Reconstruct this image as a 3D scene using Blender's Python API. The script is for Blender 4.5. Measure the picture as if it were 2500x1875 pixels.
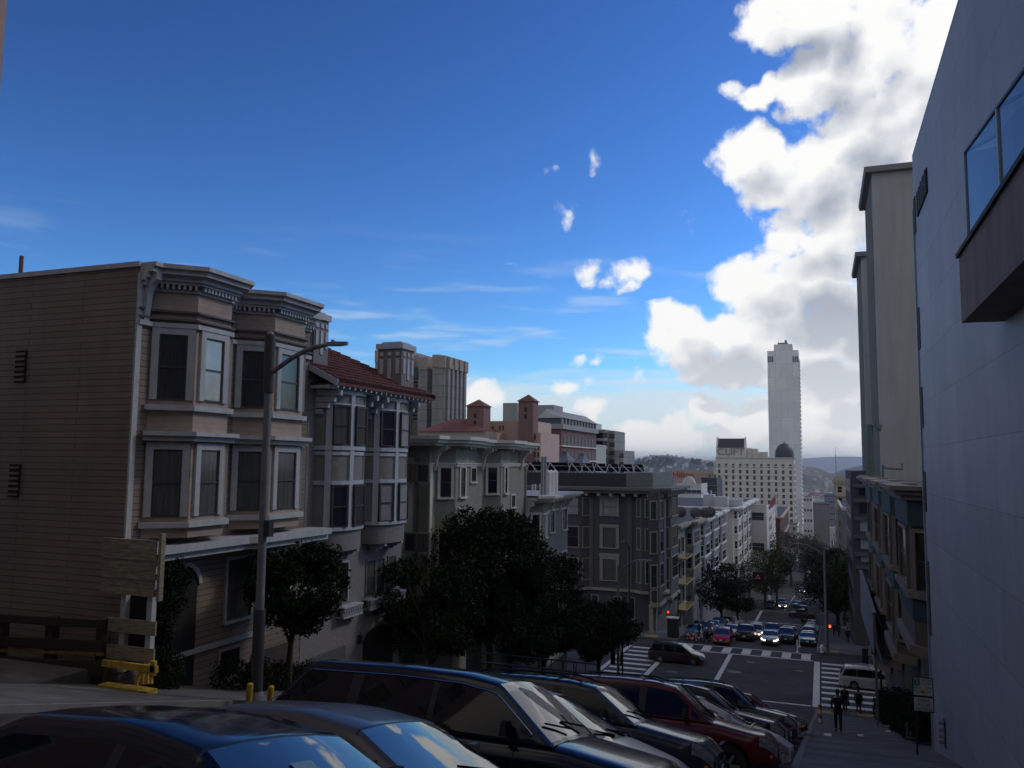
import bpy, math, random
from mathutils import Vector, Matrix
import numpy as np
random.seed(7)
R = math.radians
sc = bpy.context.scene
for o in list(bpy.data.objects): bpy.data.objects.remove(o)

# ---------------------------------------------------------------- camera
FP, PIT, YAW, ROL = 2000.0, R(5.5), R(20.6), R(0.6)
fw = Vector((-math.sin(YAW)*math.cos(PIT), math.cos(YAW)*math.cos(PIT), math.sin(PIT)))
rt = Vector((math.cos(YAW), math.sin(YAW), 0)); up = rt.cross(fw)
rt2 = rt*math.cos(ROL) + up*math.sin(ROL); up2 = up*math.cos(ROL) - rt*math.sin(ROL)
cam_d = bpy.data.cameras.new("camera"); cam = bpy.data.objects.new("camera", cam_d)
sc.collection.objects.link(cam)
cam.matrix_world = Matrix(((rt2.x, up2.x, -fw.x, 0), (rt2.y, up2.y, -fw.y, 0), (rt2.z, up2.z, -fw.z, 0), (0, 0, 0, 1)))
cam_d.sensor_width = 36; cam_d.lens = 36*FP/2500; cam_d.clip_start = .1; cam_d.clip_end = 60000
sc.camera = cam
sc.render.resolution_x, sc.render.resolution_y = 1024, 768
sc.view_settings.view_transform = 'Standard'; sc.view_settings.look = 'None'
sc.view_settings.exposure = -0.15; sc.view_settings.gamma = 1
sc.render.engine = 'CYCLES'

def ray(px, py):                       # direction of a point of the photograph (2500 x 1875)
    a, b = (px-1250)/FP, -(py-937.5)/FP
    return fw + rt2*a + up2*b
def yz(px, py, X):                     # where that direction meets the plane x = X
    r = ray(px, py); t = X/r.x; return r.y*t, r.z*t
def xz(px, py, Y):                     # ... the plane y = Y
    r = ray(px, py); t = Y/r.y; return r.x*t, r.z*t

# ---------------------------------------------------------------- sun and sky
SUN_AZ, SUN_EL = R(48), R(38)          # azimuth from +Y towards +X
sd = bpy.data.lights.new("sun", 'SUN'); sd.energy = .8; sd.angle = R(8); sd.color = (1, .93, .84)
so = bpy.data.objects.new("sun", sd); sc.collection.objects.link(so)
sv = Vector((math.sin(SUN_AZ)*math.cos(SUN_EL), math.cos(SUN_AZ)*math.cos(SUN_EL), math.sin(SUN_EL)))
so.rotation_euler = sv.to_track_quat('Z', 'Y').to_euler()

w = bpy.data.worlds.new("World"); sc.world = w; w.use_nodes = True
nt = w.node_tree; N = nt.nodes; Lk = nt.links; N.clear()
def node(t, tree=None, **k):
    n = (tree or nt).nodes.new(t)
    for a, v in k.items(): setattr(n, a, v)
    return n
def wire(tree, v, sock):
    if isinstance(v, (int, float)): sock.default_value = v
    elif isinstance(v, (tuple, list)): sock.default_value = v
    else: tree.links.new(v, sock)
def ma(tree, op, a, b=None, c=None, clamp=False):
    n = tree.nodes.new('ShaderNodeMath'); n.operation = op; n.use_clamp = clamp
    wire(tree, a, n.inputs[0])
    if b is not None: wire(tree, b, n.inputs[1])
    if c is not None: wire(tree, c, n.inputs[2])
    return n.outputs[0]
# cloud banks as ellipses of azimuth / elevation (degrees): centre, half sizes, weight
def azel(px, py):
    r = ray(px, py); return math.degrees(math.atan2(r.x, r.y)), math.degrees(math.asin(r.z/r.length))
BL = [(1925, 45, 110, 75, 1.1), (2060, 55, 110, 90, 1), (2020, 190, 120, 90, 1.1), (1840, 235, 75, 45, .95), (2180, 200, 130, 260, 1.1), (2110, 320, 110, 100, .9), (2300, 60, 120, 80, .9),
      (1840, 385, 90, 75, 1.1), (1960, 430, 150, 95, 1.15), (2110, 480, 140, 160, 1.15), (2030, 570, 170, 80, 1.05), (2230, 500, 160, 420, 1.15),
      (1850, 672, 110, 62, 1.1), (1960, 720, 170, 100, 1.2), (2090, 740, 120, 130, 1.15), (1660, 795, 95, 62, 1.1), (1800, 835, 190, 95, 1.2), (1960, 860, 170, 85, 1.15), (1810, 925, 150, 40, 1.0),
      (2030, 950, 120, 80, .95), (1960, 1030, 170, 75, 1.0), (2090, 1050, 130, 70, 1.1), (1790, 1060, 110, 40, .8), (1650, 1070, 110, 32, .86), (1500, 1085, 200, 42, .8), (1320, 1090, 140, 30, .62), (1600, 1040, 120, 30, .6), (1720, 1010, 90, 40, .7),
      (1385, 520, 40, 50, .42), (1450, 378, 26, 50, .34), (1440, 652, 46, 38, .42), (1532, 657, 76, 38, .44), (1250, 655, 150, 16, .12), (1355, 440, 30, 50, .2), (1680, 530, 26, 46, .24), (1530, 690, 40, 24, .3), (1390, 937, 70, 28, .5), (1445, 1000, 52, 38, .55), (1170, 985, 105, 42, .55), (1390, 868, 60, 24, .26), (1470, 875, 46, 24, .32), (1560, 905, 40, 26, .3)]
g = bpy.data.node_groups.new("cloud_density", 'ShaderNodeTree')
g.interface.new_socket(name="Az", in_out='INPUT', socket_type='NodeSocketFloat')
g.interface.new_socket(name="El", in_out='INPUT', socket_type='NodeSocketFloat')
g.interface.new_socket(name="D", in_out='OUTPUT', socket_type='NodeSocketFloat'); g.interface.new_socket(name="F", in_out='OUTPUT', socket_type='NodeSocketFloat')
gi, go = node('NodeGroupInput', g), node('NodeGroupOutput', g)
cv = node('ShaderNodeCombineXYZ', g); g.links.new(gi.outputs[0], cv.inputs[0]); g.links.new(gi.outputs[1], cv.inputs[1])
n1 = node('ShaderNodeTexNoise', g); n1.inputs['Scale'].default_value = .55; n1.inputs['Detail'].default_value = 8; n1.inputs['Roughness'].default_value = .57
g.links.new(cv.outputs[0], n1.inputs['Vector'])
wn = node('ShaderNodeTexNoise', g); wn.inputs['Scale'].default_value = .3; wn.inputs['Detail'].default_value = 2
g.links.new(cv.outputs[0], wn.inputs['Vector'])
ws = node('ShaderNodeSeparateColor', g); g.links.new(wn.outputs['Color'], ws.inputs[0])
waz = ma(g, 'ADD', gi.outputs[0], ma(g, 'MULTIPLY', ma(g, 'SUBTRACT', ws.outputs[0], .5), 3.2))
wel = ma(g, 'ADD', gi.outputs[1], ma(g, 'MULTIPLY', ma(g, 'SUBTRACT', ws.outputs[1], .5), 3.2))
field = 0.0
wv = node('ShaderNodeCombineXYZ', g); g.links.new(waz, wv.inputs[0]); g.links.new(wel, wv.inputs[1])
for bx, by, rx, ry, wt in BL:
    a0, e0 = azel(bx, by); ra = rx/34.9/math.cos(R(e0))*1.22; re = ry/34.9*1.22
    q = node('ShaderNodeVectorMath', g, operation='MULTIPLY_ADD'); g.links.new(wv.outputs[0], q.inputs[0])
    q.inputs[1].default_value = (1/ra, 1/re, 0); q.inputs[2].default_value = (-a0/ra, -e0/re, 0)
    ln = node('ShaderNodeVectorMath', g, operation='LENGTH'); g.links.new(q.outputs[0], ln.inputs[0])
    field = ma(g, 'MAXIMUM', ma(g, 'MULTIPLY_ADD', ln.outputs['Value'], -wt*1.25, wt*1.25), field)
g.links.new(ma(g, 'ADD', field, ma(g, 'MULTIPLY', ma(g, 'SUBTRACT', n1.outputs[0], .5), .32)), go.inputs[1])
field = ma(g, 'MINIMUM', field, .62)
dens = ma(g, 'ADD', field, ma(g, 'MULTIPLY', ma(g, 'SUBTRACT', n1.outputs[0], .5), 1.25))
dens = ma(g, 'MULTIPLY', dens, ma(g, 'MULTIPLY', field, 6.0, clamp=True))
g.links.new(ma(g, 'SUBTRACT', dens, .2), go.inputs[0])

tc = node('ShaderNodeTexCoord'); sx = node('ShaderNodeSeparateXYZ'); Lk.new(tc.outputs['Generated'], sx.inputs[0])
az = ma(nt, 'MULTIPLY', ma(nt, 'ARCTAN2', sx.outputs[0], sx.outputs[1]), 57.2958)
el = ma(nt, 'MULTIPLY', ma(nt, 'ARCSINE', sx.outputs[2]), 57.2958)
def dn(daz, d_el):
    q = node('ShaderNodeGroup'); q.node_tree = g
    Lk.new(ma(nt, 'ADD', az, daz), q.inputs[0]); Lk.new(ma(nt, 'ADD', el, d_el), q.inputs[1]); return q
q0_, q1_ = dn(0, 0), dn(-.9, 1.9); D0, D1, F1 = q0_.outputs[0], q1_.outputs[0], q1_.outputs[1]
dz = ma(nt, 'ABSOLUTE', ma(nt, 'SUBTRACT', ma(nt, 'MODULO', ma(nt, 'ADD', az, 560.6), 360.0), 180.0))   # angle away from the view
bank = node('ShaderNodeMapRange', interpolation_type='SMOOTHSTEP'); Lk.new(dz, bank.inputs[0]); bank.inputs[1].default_value = 48; bank.inputs[2].default_value = 75  # unseen warm-white cloud, added outside the view to neutralise the blue light
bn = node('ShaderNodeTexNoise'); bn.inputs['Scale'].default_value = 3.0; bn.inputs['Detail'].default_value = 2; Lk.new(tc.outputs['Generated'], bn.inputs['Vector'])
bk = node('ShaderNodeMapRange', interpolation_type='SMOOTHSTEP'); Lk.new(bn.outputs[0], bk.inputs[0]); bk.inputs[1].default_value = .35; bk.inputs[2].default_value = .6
fill_cover = ma(nt, 'MULTIPLY', bank.outputs[0], bk.outputs[0])
cover = node('ShaderNodeMapRange', interpolation_type='SMOOTHSTEP'); Lk.new(D0, cover.inputs[0]); cover.inputs[1].default_value = -.06; cover.inputs[2].default_value = .34
# soft high cloud streaks and the milky band over the horizon
st = node('ShaderNodeCombineXYZ'); Lk.new(ma(nt, 'MULTIPLY', az, .045), st.inputs[0]); Lk.new(ma(nt, 'MULTIPLY', el, .33), st.inputs[1])
sn = node('ShaderNodeTexNoise'); sn.inputs['Scale'].default_value = 2.2; sn.inputs['Detail'].default_value = 3; sn.inputs['Roughness'].default_value = .55; Lk.new(st.outputs[0], sn.inputs['Vector'])
cir = node('ShaderNodeMapRange', interpolation_type='SMOOTHSTEP'); Lk.new(sn.outputs[0], cir.inputs[0]); cir.inputs[1].default_value = .5; cir.inputs[2].default_value = .72; cir.inputs[4].default_value = .55
cb = node('ShaderNodeMapRange', interpolation_type='SMOOTHSTEP'); Lk.new(el, cb.inputs[0]); cb.inputs[1].default_value = 17; cb.inputs[2].default_value = 7
cirrus = ma(nt, 'MULTIPLY', cir.outputs[0], cb.outputs[0])
hb = node('ShaderNodeMapRange', interpolation_type='SMOOTHSTEP'); Lk.new(ma(nt, 'ADD', el, ma(nt, 'MULTIPLY', ma(nt, 'SUBTRACT', sn.outputs[0], .5), 5)), hb.inputs[0]); hb.inputs[1].default_value = 6.6; hb.inputs[2].default_value = 4.6; hb.inputs[4].default_value = .85
thin = ma(nt, 'MAXIMUM', cirrus, hb.outputs[0])
# light: bright rims towards the sun, grey bellies
ln_ = node('ShaderNodeTexNoise'); ln_.inputs['Scale'].default_value = .11; ln_.inputs['Detail'].default_value = 3
lv = node('ShaderNodeCombineXYZ'); Lk.new(az, lv.inputs[0]); Lk.new(ma(nt, 'MULTIPLY', el, 1.35), lv.inputs[1]); Lk.new(lv.outputs[0], ln_.inputs['Vector'])
bel = node('ShaderNodeMapRange'); Lk.new(ln_.outputs[0], bel.inputs[0]); bel.inputs[1].default_value = .36; bel.inputs[2].default_value = .6; bel.inputs[3].default_value = .12; bel.inputs[4].default_value = .95
lit = ma(nt, 'SUBTRACT', 1.12, ma(nt, 'MULTIPLY', ma(nt, 'MAXIMUM', ma(nt, 'SUBTRACT', F1, .1), 0.0), ma(nt, 'MULTIPLY', bel.outputs[0], 1.0)))
rel = ma(nt, 'MULTIPLY', ma(nt, 'SUBTRACT', D0, D1), .22)
litc = ma(nt, 'ADD', lit, rel, clamp=True)
lowr = node('ShaderNodeMapRange'); Lk.new(el, lowr.inputs[0]); lowr.inputs[1].default_value = 2; lowr.inputs[2].default_value = 13; lowr.inputs[3].default_value = .8; lowr.inputs[4].default_value = .2
litc = ma(nt, 'MAXIMUM', litc, lowr.outputs[0])
ramp = node('ShaderNodeValToRGB'); Lk.new(litc, ramp.inputs[0])
cr = ramp.color_ramp; cr.elements[0].position = .0; cr.elements[0].color = (.34, .375, .46, 1); cr.elements[1].position = .95; cr.elements[1].color = (1.0, 1.0, .985, 1)
for p_, c_ in ((.35, (.44, .475, .55, 1)), (.62, (.66, .69, .74, 1)), (.82, (.86, .875, .89, 1))): e_ = cr.elements.new(p_); e_.color = c_
sky = node('ShaderNodeTexSky', sky_type='NISHITA'); sky.sun_disc = False; sky.sun_elevation = SUN_EL; sky.sun_rotation = SUN_AZ
sky.altitude = 90; sky.air_density = 1.0; sky.dust_density = .25; sky.ozone_density = 3.0
SKS = .15
g0 = node('ShaderNodeVectorMath', operation='MULTIPLY'); Lk.new(sky.outputs[0], g0.inputs[0]); g0.inputs[1].default_value = tuple(c_*SKS*.9 for c_ in (.46, .80, 1.28))
g1 = node('ShaderNodeGamma'); Lk.new(g0.outputs[0], g1.inputs[0]); g1.inputs[1].default_value = 1.8
gm = node('ShaderNodeMix', data_type='RGBA', blend_type='MULTIPLY'); gm.inputs[0].default_value = 1; Lk.new(g1.outputs[0], gm.inputs[6]); gm.inputs[7].default_value = tuple(c_/.9/SKS for c_ in (3.66, 1.8, .871))+(1,)
thc = node('ShaderNodeRGB'); thc.outputs[0].default_value = (.80/SKS, .90/SKS, .98/SKS, 1)
m1 = node('ShaderNodeMix', data_type='RGBA'); Lk.new(thin, m1.inputs[0]); Lk.new(gm.outputs[2], m1.inputs[6]); Lk.new(thc.outputs[0], m1.inputs[7])
sc1 = node('ShaderNodeVectorMath', operation='SCALE'); Lk.new(ramp.outputs[0], sc1.inputs[0]); sc1.inputs['Scale'].default_value = 1.12/SKS
m2 = node('ShaderNodeMix', data_type='RGBA'); Lk.new(cover.outputs[0], m2.inputs[0]); Lk.new(m1.outputs[2], m2.inputs[6]); Lk.new(sc1.outputs[0], m2.inputs[7])
m3_ = node('ShaderNodeMix', data_type='RGBA'); Lk.new(fill_cover, m3_.inputs[0]); Lk.new(m2.outputs[2], m3_.inputs[6]); m3_.inputs[7].default_value = (.66/SKS, .6/SKS, .52/SKS, 1)
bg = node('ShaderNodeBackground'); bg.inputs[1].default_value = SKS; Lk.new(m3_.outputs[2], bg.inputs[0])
w.cycles.sampling_method = 'MANUAL'; w.cycles.sample_map_resolution = 256
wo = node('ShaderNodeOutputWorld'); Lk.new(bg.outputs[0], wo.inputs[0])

# ================================================================ helpers
OFF = {}
def setp(o, label=None, cat=None, group=None, kind=None):
    if label: o['label'] = label
    if cat: o['category'] = cat
    if group: o['group'] = group
    if kind: o['kind'] = kind
    return o
def thing(name, label, cat, loc=(0, 0, 0), group=None, rot=None):
    o = bpy.data.objects.new(name, None); sc.collection.objects.link(o); o.location = loc; o.empty_display_size = .3
    if rot is not None: o.rotation_euler = rot
    OFF[o.name] = Vector(loc); return setp(o, label, cat, group)
class MB:
    def __init__(s, local=False): s.v = []; s.f = []; s.m = []; s.local = local
    def add(s, vs, fs, mi=0):
        b = len(s.v); s.v += [tuple(p) for p in vs]; s.f += [tuple(b+i for i in f) for f in fs]; s.m += [mi]*len(fs)
        return s
    def quad(s, a, b, c, d, mi=0): return s.add([a, b, c, d], [(0, 1, 2, 3)], mi)
    def box(s, x0, x1, y0, y1, z0, z1, mi=0):
        return s.hexa([(x0, y0, z0), (x1, y0, z0), (x1, y1, z0), (x0, y1, z0)], [(x0, y0, z1), (x1, y0, z1), (x1, y1, z1), (x0, y1, z1)], mi)
    def hexa(s, b, t, mi=0):
        return s.add(list(b)+list(t), [(3, 2, 1, 0), (4, 5, 6, 7), (0, 1, 5, 4), (1, 2, 6, 5), (2, 3, 7, 6), (3, 0, 4, 7)], mi)
    def prism(s, poly, z0, z1, mi=0, cap=True):       # poly of (x, y); z0/z1 numbers or lists
        n = len(poly); a = z0 if isinstance(z0, (list, tuple)) else [z0]*n; b = z1 if isinstance(z1, (list, tuple)) else [z1]*n
        vs = [(p[0], p[1], a[i]) for i, p in enumerate(poly)]+[(p[0], p[1], b[i]) for i, p in enumerate(poly)]
        fs = [(i, (i+1) % n, n+(i+1) % n, n+i) for i in range(n)]
        if cap: fs += [tuple(range(n-1, -1, -1)), tuple(range(n, 2*n))]
        return s.add(vs, fs, mi)
    def extr(s, pts, vec, mi=0):                       # any planar polygon in 3-D pushed along vec
        n = len(pts); vec = Vector(vec); vs = [Vector(p) for p in pts]; vs += [p+vec for p in vs]
        return s.add(vs, [(i, (i+1) % n, n+(i+1) % n, n+i) for i in range(n)]+[tuple(range(n-1, -1, -1)), tuple(range(n, 2*n))], mi)
    def beam(s, p, q, wd, ht, mi=0, upv=(0, 0, 1)):
        p, q = Vector(p), Vector(q); d = (q-p).normalized(); u = Vector(upv)
        if abs(d.dot(u)) > .98: u = Vector((0, 1, 0))
        a = d.cross(u).normalized()*wd/2; b = a.cross(d).normalized()*ht/2
        return s.hexa([p-a-b, p+a-b, p+a+b, p-a+b], [q-a-b, q+a-b, q+a+b, q-a+b], mi)
    def tube(s, pts, r, seg=8, mi=0, caps=True):
        pts = [Vector(p) for p in pts]; n = len(pts); rr = r if isinstance(r, (list, tuple)) else [r]*n
        vs = []; pa = None
        for i, p in enumerate(pts):
            d = (pts[min(i+1, n-1)]-pts[max(i-1, 0)]).normalized()
            if pa is None: pa = d.orthogonal().normalized()
            pa = (pa-d*pa.dot(d)).normalized(); pb = d.cross(pa)
            for k in range(seg):
                t = 2*math.pi*k/seg; vs.append(p+(pa*math.cos(t)+pb*math.sin(t))*rr[i])
        fs = [(i*seg+k, i*seg+(k+1) % seg, (i+1)*seg+(k+1) % seg, (i+1)*seg+k) for i in range(n-1) for k in range(seg)]
        if caps: fs += [tuple(range(seg-1, -1, -1)), tuple((n-1)*seg+k for k in range(seg))]
        return s.add(vs, fs, mi)
    def lathe(s, prof, c=(0, 0, 0), seg=16, axis='z', mi=0):
        vs = []; c = Vector(c)
        for r, h in prof:
            for k in range(seg):
                t = 2*math.pi*k/seg; a, b = r*math.cos(t), r*math.sin(t)
                vs.append(c+(Vector((a, b, h)) if axis == 'z' else Vector((a, h, b)) if axis == 'y' else Vector((h, a, b))))
        n = len(prof)
        return s.add(vs, [(i*seg+k, i*seg+(k+1) % seg, (i+1)*seg+(k+1) % seg, (i+1)*seg+k) for i in range(n-1) for k in range(seg)], mi)
    def ball(s, c, rx, ry=None, rz=None, seg=10, mi=0):
        ry = ry or rx; rz = rz or rx; c = Vector(c); n = seg//2; vs = []
        for i in range(n+1):
            a = math.pi*i/n
            for k in range(seg):
                t = 2*math.pi*k/seg; vs.append(c+Vector((rx*math.sin(a)*math.cos(t), ry*math.sin(a)*math.sin(t), rz*math.cos(a))))
        return s.add(vs, [(i*seg+k, (i+1)*seg+k, (i+1)*seg+(k+1) % seg, i*seg+(k+1) % seg) for i in range(n) for k in range(seg)], mi)
    def build(s, name, mat, parent=None, smooth=None):
        me = bpy.data.meshes.new(name); vs = s.v
        off = OFF.get(parent.name) if parent is not None else None
        if off is not None and not s.local: vs = [(a-off.x, b-off.y, c-off.z) for a, b, c in vs]
        me.from_pydata(vs, [], s.f); mats = mat if isinstance(mat, (list, tuple)) else [mat]
        for m_ in mats: me.materials.append(m_)
        if len(mats) > 1: me.polygons.foreach_set('material_index', s.m)
        if smooth is not None:
            me.polygons.foreach_set('use_smooth', [True]*len(me.polygons)); me.set_sharp_from_angle(angle=R(smooth))
        me.update(); o = bpy.data.objects.new(name, me); sc.collection.objects.link(o)
        if parent is not None: o.parent = parent; OFF[o.name] = OFF.get(parent.name, Vector())
        return o
def solo(mb, name, mat, label, cat, group=None, smooth=None, kind=None):
    """a thing that is one mesh, its origin moved to its base"""
    xs = [p[0] for p in mb.v]; ys = [p[1] for p in mb.v]; zz = [p[2] for p in mb.v]
    c = Vector(((min(xs)+max(xs))/2, (min(ys)+max(ys))/2, min(zz))); mb.v = [(a-c.x, b-c.y, d-c.z) for a, b, d in mb.v]; mb.local = True
    o = mb.build(name, mat, None, smooth); o.location = c; OFF[o.name] = c
    return setp(o, label, cat, group, kind)
def struct(mb, name, mat, smooth=None): return setp(mb.build(name, mat, None, smooth), kind='structure')
def copy_tree(o, parent=None):
    c = o.copy(); sc.collection.objects.link(c)
    if parent is not None: c.parent = parent
    for ch in list(o.children): copy_tree(ch, c)
    return c

# ================================================================ materials
MC = {}
def M(name, col, rough=.8, var=.15, scale=2.0, bump=.15, lines=None, brick=None, metal=0, spec=.5, dirt=0, coat=0, emit=0, alpha=1, ior=None, stretch=None):
    """lines=(axis, period, strength): board / course joints; brick=(w, h, joint_rgb)"""
    if name in MC: return MC[name]
    m = bpy.data.materials.new(name); m.use_nodes = True; t = m.node_tree; b = t.nodes['Principled BSDF']
    b.inputs['Roughness'].default_value = rough; b.inputs['Metallic'].default_value = metal; b.inputs['Specular IOR Level'].default_value = spec
    if coat: b.inputs['Coat Weight'].default_value = coat; b.inputs['Coat Roughness'].default_value = .03; b.inputs['Coat IOR'].default_value = 1.5
    if ior: b.inputs['IOR'].default_value = ior
    if alpha < 1: b.inputs['Alpha'].default_value = alpha
    c4 = (*col, 1)
    if emit: b.inputs['Emission Color'].default_value = c4; b.inputs['Emission Strength'].default_value = emit
    co = node('ShaderNodeTexCoord', t).outputs['Object']
    base = None; h = None
    if var or dirt:
        src = co
        if stretch:
            mp = node('ShaderNodeMapping', t); mp.inputs['Scale'].default_value = stretch; t.links.new(co, mp.inputs[0]); src = mp.outputs[0]
        n = node('ShaderNodeTexNoise', t); n.inputs['Scale'].default_value = scale; n.inputs['Detail'].default_value = 5; n.inputs['Roughness'].default_value = .6; t.links.new(src, n.inputs['Vector'])
        mr = node('ShaderNodeMapRange', t); t.links.new(n.outputs[0], mr.inputs[0]); mr.inputs[1].default_value = .3; mr.inputs[2].default_value = .7; mr.inputs[3].default_value = 1-var; mr.inputs[4].default_value = 1+var
        vm = node('ShaderNodeVectorMath', t, operation='SCALE'); vm.inputs[0].default_value = col; t.links.new(mr.outputs[0], vm.inputs['Scale']); base = vm.outputs[0]; h = n.outputs[0]
        if dirt:
            mp = node('ShaderNodeMapping', t); mp.inputs['Scale'].default_value = (1.3, 1.3, .12); t.links.new(co, mp.inputs[0])
            n2 = node('ShaderNodeTexNoise', t); n2.inputs['Scale'].default_value = 1.4; n2.inputs['Detail'].default_value = 6; t.links.new(mp.outputs[0], n2.inputs['Vector'])
            m3 = node('ShaderNodeMapRange', t); t.links.new(n2.outputs[0], m3.inputs[0]); m3.inputs[1].default_value = .42; m3.inputs[2].default_value = .68; m3.inputs[3].default_value = 1; m3.inputs[4].default_value = 1-dirt
            v2 = node('ShaderNodeVectorMath', t, operation='SCALE'); t.links.new(base, v2.inputs[0]); t.links.new(m3.outputs[0], v2.inputs['Scale']); base = v2.outputs[0]
    if lines:
        ax, per, stg = lines[:3]; s_ = node('ShaderNodeSeparateXYZ', t); t.links.new(co, s_.inputs[0])
        fr = ma(t, 'FRACT', ma(t, 'DIVIDE', s_.outputs[ax], per))
        ln = node('ShaderNodeMapRange', t); t.links.new(fr, ln.inputs[0]); ln.inputs[1].default_value = 0; ln.inputs[2].default_value = lines[3] if len(lines) > 3 else .13; ln.inputs[3].default_value = 1-stg; ln.inputs[4].default_value = 1
        v3 = node('ShaderNodeVectorMath', t, operation='SCALE')
        if base is not None: t.links.new(base, v3.inputs[0])
        else: v3.inputs[0].default_value = col
        t.links.new(ln.outputs[0], v3.inputs['Scale']); base = v3.outputs[0]; h = ma(t, 'SUBTRACT', 1.0, fr) if bump else h
    if brick:
        bw, bh, jc = brick[:3]; bt = node('ShaderNodeTexBrick', t); bt.inputs['Scale'].default_value = 1; bt.inputs['Brick Width'].default_value = bw; bt.inputs['Row Height'].default_value = bh
        bt.inputs['Mortar Size'].default_value = brick[3] if len(brick) > 3 else .012; bt.inputs['Mortar'].default_value = (*jc, 1)
        sp = node('ShaderNodeSeparateXYZ', t); t.links.new(co, sp.inputs[0]); cb_ = node('ShaderNodeCombineXYZ', t)
        t.links.new(ma(t, 'ADD', sp.outputs[0], sp.outputs[1]), cb_.inputs[0]); t.links.new(sp.outputs[2], cb_.inputs[1]); t.links.new(cb_.outputs[0], bt.inputs['Vector'])
        for k_, f_ in (('Color1', 1.07), ('Color2', .93)):
            v4 = node('ShaderNodeVectorMath', t, operation='SCALE'); v4.inputs['Scale'].default_value = f_
            if base is not None: t.links.new(base, v4.inputs[0])
            else: v4.inputs[0].default_value = col
            t.links.new(v4.outputs[0], bt.inputs[k_])
        base = bt.outputs[0]; h = ma(t, 'SUBTRACT', 1.0, bt.outputs['Fac'])
    if base is not None: t.links.new(base, b.inputs['Base Color'])
    else: b.inputs['Base Color'].default_value = c4
    if bump and h is not None:
        bp = node('ShaderNodeBump', t); bp.inputs['Strength'].default_value = bump; bp.inputs['Distance'].default_value = .03; t.links.new(h, bp.inputs['Height']); t.links.new(bp.outputs[0], b.inputs['Normal'])
    MC[name] = m; return m
asphalt = M('asphalt', (.058, .056, .055), .85, .4, .35, .1, spec=.25)
concrete = M('concrete', (.125, .122, .115), .9, .34, .6, .15, spec=.3, lines=(1, 1.6, .45, .03))
kerbm = M('kerb concrete', (.2, .195, .18), .9, .2, 2)
paint = M('road paint', (.62, .62, .6), .7, .18, 3, 0)
yellowp = M('yellow paint', (.5, .32, .04), .7, .25, 5, .1)
darkmet = M('dark metal', (.02, .022, .024), .5, .2, 5, 0)
galv = M('galvanised steel', (.3, .31, .33), .45, .2, 6, .05, metal=.4)
glassd = M('window glass', (.012, .015, .02), .04, 0, 1, 0, spec=.7)
glassc = M('curtained window glass', (.1, .1, .095), .08, .35, 2, 0, spec=.6, stretch=(9, 9, .3))
glassb = M('glass with blinds', (.3, .31, .3), .1, .1, 2, 0, lines=(2, .07, .45))
sashd = M('dark window sash', (.05, .052, .055), .5, .1, 3, 0)
white = M('white paint', (.74, .74, .72), .6, .08, 3, .05)
blackm = M('black rubber', (.012, .012, .013), .8, .1, 3, 0)

# ================================================================ ground
GN = [(-60, 12.7), (0, -2.0), (64, -17.6), (67, -17.95), (92, -18.7), (170, -30.5), (188, -31.2), (275, -40.0), (292, -40.4), (380, -46), (600, -57), (900, -67), (1500, -72), (9000, -75)]
def G(y):
    for (a, za), (b, zb) in zip(GN, GN[1:]):
        if y <= b: return za+(zb-za)*(y-a)/(b-a)
    return GN[-1][1]
XL, XR, KL, KR = -18.6, 3.6, -14.7, -.8       # facade lines and kerbs
def strip(mb, x0, x1, ya, yb, dz, step=4, mi=0):
    ys = sorted({ya, yb, *[y for y, _ in GN if ya < y < yb], *[ya+i*step for i in range(1, int((yb-ya)/step)+1) if ya+i*step < yb]})
    for a, b in zip(ys, ys[1:]): mb.quad((x0, a, G(a)+dz), (x1, a, G(a)+dz), (x1, b, G(b)+dz), (x0, b, G(b)+dz), mi)
def terr(x, y):
    z = G(y)-.3
    return z
mb = MB(); xs = [-9000, -3000, -1200, -500, -200, -60, 60, 200, 500, 1200, 3000, 9000]; ys = [-60, 0, 64, 67, 92, 170, 188, 275, 292, 380, 600, 900, 1500, 3000, 5000, 9000, 20000]
for i, y in enumerate(ys):
    for x in xs: mb.v.append((x, y, terr(x, y)))
nx = len(xs)
for i in range(len(ys)-1):
    for j in range(nx-1): mb.f.append((i*nx+j, i*nx+j+1, (i+1)*nx+j+1, (i+1)*nx+j)); mb.m.append(0)
struct(mb, 'ground', M('city ground', (.1, .105, .11), .9, .5, .01, 0))
mb = MB(); strip(mb, KL, KR, -45, 950, 0)
for a, b in ((67, 89.5), (172, 188), (277, 292)):
    strip(mb, -160, KL, a, b, 0); strip(mb, KR, 160, a, b, 0)
struct(mb, 'road', asphalt)
def kerbed(name, x0, x1, ya, yb, kx):         # pavement slab with a kerb strip along x = kx
    m_ = MB(); ys = sorted({ya, yb, *[y for y, _ in GN if ya < y < yb], *[ya+3*i for i in range(1, int((yb-ya)/3)+1) if ya+3*i < yb-.5]})
    for a, b in zip(ys, ys[1:]):
        s_ = 1 if kx == x1 else -1; ki = kx-.16*s_; lo, hi = (x0, ki) if s_ > 0 else (ki, x1)
        m_.hexa([(lo, a, G(a)-.4), (hi, a, G(a)-.4), (hi, b, G(b)-.4), (lo, b, G(b)-.4)], [(lo, a, G(a)+.15), (hi, a, G(a)+.15), (hi, b-.012, G(b)+.15), (lo, b-.012, G(b)+.15)])
        lo, hi = sorted((ki, kx)); m_.hexa([(lo, a, G(a)-.4), (hi, a, G(a)-.4), (hi, b, G(b)-.4), (lo, b, G(b)-.4)], [(lo, a, G(a)+.153), (hi, a, G(a)+.153), (hi, b, G(b)+.153), (lo, b, G(b)+.153)], 1)
    return struct(m_, name, [concrete, kerbm])
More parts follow.
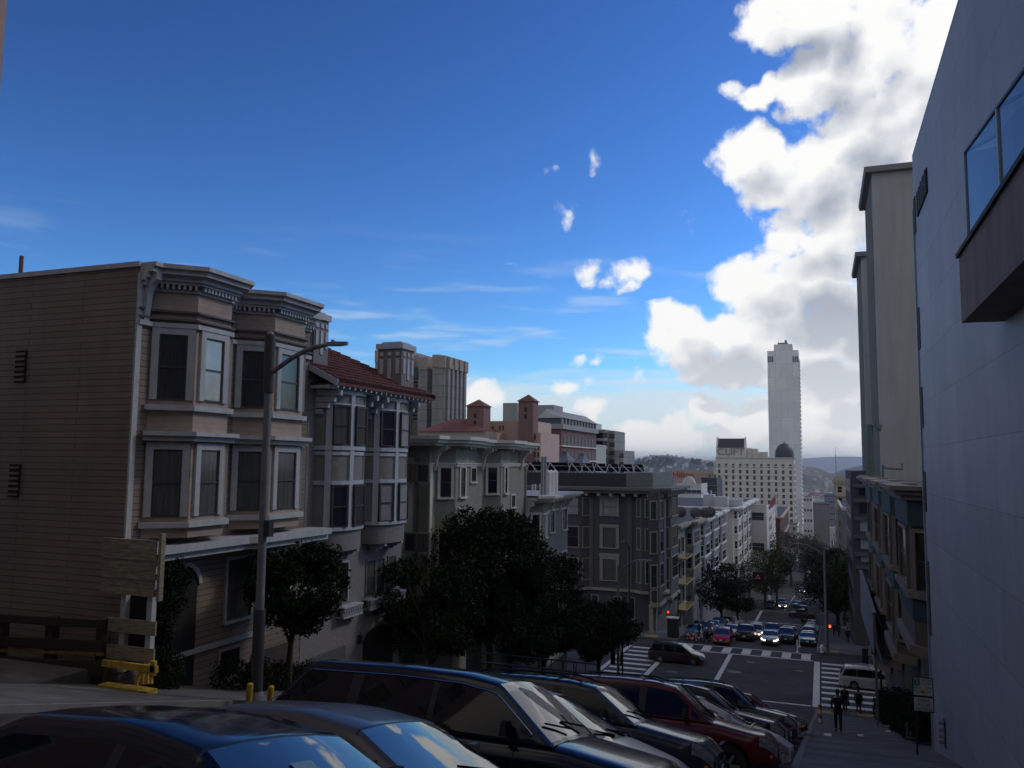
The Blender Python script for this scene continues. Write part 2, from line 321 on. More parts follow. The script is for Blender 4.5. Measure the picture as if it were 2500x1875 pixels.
kerbed('pavement', -45, KL, 18.3, 66, KL); kerbed('pavement', -18.9, KL, -20, 18.3, KL); kerbed('pavement', KR, 30, -20, 66.2, KR)
for a, b in ((89.5, 171), (188.5, 276), (292.5, 420)):
    kerbed('pavement', -45, KL, a, b, KL); kerbed('pavement', KR, 30, a, b, KR)
mb = MB(); mb.box(-60, -18.92, 11, 18.2, -9, -5.75); struct(mb, 'parking_lot', M('worn lot asphalt', (.105, .1, .09), .9, .3, 1.5, .3))
# painted markings
mb = MB()
def mark(x0, x1, ya, yb): strip(mb, x0, x1, ya, yb, .006, 3)
mark(-1.0, -.5, 67.4, 85.1)
for k in range(9): mark(-.35, 3.9, 68.0+2.0*k, 68.75+2.0*k)
mark(-14.8, -14.35, 67.4, 85.1); mark(-18.9, -18.5, 67.4, 85.1)
for k in range(9): mark(-18.3, -14.95, 68.0+2.0*k, 68.75+2.0*k)
mark(-14.3, -1.1, 67.4, 67.7); mark(-14.2, -1.1, 85.1, 85.45); mark(-14.2, -1.2, 88.5, 88.75)
for x in (-13.6, -11.7, -9.7, -7.8, -5.9, -4.0, -2.2): mark(x, x+.85, 85.6, 88.35)
mark(-8.9, -8.5, 72.5, 85.0)
mark(-14.2, -8.5, 63.4, 64.0)
mark(-14.2, -1.2, 171.2, 171.6); mark(-14.2, -1.2, 167.2, 167.6); mark(-14.2, -1.2, 188.6, 189); mark(-12.9, -12.4, 172, 188)
mark(-8.3, -8.15, 112, 166); mark(-11.3, -11.18, 112, 166); mark(-8.3, -8.15, 192, 270); mark(-4.9, -4.8, 192, 270)
struct(mb, 'road_markings', paint)

# ================================================================ windows and mouldings
def frame2(A, B):
    A, B = Vector((A[0], A[1], 0)), Vector((B[0], B[1], 0)); L = (B-A).length; u = (B-A)/L; n = Vector((u.y, -u.x, 0))
    return A, u, n, L
class Wall:                                      # facade segment A->B; outward normal on its right-hand side
    def __init__(s, A, B): s.A, s.u, s.n, s.L = frame2(A, B)
    def p(s, u, z, w=0): q = s.A+s.u*u+s.n*w; return (q.x, q.y, z)
    def box(s, mb, u0, u1, z0, z1, w0, w1, mi=0):
        return mb.hexa([s.p(u0, z0, w0), s.p(u0, z0, w1), s.p(u1, z0, w1), s.p(u1, z0, w0)], [s.p(u0, z1, w0), s.p(u0, z1, w1), s.p(u1, z1, w1), s.p(u1, z1, w0)], mi)
CNT = {}
wrnd = random.Random(11)
glassk = M('glass with dim curtain', (.04, .04, .038), .07, .5, 3, 0, spec=.6, stretch=(7, 7, .3)); glasst = M('glass with half blind', (.07, .068, .06), .09, .3, 1.2, 0, spec=.6)
def window(P, W, u0, u1, z0, z1, trim=white, c=.11, dep=.07, sill=.12, glass=None, rail=True, mull=0, sash=sashd, head=0, pane=True, grid=0):
    """opening u0..u1, z0..z1 ; casing of width c round it"""
    if glass is None or glass is glassd: glass = wrnd.choice((glassd, glassd, glassk, glassk, glasst))
    m_ = MB(); k = min(.045, (u1-u0)*.12)
    if c: 
        W.box(m_, u0-c, u0, z0, z1+c, -.02, dep); W.box(m_, u1, u1+c, z0, z1+c, -.02, dep); W.box(m_, u0, u1, z1, z1+c, -.02, dep-.004)
    if sill: W.box(m_, u0-c-.04, u1+c+.04, z0-.1, z0, -.02, sill)
    if head: W.box(m_, u0-c-.05, u1+c+.05, z1+c, z1+c+head, -.02, dep+.06)
    W.box(m_, u0, u0+k, z0, z1, .012, .04, 1); W.box(m_, u1-k, u1, z0, z1, .012, .04, 1)
    W.box(m_, u0+k, u1-k, z1-k, z1, .012, .039, 1); W.box(m_, u0+k, u1-k, z0, z0+k*1.3, .012, .039, 1)
    if rail: zm = (z0+z1)/2; W.box(m_, u0+k, u1-k, zm-k*.6, zm+k*.6, .012, .045, 1)
    for i in range(mull): uu = u0+(u1-u0)*(i+1)/(mull+1); W.box(m_, uu-k*.5, uu+k*.5, z0+k, z1-k, .013, .037, 1)
    for i in range(grid): zz = z0+(z1-z0)*(i+1)/(grid+1); W.box(m_, u0+k, u1-k, zz-k*.3, zz+k*.3, .013, .036, 1)
    o = m_.build('window', [trim, sash], P)
    if pane:
        g_ = MB(); g_.quad(W.p(u0+k*.5, z0, .014), W.p(u1-k*.5, z0, .014), W.p(u1-k*.5, z1, .014), W.p(u0+k*.5, z1, .014)); g_.build('pane', glass, o)
    return o
def simplewin(P, W, u0, u1, z0, z1, mats, dep=.06, c=.08):
    """far window: frame, glass and sill in one mesh; keeps count so that no thing gets over 100 window parts"""
    m_ = CNT.get(P.name)
    if m_ is None: m_ = CNT[P.name] = [0, MB(), mats]
    t_ = MB() if m_[0] < 96 else m_[1]; m_[0] += 1
    W.box(t_, u0-c, u1+c, z0-c, z1+c, -.05, dep, 0); W.box(t_, u0, u1, z0, z1, dep, dep+.012, 1); W.box(t_, u0, u1, (z0+z1)/2-.03, (z0+z1)/2+.03, dep+.012, dep+.03, 0)
    if m_[0] <= 96: t_.build('window', mats, P)
def flushwin():
    for k, (n_, m_, mats) in CNT.items():
        if m_.v: setp(m_.build('windows', mats, bpy.data.objects[k]), kind='stuff')
def band(mb, path, z0, z1, out, mi=0, inn=.02):
    """moulding that follows an open path, sticking out on its right-hand side"""
    P = [Vector((p[0], p[1])) for p in path]; n = len(P); O = []; I = []
    for i in range(n):
        ns = []
        if i > 0: d = (P[i]-P[i-1]).normalized(); ns.append(Vector((d.y, -d.x)))
        if i < n-1: d = (P[i+1]-P[i]).normalized(); ns.append(Vector((d.y, -d.x)))
        if len(ns) == 2: nn = (ns[0]+ns[1]); nn = nn/max(nn.length, .3); k = 1/max(nn.dot(ns[0]), .4)
        else: nn, k = ns[0], 1
        O.append(P[i]+nn*out*k); I.append(P[i]-nn*inn*k)
    for i in range(n-1):
        mb.hexa([(*I[i], z0), (*O[i], z0), (*O[i+1], z0), (*I[i+1], z0)], [(*I[i], z1), (*O[i], z1), (*O[i+1], z1), (*I[i+1], z1)], mi)
def dentils(mb, path, z0, z1, out, step, wd, mi=0):
    for a, b in zip(path, path[1:]):
        W = Wall(a, b); k = max(1, int(W.L/step))
        for i in range(k): uu = (i+.5)*W.L/k; W.box(mb, uu-wd/2, uu+wd/2, z0, z1, -.01, out, mi)
def bracket(mb, W, u, z0, z1, out, wd, mi=0):    # scroll bracket under a cornice
    h = z1-z0; pr = [(0, z0), (out*.18, z0), (out*.3, z0+h*.3), (out*.36, z0+h*.55), (out*.6, z0+h*.75), (out, z0+h*.85), (out, z1), (0, z1)]
    mb.extr([W.p(u-wd/2, z, w) for w, z in pr], W.u*wd, mi)
def bay_path(X, bays, ya, yb, s=1):
    """facade outline with three-sided bays [(y0, y1, depth, cheek)] ; s=+1 sticks out to +x"""
    pts = [(X, ya)]
    for y0, y1, d, ch in bays: pts += [(X, y0), (X+s*d, y0+ch), (X+s*d, y1-ch), (X, y1)]
    return pts+[(X, yb)]

# ================================================================ left side, first block
# ---- beige clapboard house with two bays
beige = M('beige clapboard', (.245, .195, .155), .85, .14, .35, .4, brick=(4.3, .19, (.09, .07, .055), .012), dirt=.1)
beige2 = M('beige shingle', (.37, .285, .225), .8, .14, 2, .35, lines=(2, .16, .22))
trimA = M('off-white trim', (.46, .47, .46), .65, .12, 3, .05, dirt=.15)
roofd = M('tar roof', (.06, .06, .065), .9, .2, 1, .1)
def zf(px, py, X=XL): return yz(px, py, X)[1]
def yf(px, py, X=XL): return yz(px, py, X)[0]
A0, A1 = 18.3, yf(748, 1100)
PA = thing('clapboard_house', 'beige clapboard house with angled bays and grey cornice, beside the dark wooden fence', 'house', (XL-8, 22, G(22)))
zr = zf(340, 640)
dA, ch = .95, .85
b1 = (yf(352, 1130), yf(556, 1100, XL+dA)+ch*.9, dA, ch); b2 = (b1[1]+.55, yf(741, 1100, XL+dA)+ch*.8, dA, ch)
zbot = zf(345, 1315)
mb = MB(); mb.prism([(XL-22, A0), (XL, A0), (XL, A1), (XL-22, A1)], -12, zr-.12); mb.build('wall', beige, PA)
mb = MB()
for y0, y1, d, c_ in (b1, b2): mb.prism([(XL-.02, y0), (XL+d, y0+c_), (XL+d, y1-c_), (XL-.02, y1)], zbot, zr-.3)
mb.build('bay', beige2, PA)
pA = bay_path(XL, [b1, b2], A0, A1); pS = [(XL-22, A0), (XL, A0)]
mb = MB()
zc = zf(345, 700)
band(mb, [(XL-.02, A0+.02)]+pA[1:-1], zr-.13, zr, .62); band(mb, pA, zr-.28, zr-.13, .5); band(mb, pA, zr-.44, zr-.28, .3); 
dentils(mb, pA, zr-.66, zr-.52, .2, .15, .08); band(mb, pA, zr-.52, zr-.44, .22); band(mb, pA, zr-.74, zr-.66, .06)
mb.build('cornice', trimA, PA)
mb = MB(); mb.prism([(XL-22, A0-.03)]+[(XL, A0-.03)]+pA[1:-1]+[(XL, A1), (XL-22, A1)], zr-.12, zr-.06); mb.build('roof', roofd, PA)
mb = MB(); mb.box(XL-22, XL+.03, A0-.07, A0+.05, zr-.12, zr+.03); mb.build('roof_edge', trimA, PA)
zw1, zw0 = zf(372, 808, XL+.4), zf(372, 972, XL+.4); lw1, lw0 = zf(360, 1096, XL+.4), zf(360, 1264, XL+.4)
mb = MB()
for z_ in (zw1+.42, zw1+.66): mb = MB(); band(mb, pA, z_, z_+.06, .12); mb.build('frieze_moulding', M('dark brown moulding', (.12, .1, .09), .7, .1), PA)
mb = MB(); band(mb, pA, zw1+.2, zw1+.34, .1); mb.build('head_band', trimA, PA); zs = zf(340, 1058)
for y0, y1, d, c_ in (b1, b2): 
    pb = [(XL, y0-.1), (XL+d, y0+c_-.05), (XL+d, y1-c_+.05), (XL, y1+.1)]
    mb = MB(); band(mb, pb, zs-.05, zs+.08, .34); band(mb, pb, zs-.2, zs-.05, .2)
    mb.build('shelf_moulding', trimA, PA)
    for z_ in (zw0, lw0): mb = MB(); band(mb, pb, z_-.32, z_-.16, .14); mb.build('sill_band', trimA, PA)
for bi, (y0, y1, d, c_) in enumerate((b1, b2)):
    fs = [Wall((XL, y0), (XL+d, y0+c_)), Wall((XL+d, y0+c_), (XL+d, y1-c_)), Wall((XL+d, y1-c_), (XL, y1))]
    for wi, W in enumerate(fs):
        mrg = .24 if wi != 1 else .35
        gl = glassb if False else (glassc if (bi, wi) == (0, 1) else glassd)
        window(PA, W, mrg, W.L-mrg, zw0, zw1, trimA, .2, .08, 0, M('pale blind behind glass', (.34, .34, .3), .06, .35, .9, 0, spec=.8) if (bi, wi) == (0, 1) else glassd)  # upper front pane of the first bay is paler and mottled
        window(PA, W, mrg, W.L-mrg, lw0, lw1, trimA, .2, .08, 0, glassc)
mb = MB(); W = Wall((XL, A0), (XL, A1)); bracket(mb, W, .25, zw1+.3, zr-.28, .5, .2); mb.build('bracket', trimA, PA)
mb = MB(); mb.box(XL-.02, XL+.05, A0-.05, A0+.14, zbot-.6, zr-.3); mb.build('corner_board', trimA, PA)
for px_, py_ in ((52, 895), (37, 1173)):
    x_, z_ = xz(px_, py_, A0); mb = MB(); mb.box(x_-.22, x_+.22, A0-.05, A0+.02, z_-.5, z_+.5)
    for k in range(6): mb.box(x_-.2, x_+.2, A0-.09, A0-.045, z_-.45+k*.16, z_-.38+k*.16, 1)
    mb.build('vent', [blackm, beige], PA)
x_, z_ = xz(53, 625, 26); mb = MB(); mb.tube([(x_, 26, zr-.3), (x_, 26, z_)], .09, 8); solo(mb, 'vent_pipe', M('rusty pipe', (.16, .07, .05), .8, .3, 5), 'thin rusty vent pipe standing up from the flat roof of the beige house', 'pipe')
# canopy between floors, ground-floor window, entry arch, garage, barred basement window
ymid = b1[0]+.1
mb = MB(); band(mb, [(XL, A0), (XL, b2[0]+.2), (XL+.3, b2[0]+.7), (XL+.3, A1)], zbot-.42, zbot-.2, .95); band(mb, [(XL, A0), (XL, b2[0]+.2), (XL+.3, b2[0]+.7), (XL+.3, A1)], zbot-.62, zbot-.42, .8); mb.build('canopy', trimA, PA)
W = Wall((XL, A0), (XL, A1))
def uA(px, py): return yf(px, py)-A0
g1, g0 = zf(575, 1365), zf(575, 1510)
window(PA, W, uA(553, 1400), uA(612, 1400), g0, g1, trimA, .1, .08, .14, glassc)
window(PA, W, uA(655, 1400), uA(705, 1400), g0+.1, g1, trimA, .1, .08, .14, glassd)
mb = MB(); W.box(mb, uA(612, 1600), uA(700, 1600), -12, zf(640, 1580)-.1, -.3, .03); mb.build('garage_door', M('brown garage door', (.06, .045, .035), .7, .2, 2, .3, lines=(2, .5, .4)), PA)
# arched entry: dark recess panel with arch
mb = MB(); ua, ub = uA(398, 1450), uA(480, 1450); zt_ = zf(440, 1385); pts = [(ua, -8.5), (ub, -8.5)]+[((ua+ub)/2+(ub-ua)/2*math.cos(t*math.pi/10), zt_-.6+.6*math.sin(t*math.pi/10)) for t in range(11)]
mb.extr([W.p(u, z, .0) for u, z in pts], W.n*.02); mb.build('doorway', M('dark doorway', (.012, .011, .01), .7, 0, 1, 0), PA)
mb = MB()
for t in range(10):
    a, b = t*math.pi/10, (t+1)*math.pi/10; f = lambda an, r: W.p((ua+ub)/2+((ub-ua)/2+r)*math.cos(an), zt_-.6+(.6+r)*math.sin(an), .02)
    mb.extr([f(a, .02), f(a, .16), f(b, .16), f(b, .02)], W.n*.06)
mb.build('arch_moulding', trimA, PA)
b0_, b1_ = zf(560, 1650), zf(560, 1585)
window(PA, W, uA(535, 1620), uA(582, 1620), b0_, b1_, beige2, .08, .05, .12, glassd, rail=False)
for k in range(7): mb = MB(); uu = uA(535, 1620)+.08+k*.13; W.box(mb, uu, uu+.02, b0_, b1_, .05, .07); mb.build('window_bar', darkmet, PA)
mb = MB(); zb_ = zf(520, 1570); mb.box(XL-.01, XL+.07, A0+1.9, A1-2.2, zb_-.15, zb_); mb.build('water_table', trimA, PA)

# ---- grey stucco house with bow windows and tile roof
stuc = M('grey stucco', (.205, .19, .185), .9, .1, 6, .5); trimB = M('blue-grey trim', (.42, .44, .47), .6, .08, 3, .05)
tile = M('clay roof tile', (.12, .045, .04), .85, .45, 5, .3)
B0, B1 = A1+.03, yf(985, 1130)
PB = thing('bow_window_house', 'grey stucco house with rounded bow windows under a red clay tile roof', 'house', (XL-8, (B0+B1)/2, G(29)))
zB = zf(745, 868)                 # eave height
eav = XL+1.25
ze1 = yz(1060, 975, eav); zee = ze1[1]+.08
mb = MB(); mb.prism([(XL-16, B0), (XL, B0), (XL, B1), (XL-16, B1)], -14, zee+.1); mb.build('wall', stuc, PB)
# roof: slope rising away from the street, hipped far end ; ridge from photograph
ridx, ridz = XL-4.2, zee+2.75
ya_, yb_ = B0-.05, ze1[0]+.1
tl = MB(); NR, NCN = 15, 46
lo0, lo1 = Vector((eav, ya_, zee)), Vector((eav, yb_, zee)); hi0, hi1 = Vector((ridx, ya_, ridz)), Vector((ridx, yb_-4.2, ridz))
tl.extr([lo0-Vector((0, 0, .06)), lo1-Vector((0, 0, .06)), hi1-Vector((0, 0, .06)), hi0-Vector((0, 0, .06))], (0, 0, -.1))
cnt = int((yb_-ya_)/.27)
for i in range(cnt):
    y_ = ya_+.13+i*.27
    for r_ in range(NR):
        t0, t1 = r_/NR, (r_+1.12)/NR
        lim = (hi1-lo1)
        p0 = Vector((eav+(ridx-eav)*t0, y_, zee+(ridz-zee)*t0)); p1 = Vector((eav+(ridx-eav)*t1, y_, zee+(ridz-zee)*t1))
        if y_ > yb_-4.2*t0-.05: continue
        j = random.uniform(-.012, .012); up_ = Vector((.03, 0, .055))
        vs = []
        for q, rr in ((p0+up_, .105), (p1+up_*.25, .085)):
            for k in range(6):
                a_ = math.pi*k/5; vs.append(q+Vector((math.sin(a_)*rr*.5, math.cos(a_)*rr+j, math.sin(a_)*rr*.8)))
        tl.add(vs, [(k, k+1, 7+k, 6+k) for k in range(5)]+[(0, 1, 2, 3, 4, 5)])
# hip face at the far end and back slope
tl.extr([lo1, Vector((ridx*2-eav, yb_, zee)), hi1], (0, 0, -.08)); tl.extr([hi0, hi1, Vector((ridx*2-eav, yb_, zee)), Vector((ridx*2-eav, ya_, zee))], (0, 0, -.08))
tl.tube([hi0, hi1], .12, 8); tl.tube([hi1, lo1], .1, 8)
tl.build('roof', tile, PB)
# near gable wall, rake board
mb = MB(); mb.extr([(eav-.9, B0+.02, zee-.05), (XL-.6, B0+.02, zee-.05), (ridx, B0+.02, ridz-.15), (ridx*2-eav, B0+.02, zee-.05)][0:4], (0, .25, 0)); mb.build('gable', stuc, PB)
mb = MB(); mb.beam((eav+.05, B0-.02, zee-.08), (ridx, B0-.02, ridz-.1), .1, .22); mb.beam((eav-.35, B0-.02, zee-.22), (eav-.35, B1, zee-.22), .08, .16); mb.build('rake_board', trimB, PB)
mb = MB()
for i in range(int((yb_-ya_)/.42)): y_ = ya_+.2+i*.42; mb.box(eav-1.5, eav-.02, y_-.045, y_+.045, zee-.26, zee-.14)
mb.build('rafter_tails', trimB, PB)
# bows
def bow(y0, y1, d, z0, z1, n=10): 
    cy, hw = (y0+y1)/2, (y1-y0)/2
    return [(XL-.02, y0)]+[(XL+d*math.sin(math.pi*k/n)**.75, cy-hw*math.cos(math.pi*k/n)*.985) for k in range(1, n)]+[(XL-.02, y1)]
zu1, zu0 = yz(800, 988, XL+.7)[1], yz(800, 1084, XL+.7)[1]; zl1, zl0 = yz(800, 1187, XL+.7)[1], yz(800, 1290, XL+.7)[1]; zbb = yz(790, 1352, XL+.7)[1]
bows = [(yf(768, 1130), yf(905, 1130, XL+.8)-.1), (yf(905, 1130, XL+.55)+.35, yf(1000, 1130, XL+.8)+.2)]
for y0, y1 in bows:
    pth = bow(y0, y1, .95, 0, 0)
    b_ = MB(); b_.prism(pth, zbb, zee); bo = b_.build('bow', stuc, PB, 40)
    b_ = MB()
    for z_, h_, o_ in ((zee-.42, .14, .08), (zu0-.22, .16, .1), (zl1+.04, .16, .07), (zl0-.14, .14, .11), (zu0-.42, .14, .05), (zu1, .12, .06)): band(b_, pth, z_, z_+h_, o_)
    for k in (1, 4, 7, 9):
        a_, c_ = pth[k], pth[k+1] if k < 10 else pth[k]; W = Wall(a_, c_); W.box(b_, W.L*.1-.02, W.L*.1+.22, zl0-.1, zee-.4, -.05, .075)
    b_.build('bow_trim', trimB, PB)
    for k0, k1 in ((1, 4), (4, 7), (7, 9)):
        W = Wall(pth[k0], pth[k1]); W.A = W.A+W.n*(.17 if k1-k0 > 2 else .08)
        gl2 = glassb if (k0 == 4 and y0 > 28) else glassd
        window(PB, W, .3, W.L-.12, zu0, zu1, sashd, .05, .06, 0, glassc if k0 == 1 and y0 < 28 else gl2)
        window(PB, W, .3, W.L-.12, zl0, zl1, sashd, .05, .06, 0, glassb if y0 > 28 else glassd)
    for q in (.25, .75): 
        b_ = MB(); W = Wall((XL, y0), (XL, y1)); uu = W.L*q
        for kk in range(3): W.box(b_, uu-.09, uu+.09, zbb-.36+kk*.12, zbb-.26+kk*.12, 0, .35+kk*.22)
        b_.build('corbel', trimB, PB)
    W = Wall((XL, y0), (XL, y1))
    for q in (0.0, 1.0):
        b_ = MB()
        for kk in range(4): W.box(b_, W.L*q-.08, W.L*q+.08, zee-1.25+kk*.24, zee-1.05+kk*.24, 0, .3+kk*.28)
        b_.build('bracket', trimB, PB)
for cx_, cy_, hw_, zt2 in ((xz(757, 790, B0+.5)[0], B0+.55, .5, zf(757, 790)+.9),):
    pass
def chimney(cx, cy, hx, hy, z0, z1):
    b_ = MB(); b_.box(cx-hx, cx+hx, cy-hy, cy+hy, z0, z1-.35); c_ = b_.build('chimney', stuc, PB)
    b_ = MB(); b_.box(cx-hx-.08, cx+hx+.08, cy-hy-.08, cy+hy+.08, z1-.35, z1-.1); b_.box(cx-hx*.8, cx+hx*.8, cy-hy*.8, cy+hy*.8, z1-.1, z1)
    for W in (Wall((cx-hx, cy-hy), (cx+hx, cy-hy)), Wall((cx+hx, cy-hy), (cx+hx, cy+hy))):
        for k in range(3):
            uu = W.L*(k+.5)/3; W.box(b_, uu-.09, uu+.09, z1-.68, z1-.5, .0, .04); W.box(b_, uu-.09, uu+.09, z1-(1.5 if k != 1 else 1.75), z1-.8, 0, .04)
    b_.build('chimney_cap', trimB, c_)
yc = B0+.7; xc_, zc_ = xz(758, 768, yc); chimney(xc_, yc, .55, .5, zee-.2, zc_+.1)
yc = B1-1.3; xc_, zc_ = xz(968, 838, yc); chimney(xc_, yc, .62, .6, zee, zc_)
# lower floor of the stucco house
W = Wall((XL, B0), (XL, B1)); uB = lambda px, py: yf(px, py)-B0
window(PB, W, uB(826, 1400), uB(848, 1400), zf(835, 1468), zf(835, 1375), trimB, .07, .06, 0, glassd)
for a_, c_ in ((893, 914), (918, 936), (946, 964)): window(PB, W, uB(a_, 1400), uB(c_, 1400), zf(920, 1446), zf(920, 1365), stuc, .05, .05, 0, glassc)
for a_, c_, py_ in ((820, 866, 1490), (886, 972, 1465)):
    b_ = MB(); u0, u1 = uB(a_, py_), uB(c_, py_); z_ = zf((a_+c_)/2, py_-12); W.box(b_, u0, u1, z_-.42, z_-.36, 0, .4); W.box(b_, u0, u1, z_-.02, z_+.04, 0, .42)
    k = int((u1-u0)/.17)
    for i in range(k):
        q0, q1 = u0+i*(u1-u0)/k, u0+(i+1)*(u1-u0)/k
        b_.beam(W.p(q0, z_-.38, .38), W.p(q1, z_, .38), .03, .03); b_.beam(W.p(q1, z_-.38, .38), W.p(q0, z_, .38), .03, .03)
    W.box(b_, u0, u1, z_-.4, z_-.02, .2, .3, 1)
    b_.build('window_box', [trimB, stuc], PB)
b_ = MB(); u0, u1 = uB(885, 1600), uB(958, 1600); zt_ = zf(915, 1530); pts = [(u0, -14), (u1, -14)]+[((u0+u1)/2+(u1-u0)/2*math.cos(t*math.pi/8), zt_-.5+.5*math.sin(t*math.pi/8)) for t in range(9)]
b_.extr([W.p(u, z, 0) for u, z in pts], W.n*.02); b_.build('garage_door', M('dark garage', (.015, .016, .02), .6, .1), PB)
b_ = MB(); W.box(b_, uB(748, 1620), uB(842, 1620), -14, zf(800, 1590), 0, .03); b_.build('garage_opening', M('grey garage door', (.1, .1, .1), .7, .15, 2, .3, lines=(2, .45, .3)), PB)
b_ = MB(); q = W.p(uB(874, 1555), zf(874, 1560), .12); b_.box(q[0]-.07, q[0]+.07, q[1]-.07, q[1]+.07, q[2]-.18, q[2]+.18); b_.tube([W.p(uB(874, 1555), q[2]+.3, 0), W.p(uB(874, 1555), q[2]+.3, .12), (q[0], q[1], q[2]+.18)], .015, 6); b_.build('wall_lantern', darkmet, PB)

# ---- sage green house with two bays, and its lower neighbour
sage = M('sage stucco', (.25, .26, .205), .85, .08, 3, .25, dirt=.12); sagedark = M('dark green siding', (.07, .075, .06), .85, .15, 1, .4, lines=(2, .22, .3)); trimC = M('cream trim', (.56, .56, .5), .6, .08, 3, .05)
C0, C1 = yf(1048, 1200), yf(1283, 1150)
PC = thing('green_house', 'taller sage green house with two angled bays and a deep bracketed white cornice', 'house', (XL-8, 44, G(44)))
zC = zf(1077, 1064)-.05
mb = MB(); mb.prism([(XL-15, C0), (XL, C0), (XL, C1), (XL-15, C1)], -17, zC-.5); mb.build('wall', sage, PC)
mb = MB(); mb.box(XL-15, XL-.6, B1+.9, C0+.02, -16, zC-1.1); mb.build('side_wing', sagedark, PC)
W = Wall((XL-14, B1+.9), (XL-.6, B1+.9)); 
for py_, gl in ((1155, M('lamp-lit glass', (.16, .13, .08), .1, .4, 4, 0)), (1325, glassd)):  # upper left pane has a warm brown, mottled colour
    x_, z_ = xz(1018, py_, B1+.9); u = x_-(XL-14); window(PC, W, u-.62, u-.06, z_-.42, z_+.42, stuc, .08, .05, .08, gl, rail=False, mull=1); window(PC, W, u+.06, u+.62, z_-.42, z_+.42, stuc, .08, .05, .08, glassd, rail=False, mull=1)
c1 = (yf(1062, 1180), yf(1144, 1180, XL+.8)+.8, .8, .8); c2 = (yf(1180, 1180), yf(1243, 1180, XL+.8)+.9, .8, .8)
mb = MB(); zcb = zf(1090, 1400)
for y0, y1, d, c_ in (c1, c2): mb.prism([(XL-.02, y0), (XL+d, y0+c_), (XL+d, y1-c_), (XL-.02, y1)], -15.2, zC-.5)
mb.build('bay', sage, PC)
pC = bay_path(XL, [c1, c2], C0, C1); pCs = [(XL-15, C0)]+pC
mb = MB(); simp = [(XL-15, C0), (XL, C0), (XL, c1[0]), (XL+.8, c1[0]+.8), (XL+.8, c1[1]-.8), (XL, c1[1]), (XL, c2[0]), (XL+.8, c2[0]+.8), (XL+.8, c2[1]-.8), (XL, c2[1]), (XL, C1)]
band(mb, simp, zC-.18, zC, 1.0); band(mb, simp, zC-.34, zC-.18, .86); band(mb, simp, zC-.5, zC-.34, .6); band(mb, simp, zC-1.55, zC-1.43, .09); band(mb, simp, zC-1.43, zC-1.36, .14)
mb.build('cornice', trimC, PC)
mb = MB(); band(mb, simp, zC-.505, zC-.5, .55); mb.prism([(XL-15, C0-.5), (XL+.5, C0-.5), (XL+.5, C1), (XL-15, C1)], zC-.2, zC-.1); mb.build('roof', M('grey roofing', (.25, .25, .25), .8, .2), PC)
W = Wall((XL, C0), (XL, C1)); Wn = Wall((XL-15, C0), (XL, C0))
for W_, u_ in [(W, yf(px_, 1110)-C0) for px_ in (1059, 1175, 1270)]+[(Wn, 13.7)]: mb = MB(); bracket(mb, W_, u_, zC-1.75, zC-.5, .75, .16); mb.build('bracket', trimC, PC)
mb = MB(); dentils(mb, simp[1:], zC-.62, zC-.49, .5, 1.1, .14); setp(mb.build('modillions', trimC, PC), kind='stuff')
def bwin(P, y0, y1, d, c_, z0, z1, trim, m1=.3, m2=.25, X=XL, skip=(), **k):
    fs = [Wall((X, y0), (X+d, y0+c_)), Wall((X+d, y0+c_), (X+d, y1-c_)), Wall((X+d, y1-c_), (X, y1))]
    for i, W in enumerate(fs):
        if i in skip: continue
        m_ = m2 if i == 1 else m1
        window(P, W, m_, W.L-m_, z0, z1, trim, min(.14, m_*.6), .07, .16, **k)
zc1, zc0 = zf(1088, 1142, XL+.4), zf(1088, 1214, XL+.4); zd1, zd0 = zf(1085, 1300, XL+.4), zf(1085, 1380, XL+.4)
for q in (c1, c2): 
    bwin(PC, *q, zc0, zc1, trimC, .27, .55, glass=glassd, mull=0, grid=0); bwin(PC, *q, zd0, zd1, trimC, .27, .55)
    bwin(PC, *q, zd0-3.3, zd1-3.3, trimC, .27, .55)
for px0, px1, py0, py1 in ((1149, 1161, 1176, 1143), (1248, 1257, 1238, 1210)):
    window(PC, W, yf(px0, 1150)-C0, yf(px1, 1150)-C0, zf(px0, py0), zf(px0, py1), trimC, .1, .06, .12, mull=1, rail=False)
def medallion(P, W, u, z, s=.32):
    m_ = MB(); 
    for k in range(16): 
        a = 2*math.pi*k/16; q = Vector(W.p(u+math.cos(a)*s*.7, z+math.sin(a)*s*.85, .04)); m_.ball(q, s*.2, s*.2, s*.2, 6)
    q = Vector(W.p(u, z+s*1.2, .04)); m_.ball(q, s*.28, s*.28, s*.32, 6); q = Vector(W.p(u, z, .04)); m_.ball(q, s*.35, s*.3, s*.42, 8); m_.build('medallion', trimC, P)
for (y0, y1, d, c_), px_, py_ in ((c1, 1129, 1258), (c2, 1234, 1246)):
    W2 = Wall((XL+d, y0+c_), (XL+d, y1-c_)); medallion(PC, W2, .35, zf(px_, py_, XL+d))
mb = MB(); band(mb, [(XL, C0), (XL, C1)], zf(1120, 1550), zf(1120, 1535), .25); mb.build('belt_course', trimC, PC)
mb = MB(); W.box(mb, yf(1138, 1620)-C0, yf(1180, 1620)-C0, -16, zf(1150, 1565), 0, .03); mb.build('garage_door', M('olive garage door', (.05, .052, .04), .7, .2, 2, .2, lines=(2, .5, .3)), PC)
mb = MB(); mb.box(XL-.01, XL+.06, C0-.01, C0+.25, -15, zC-1.55); mb.build('corner_board', trimC, PC)
mb = MB(); mb.tube([(XL-.02+.1, C1-.12, zC-.5), (XL+.1, C1-.12, -10)], .06, 6); mb.build('downspout', galv, PC)

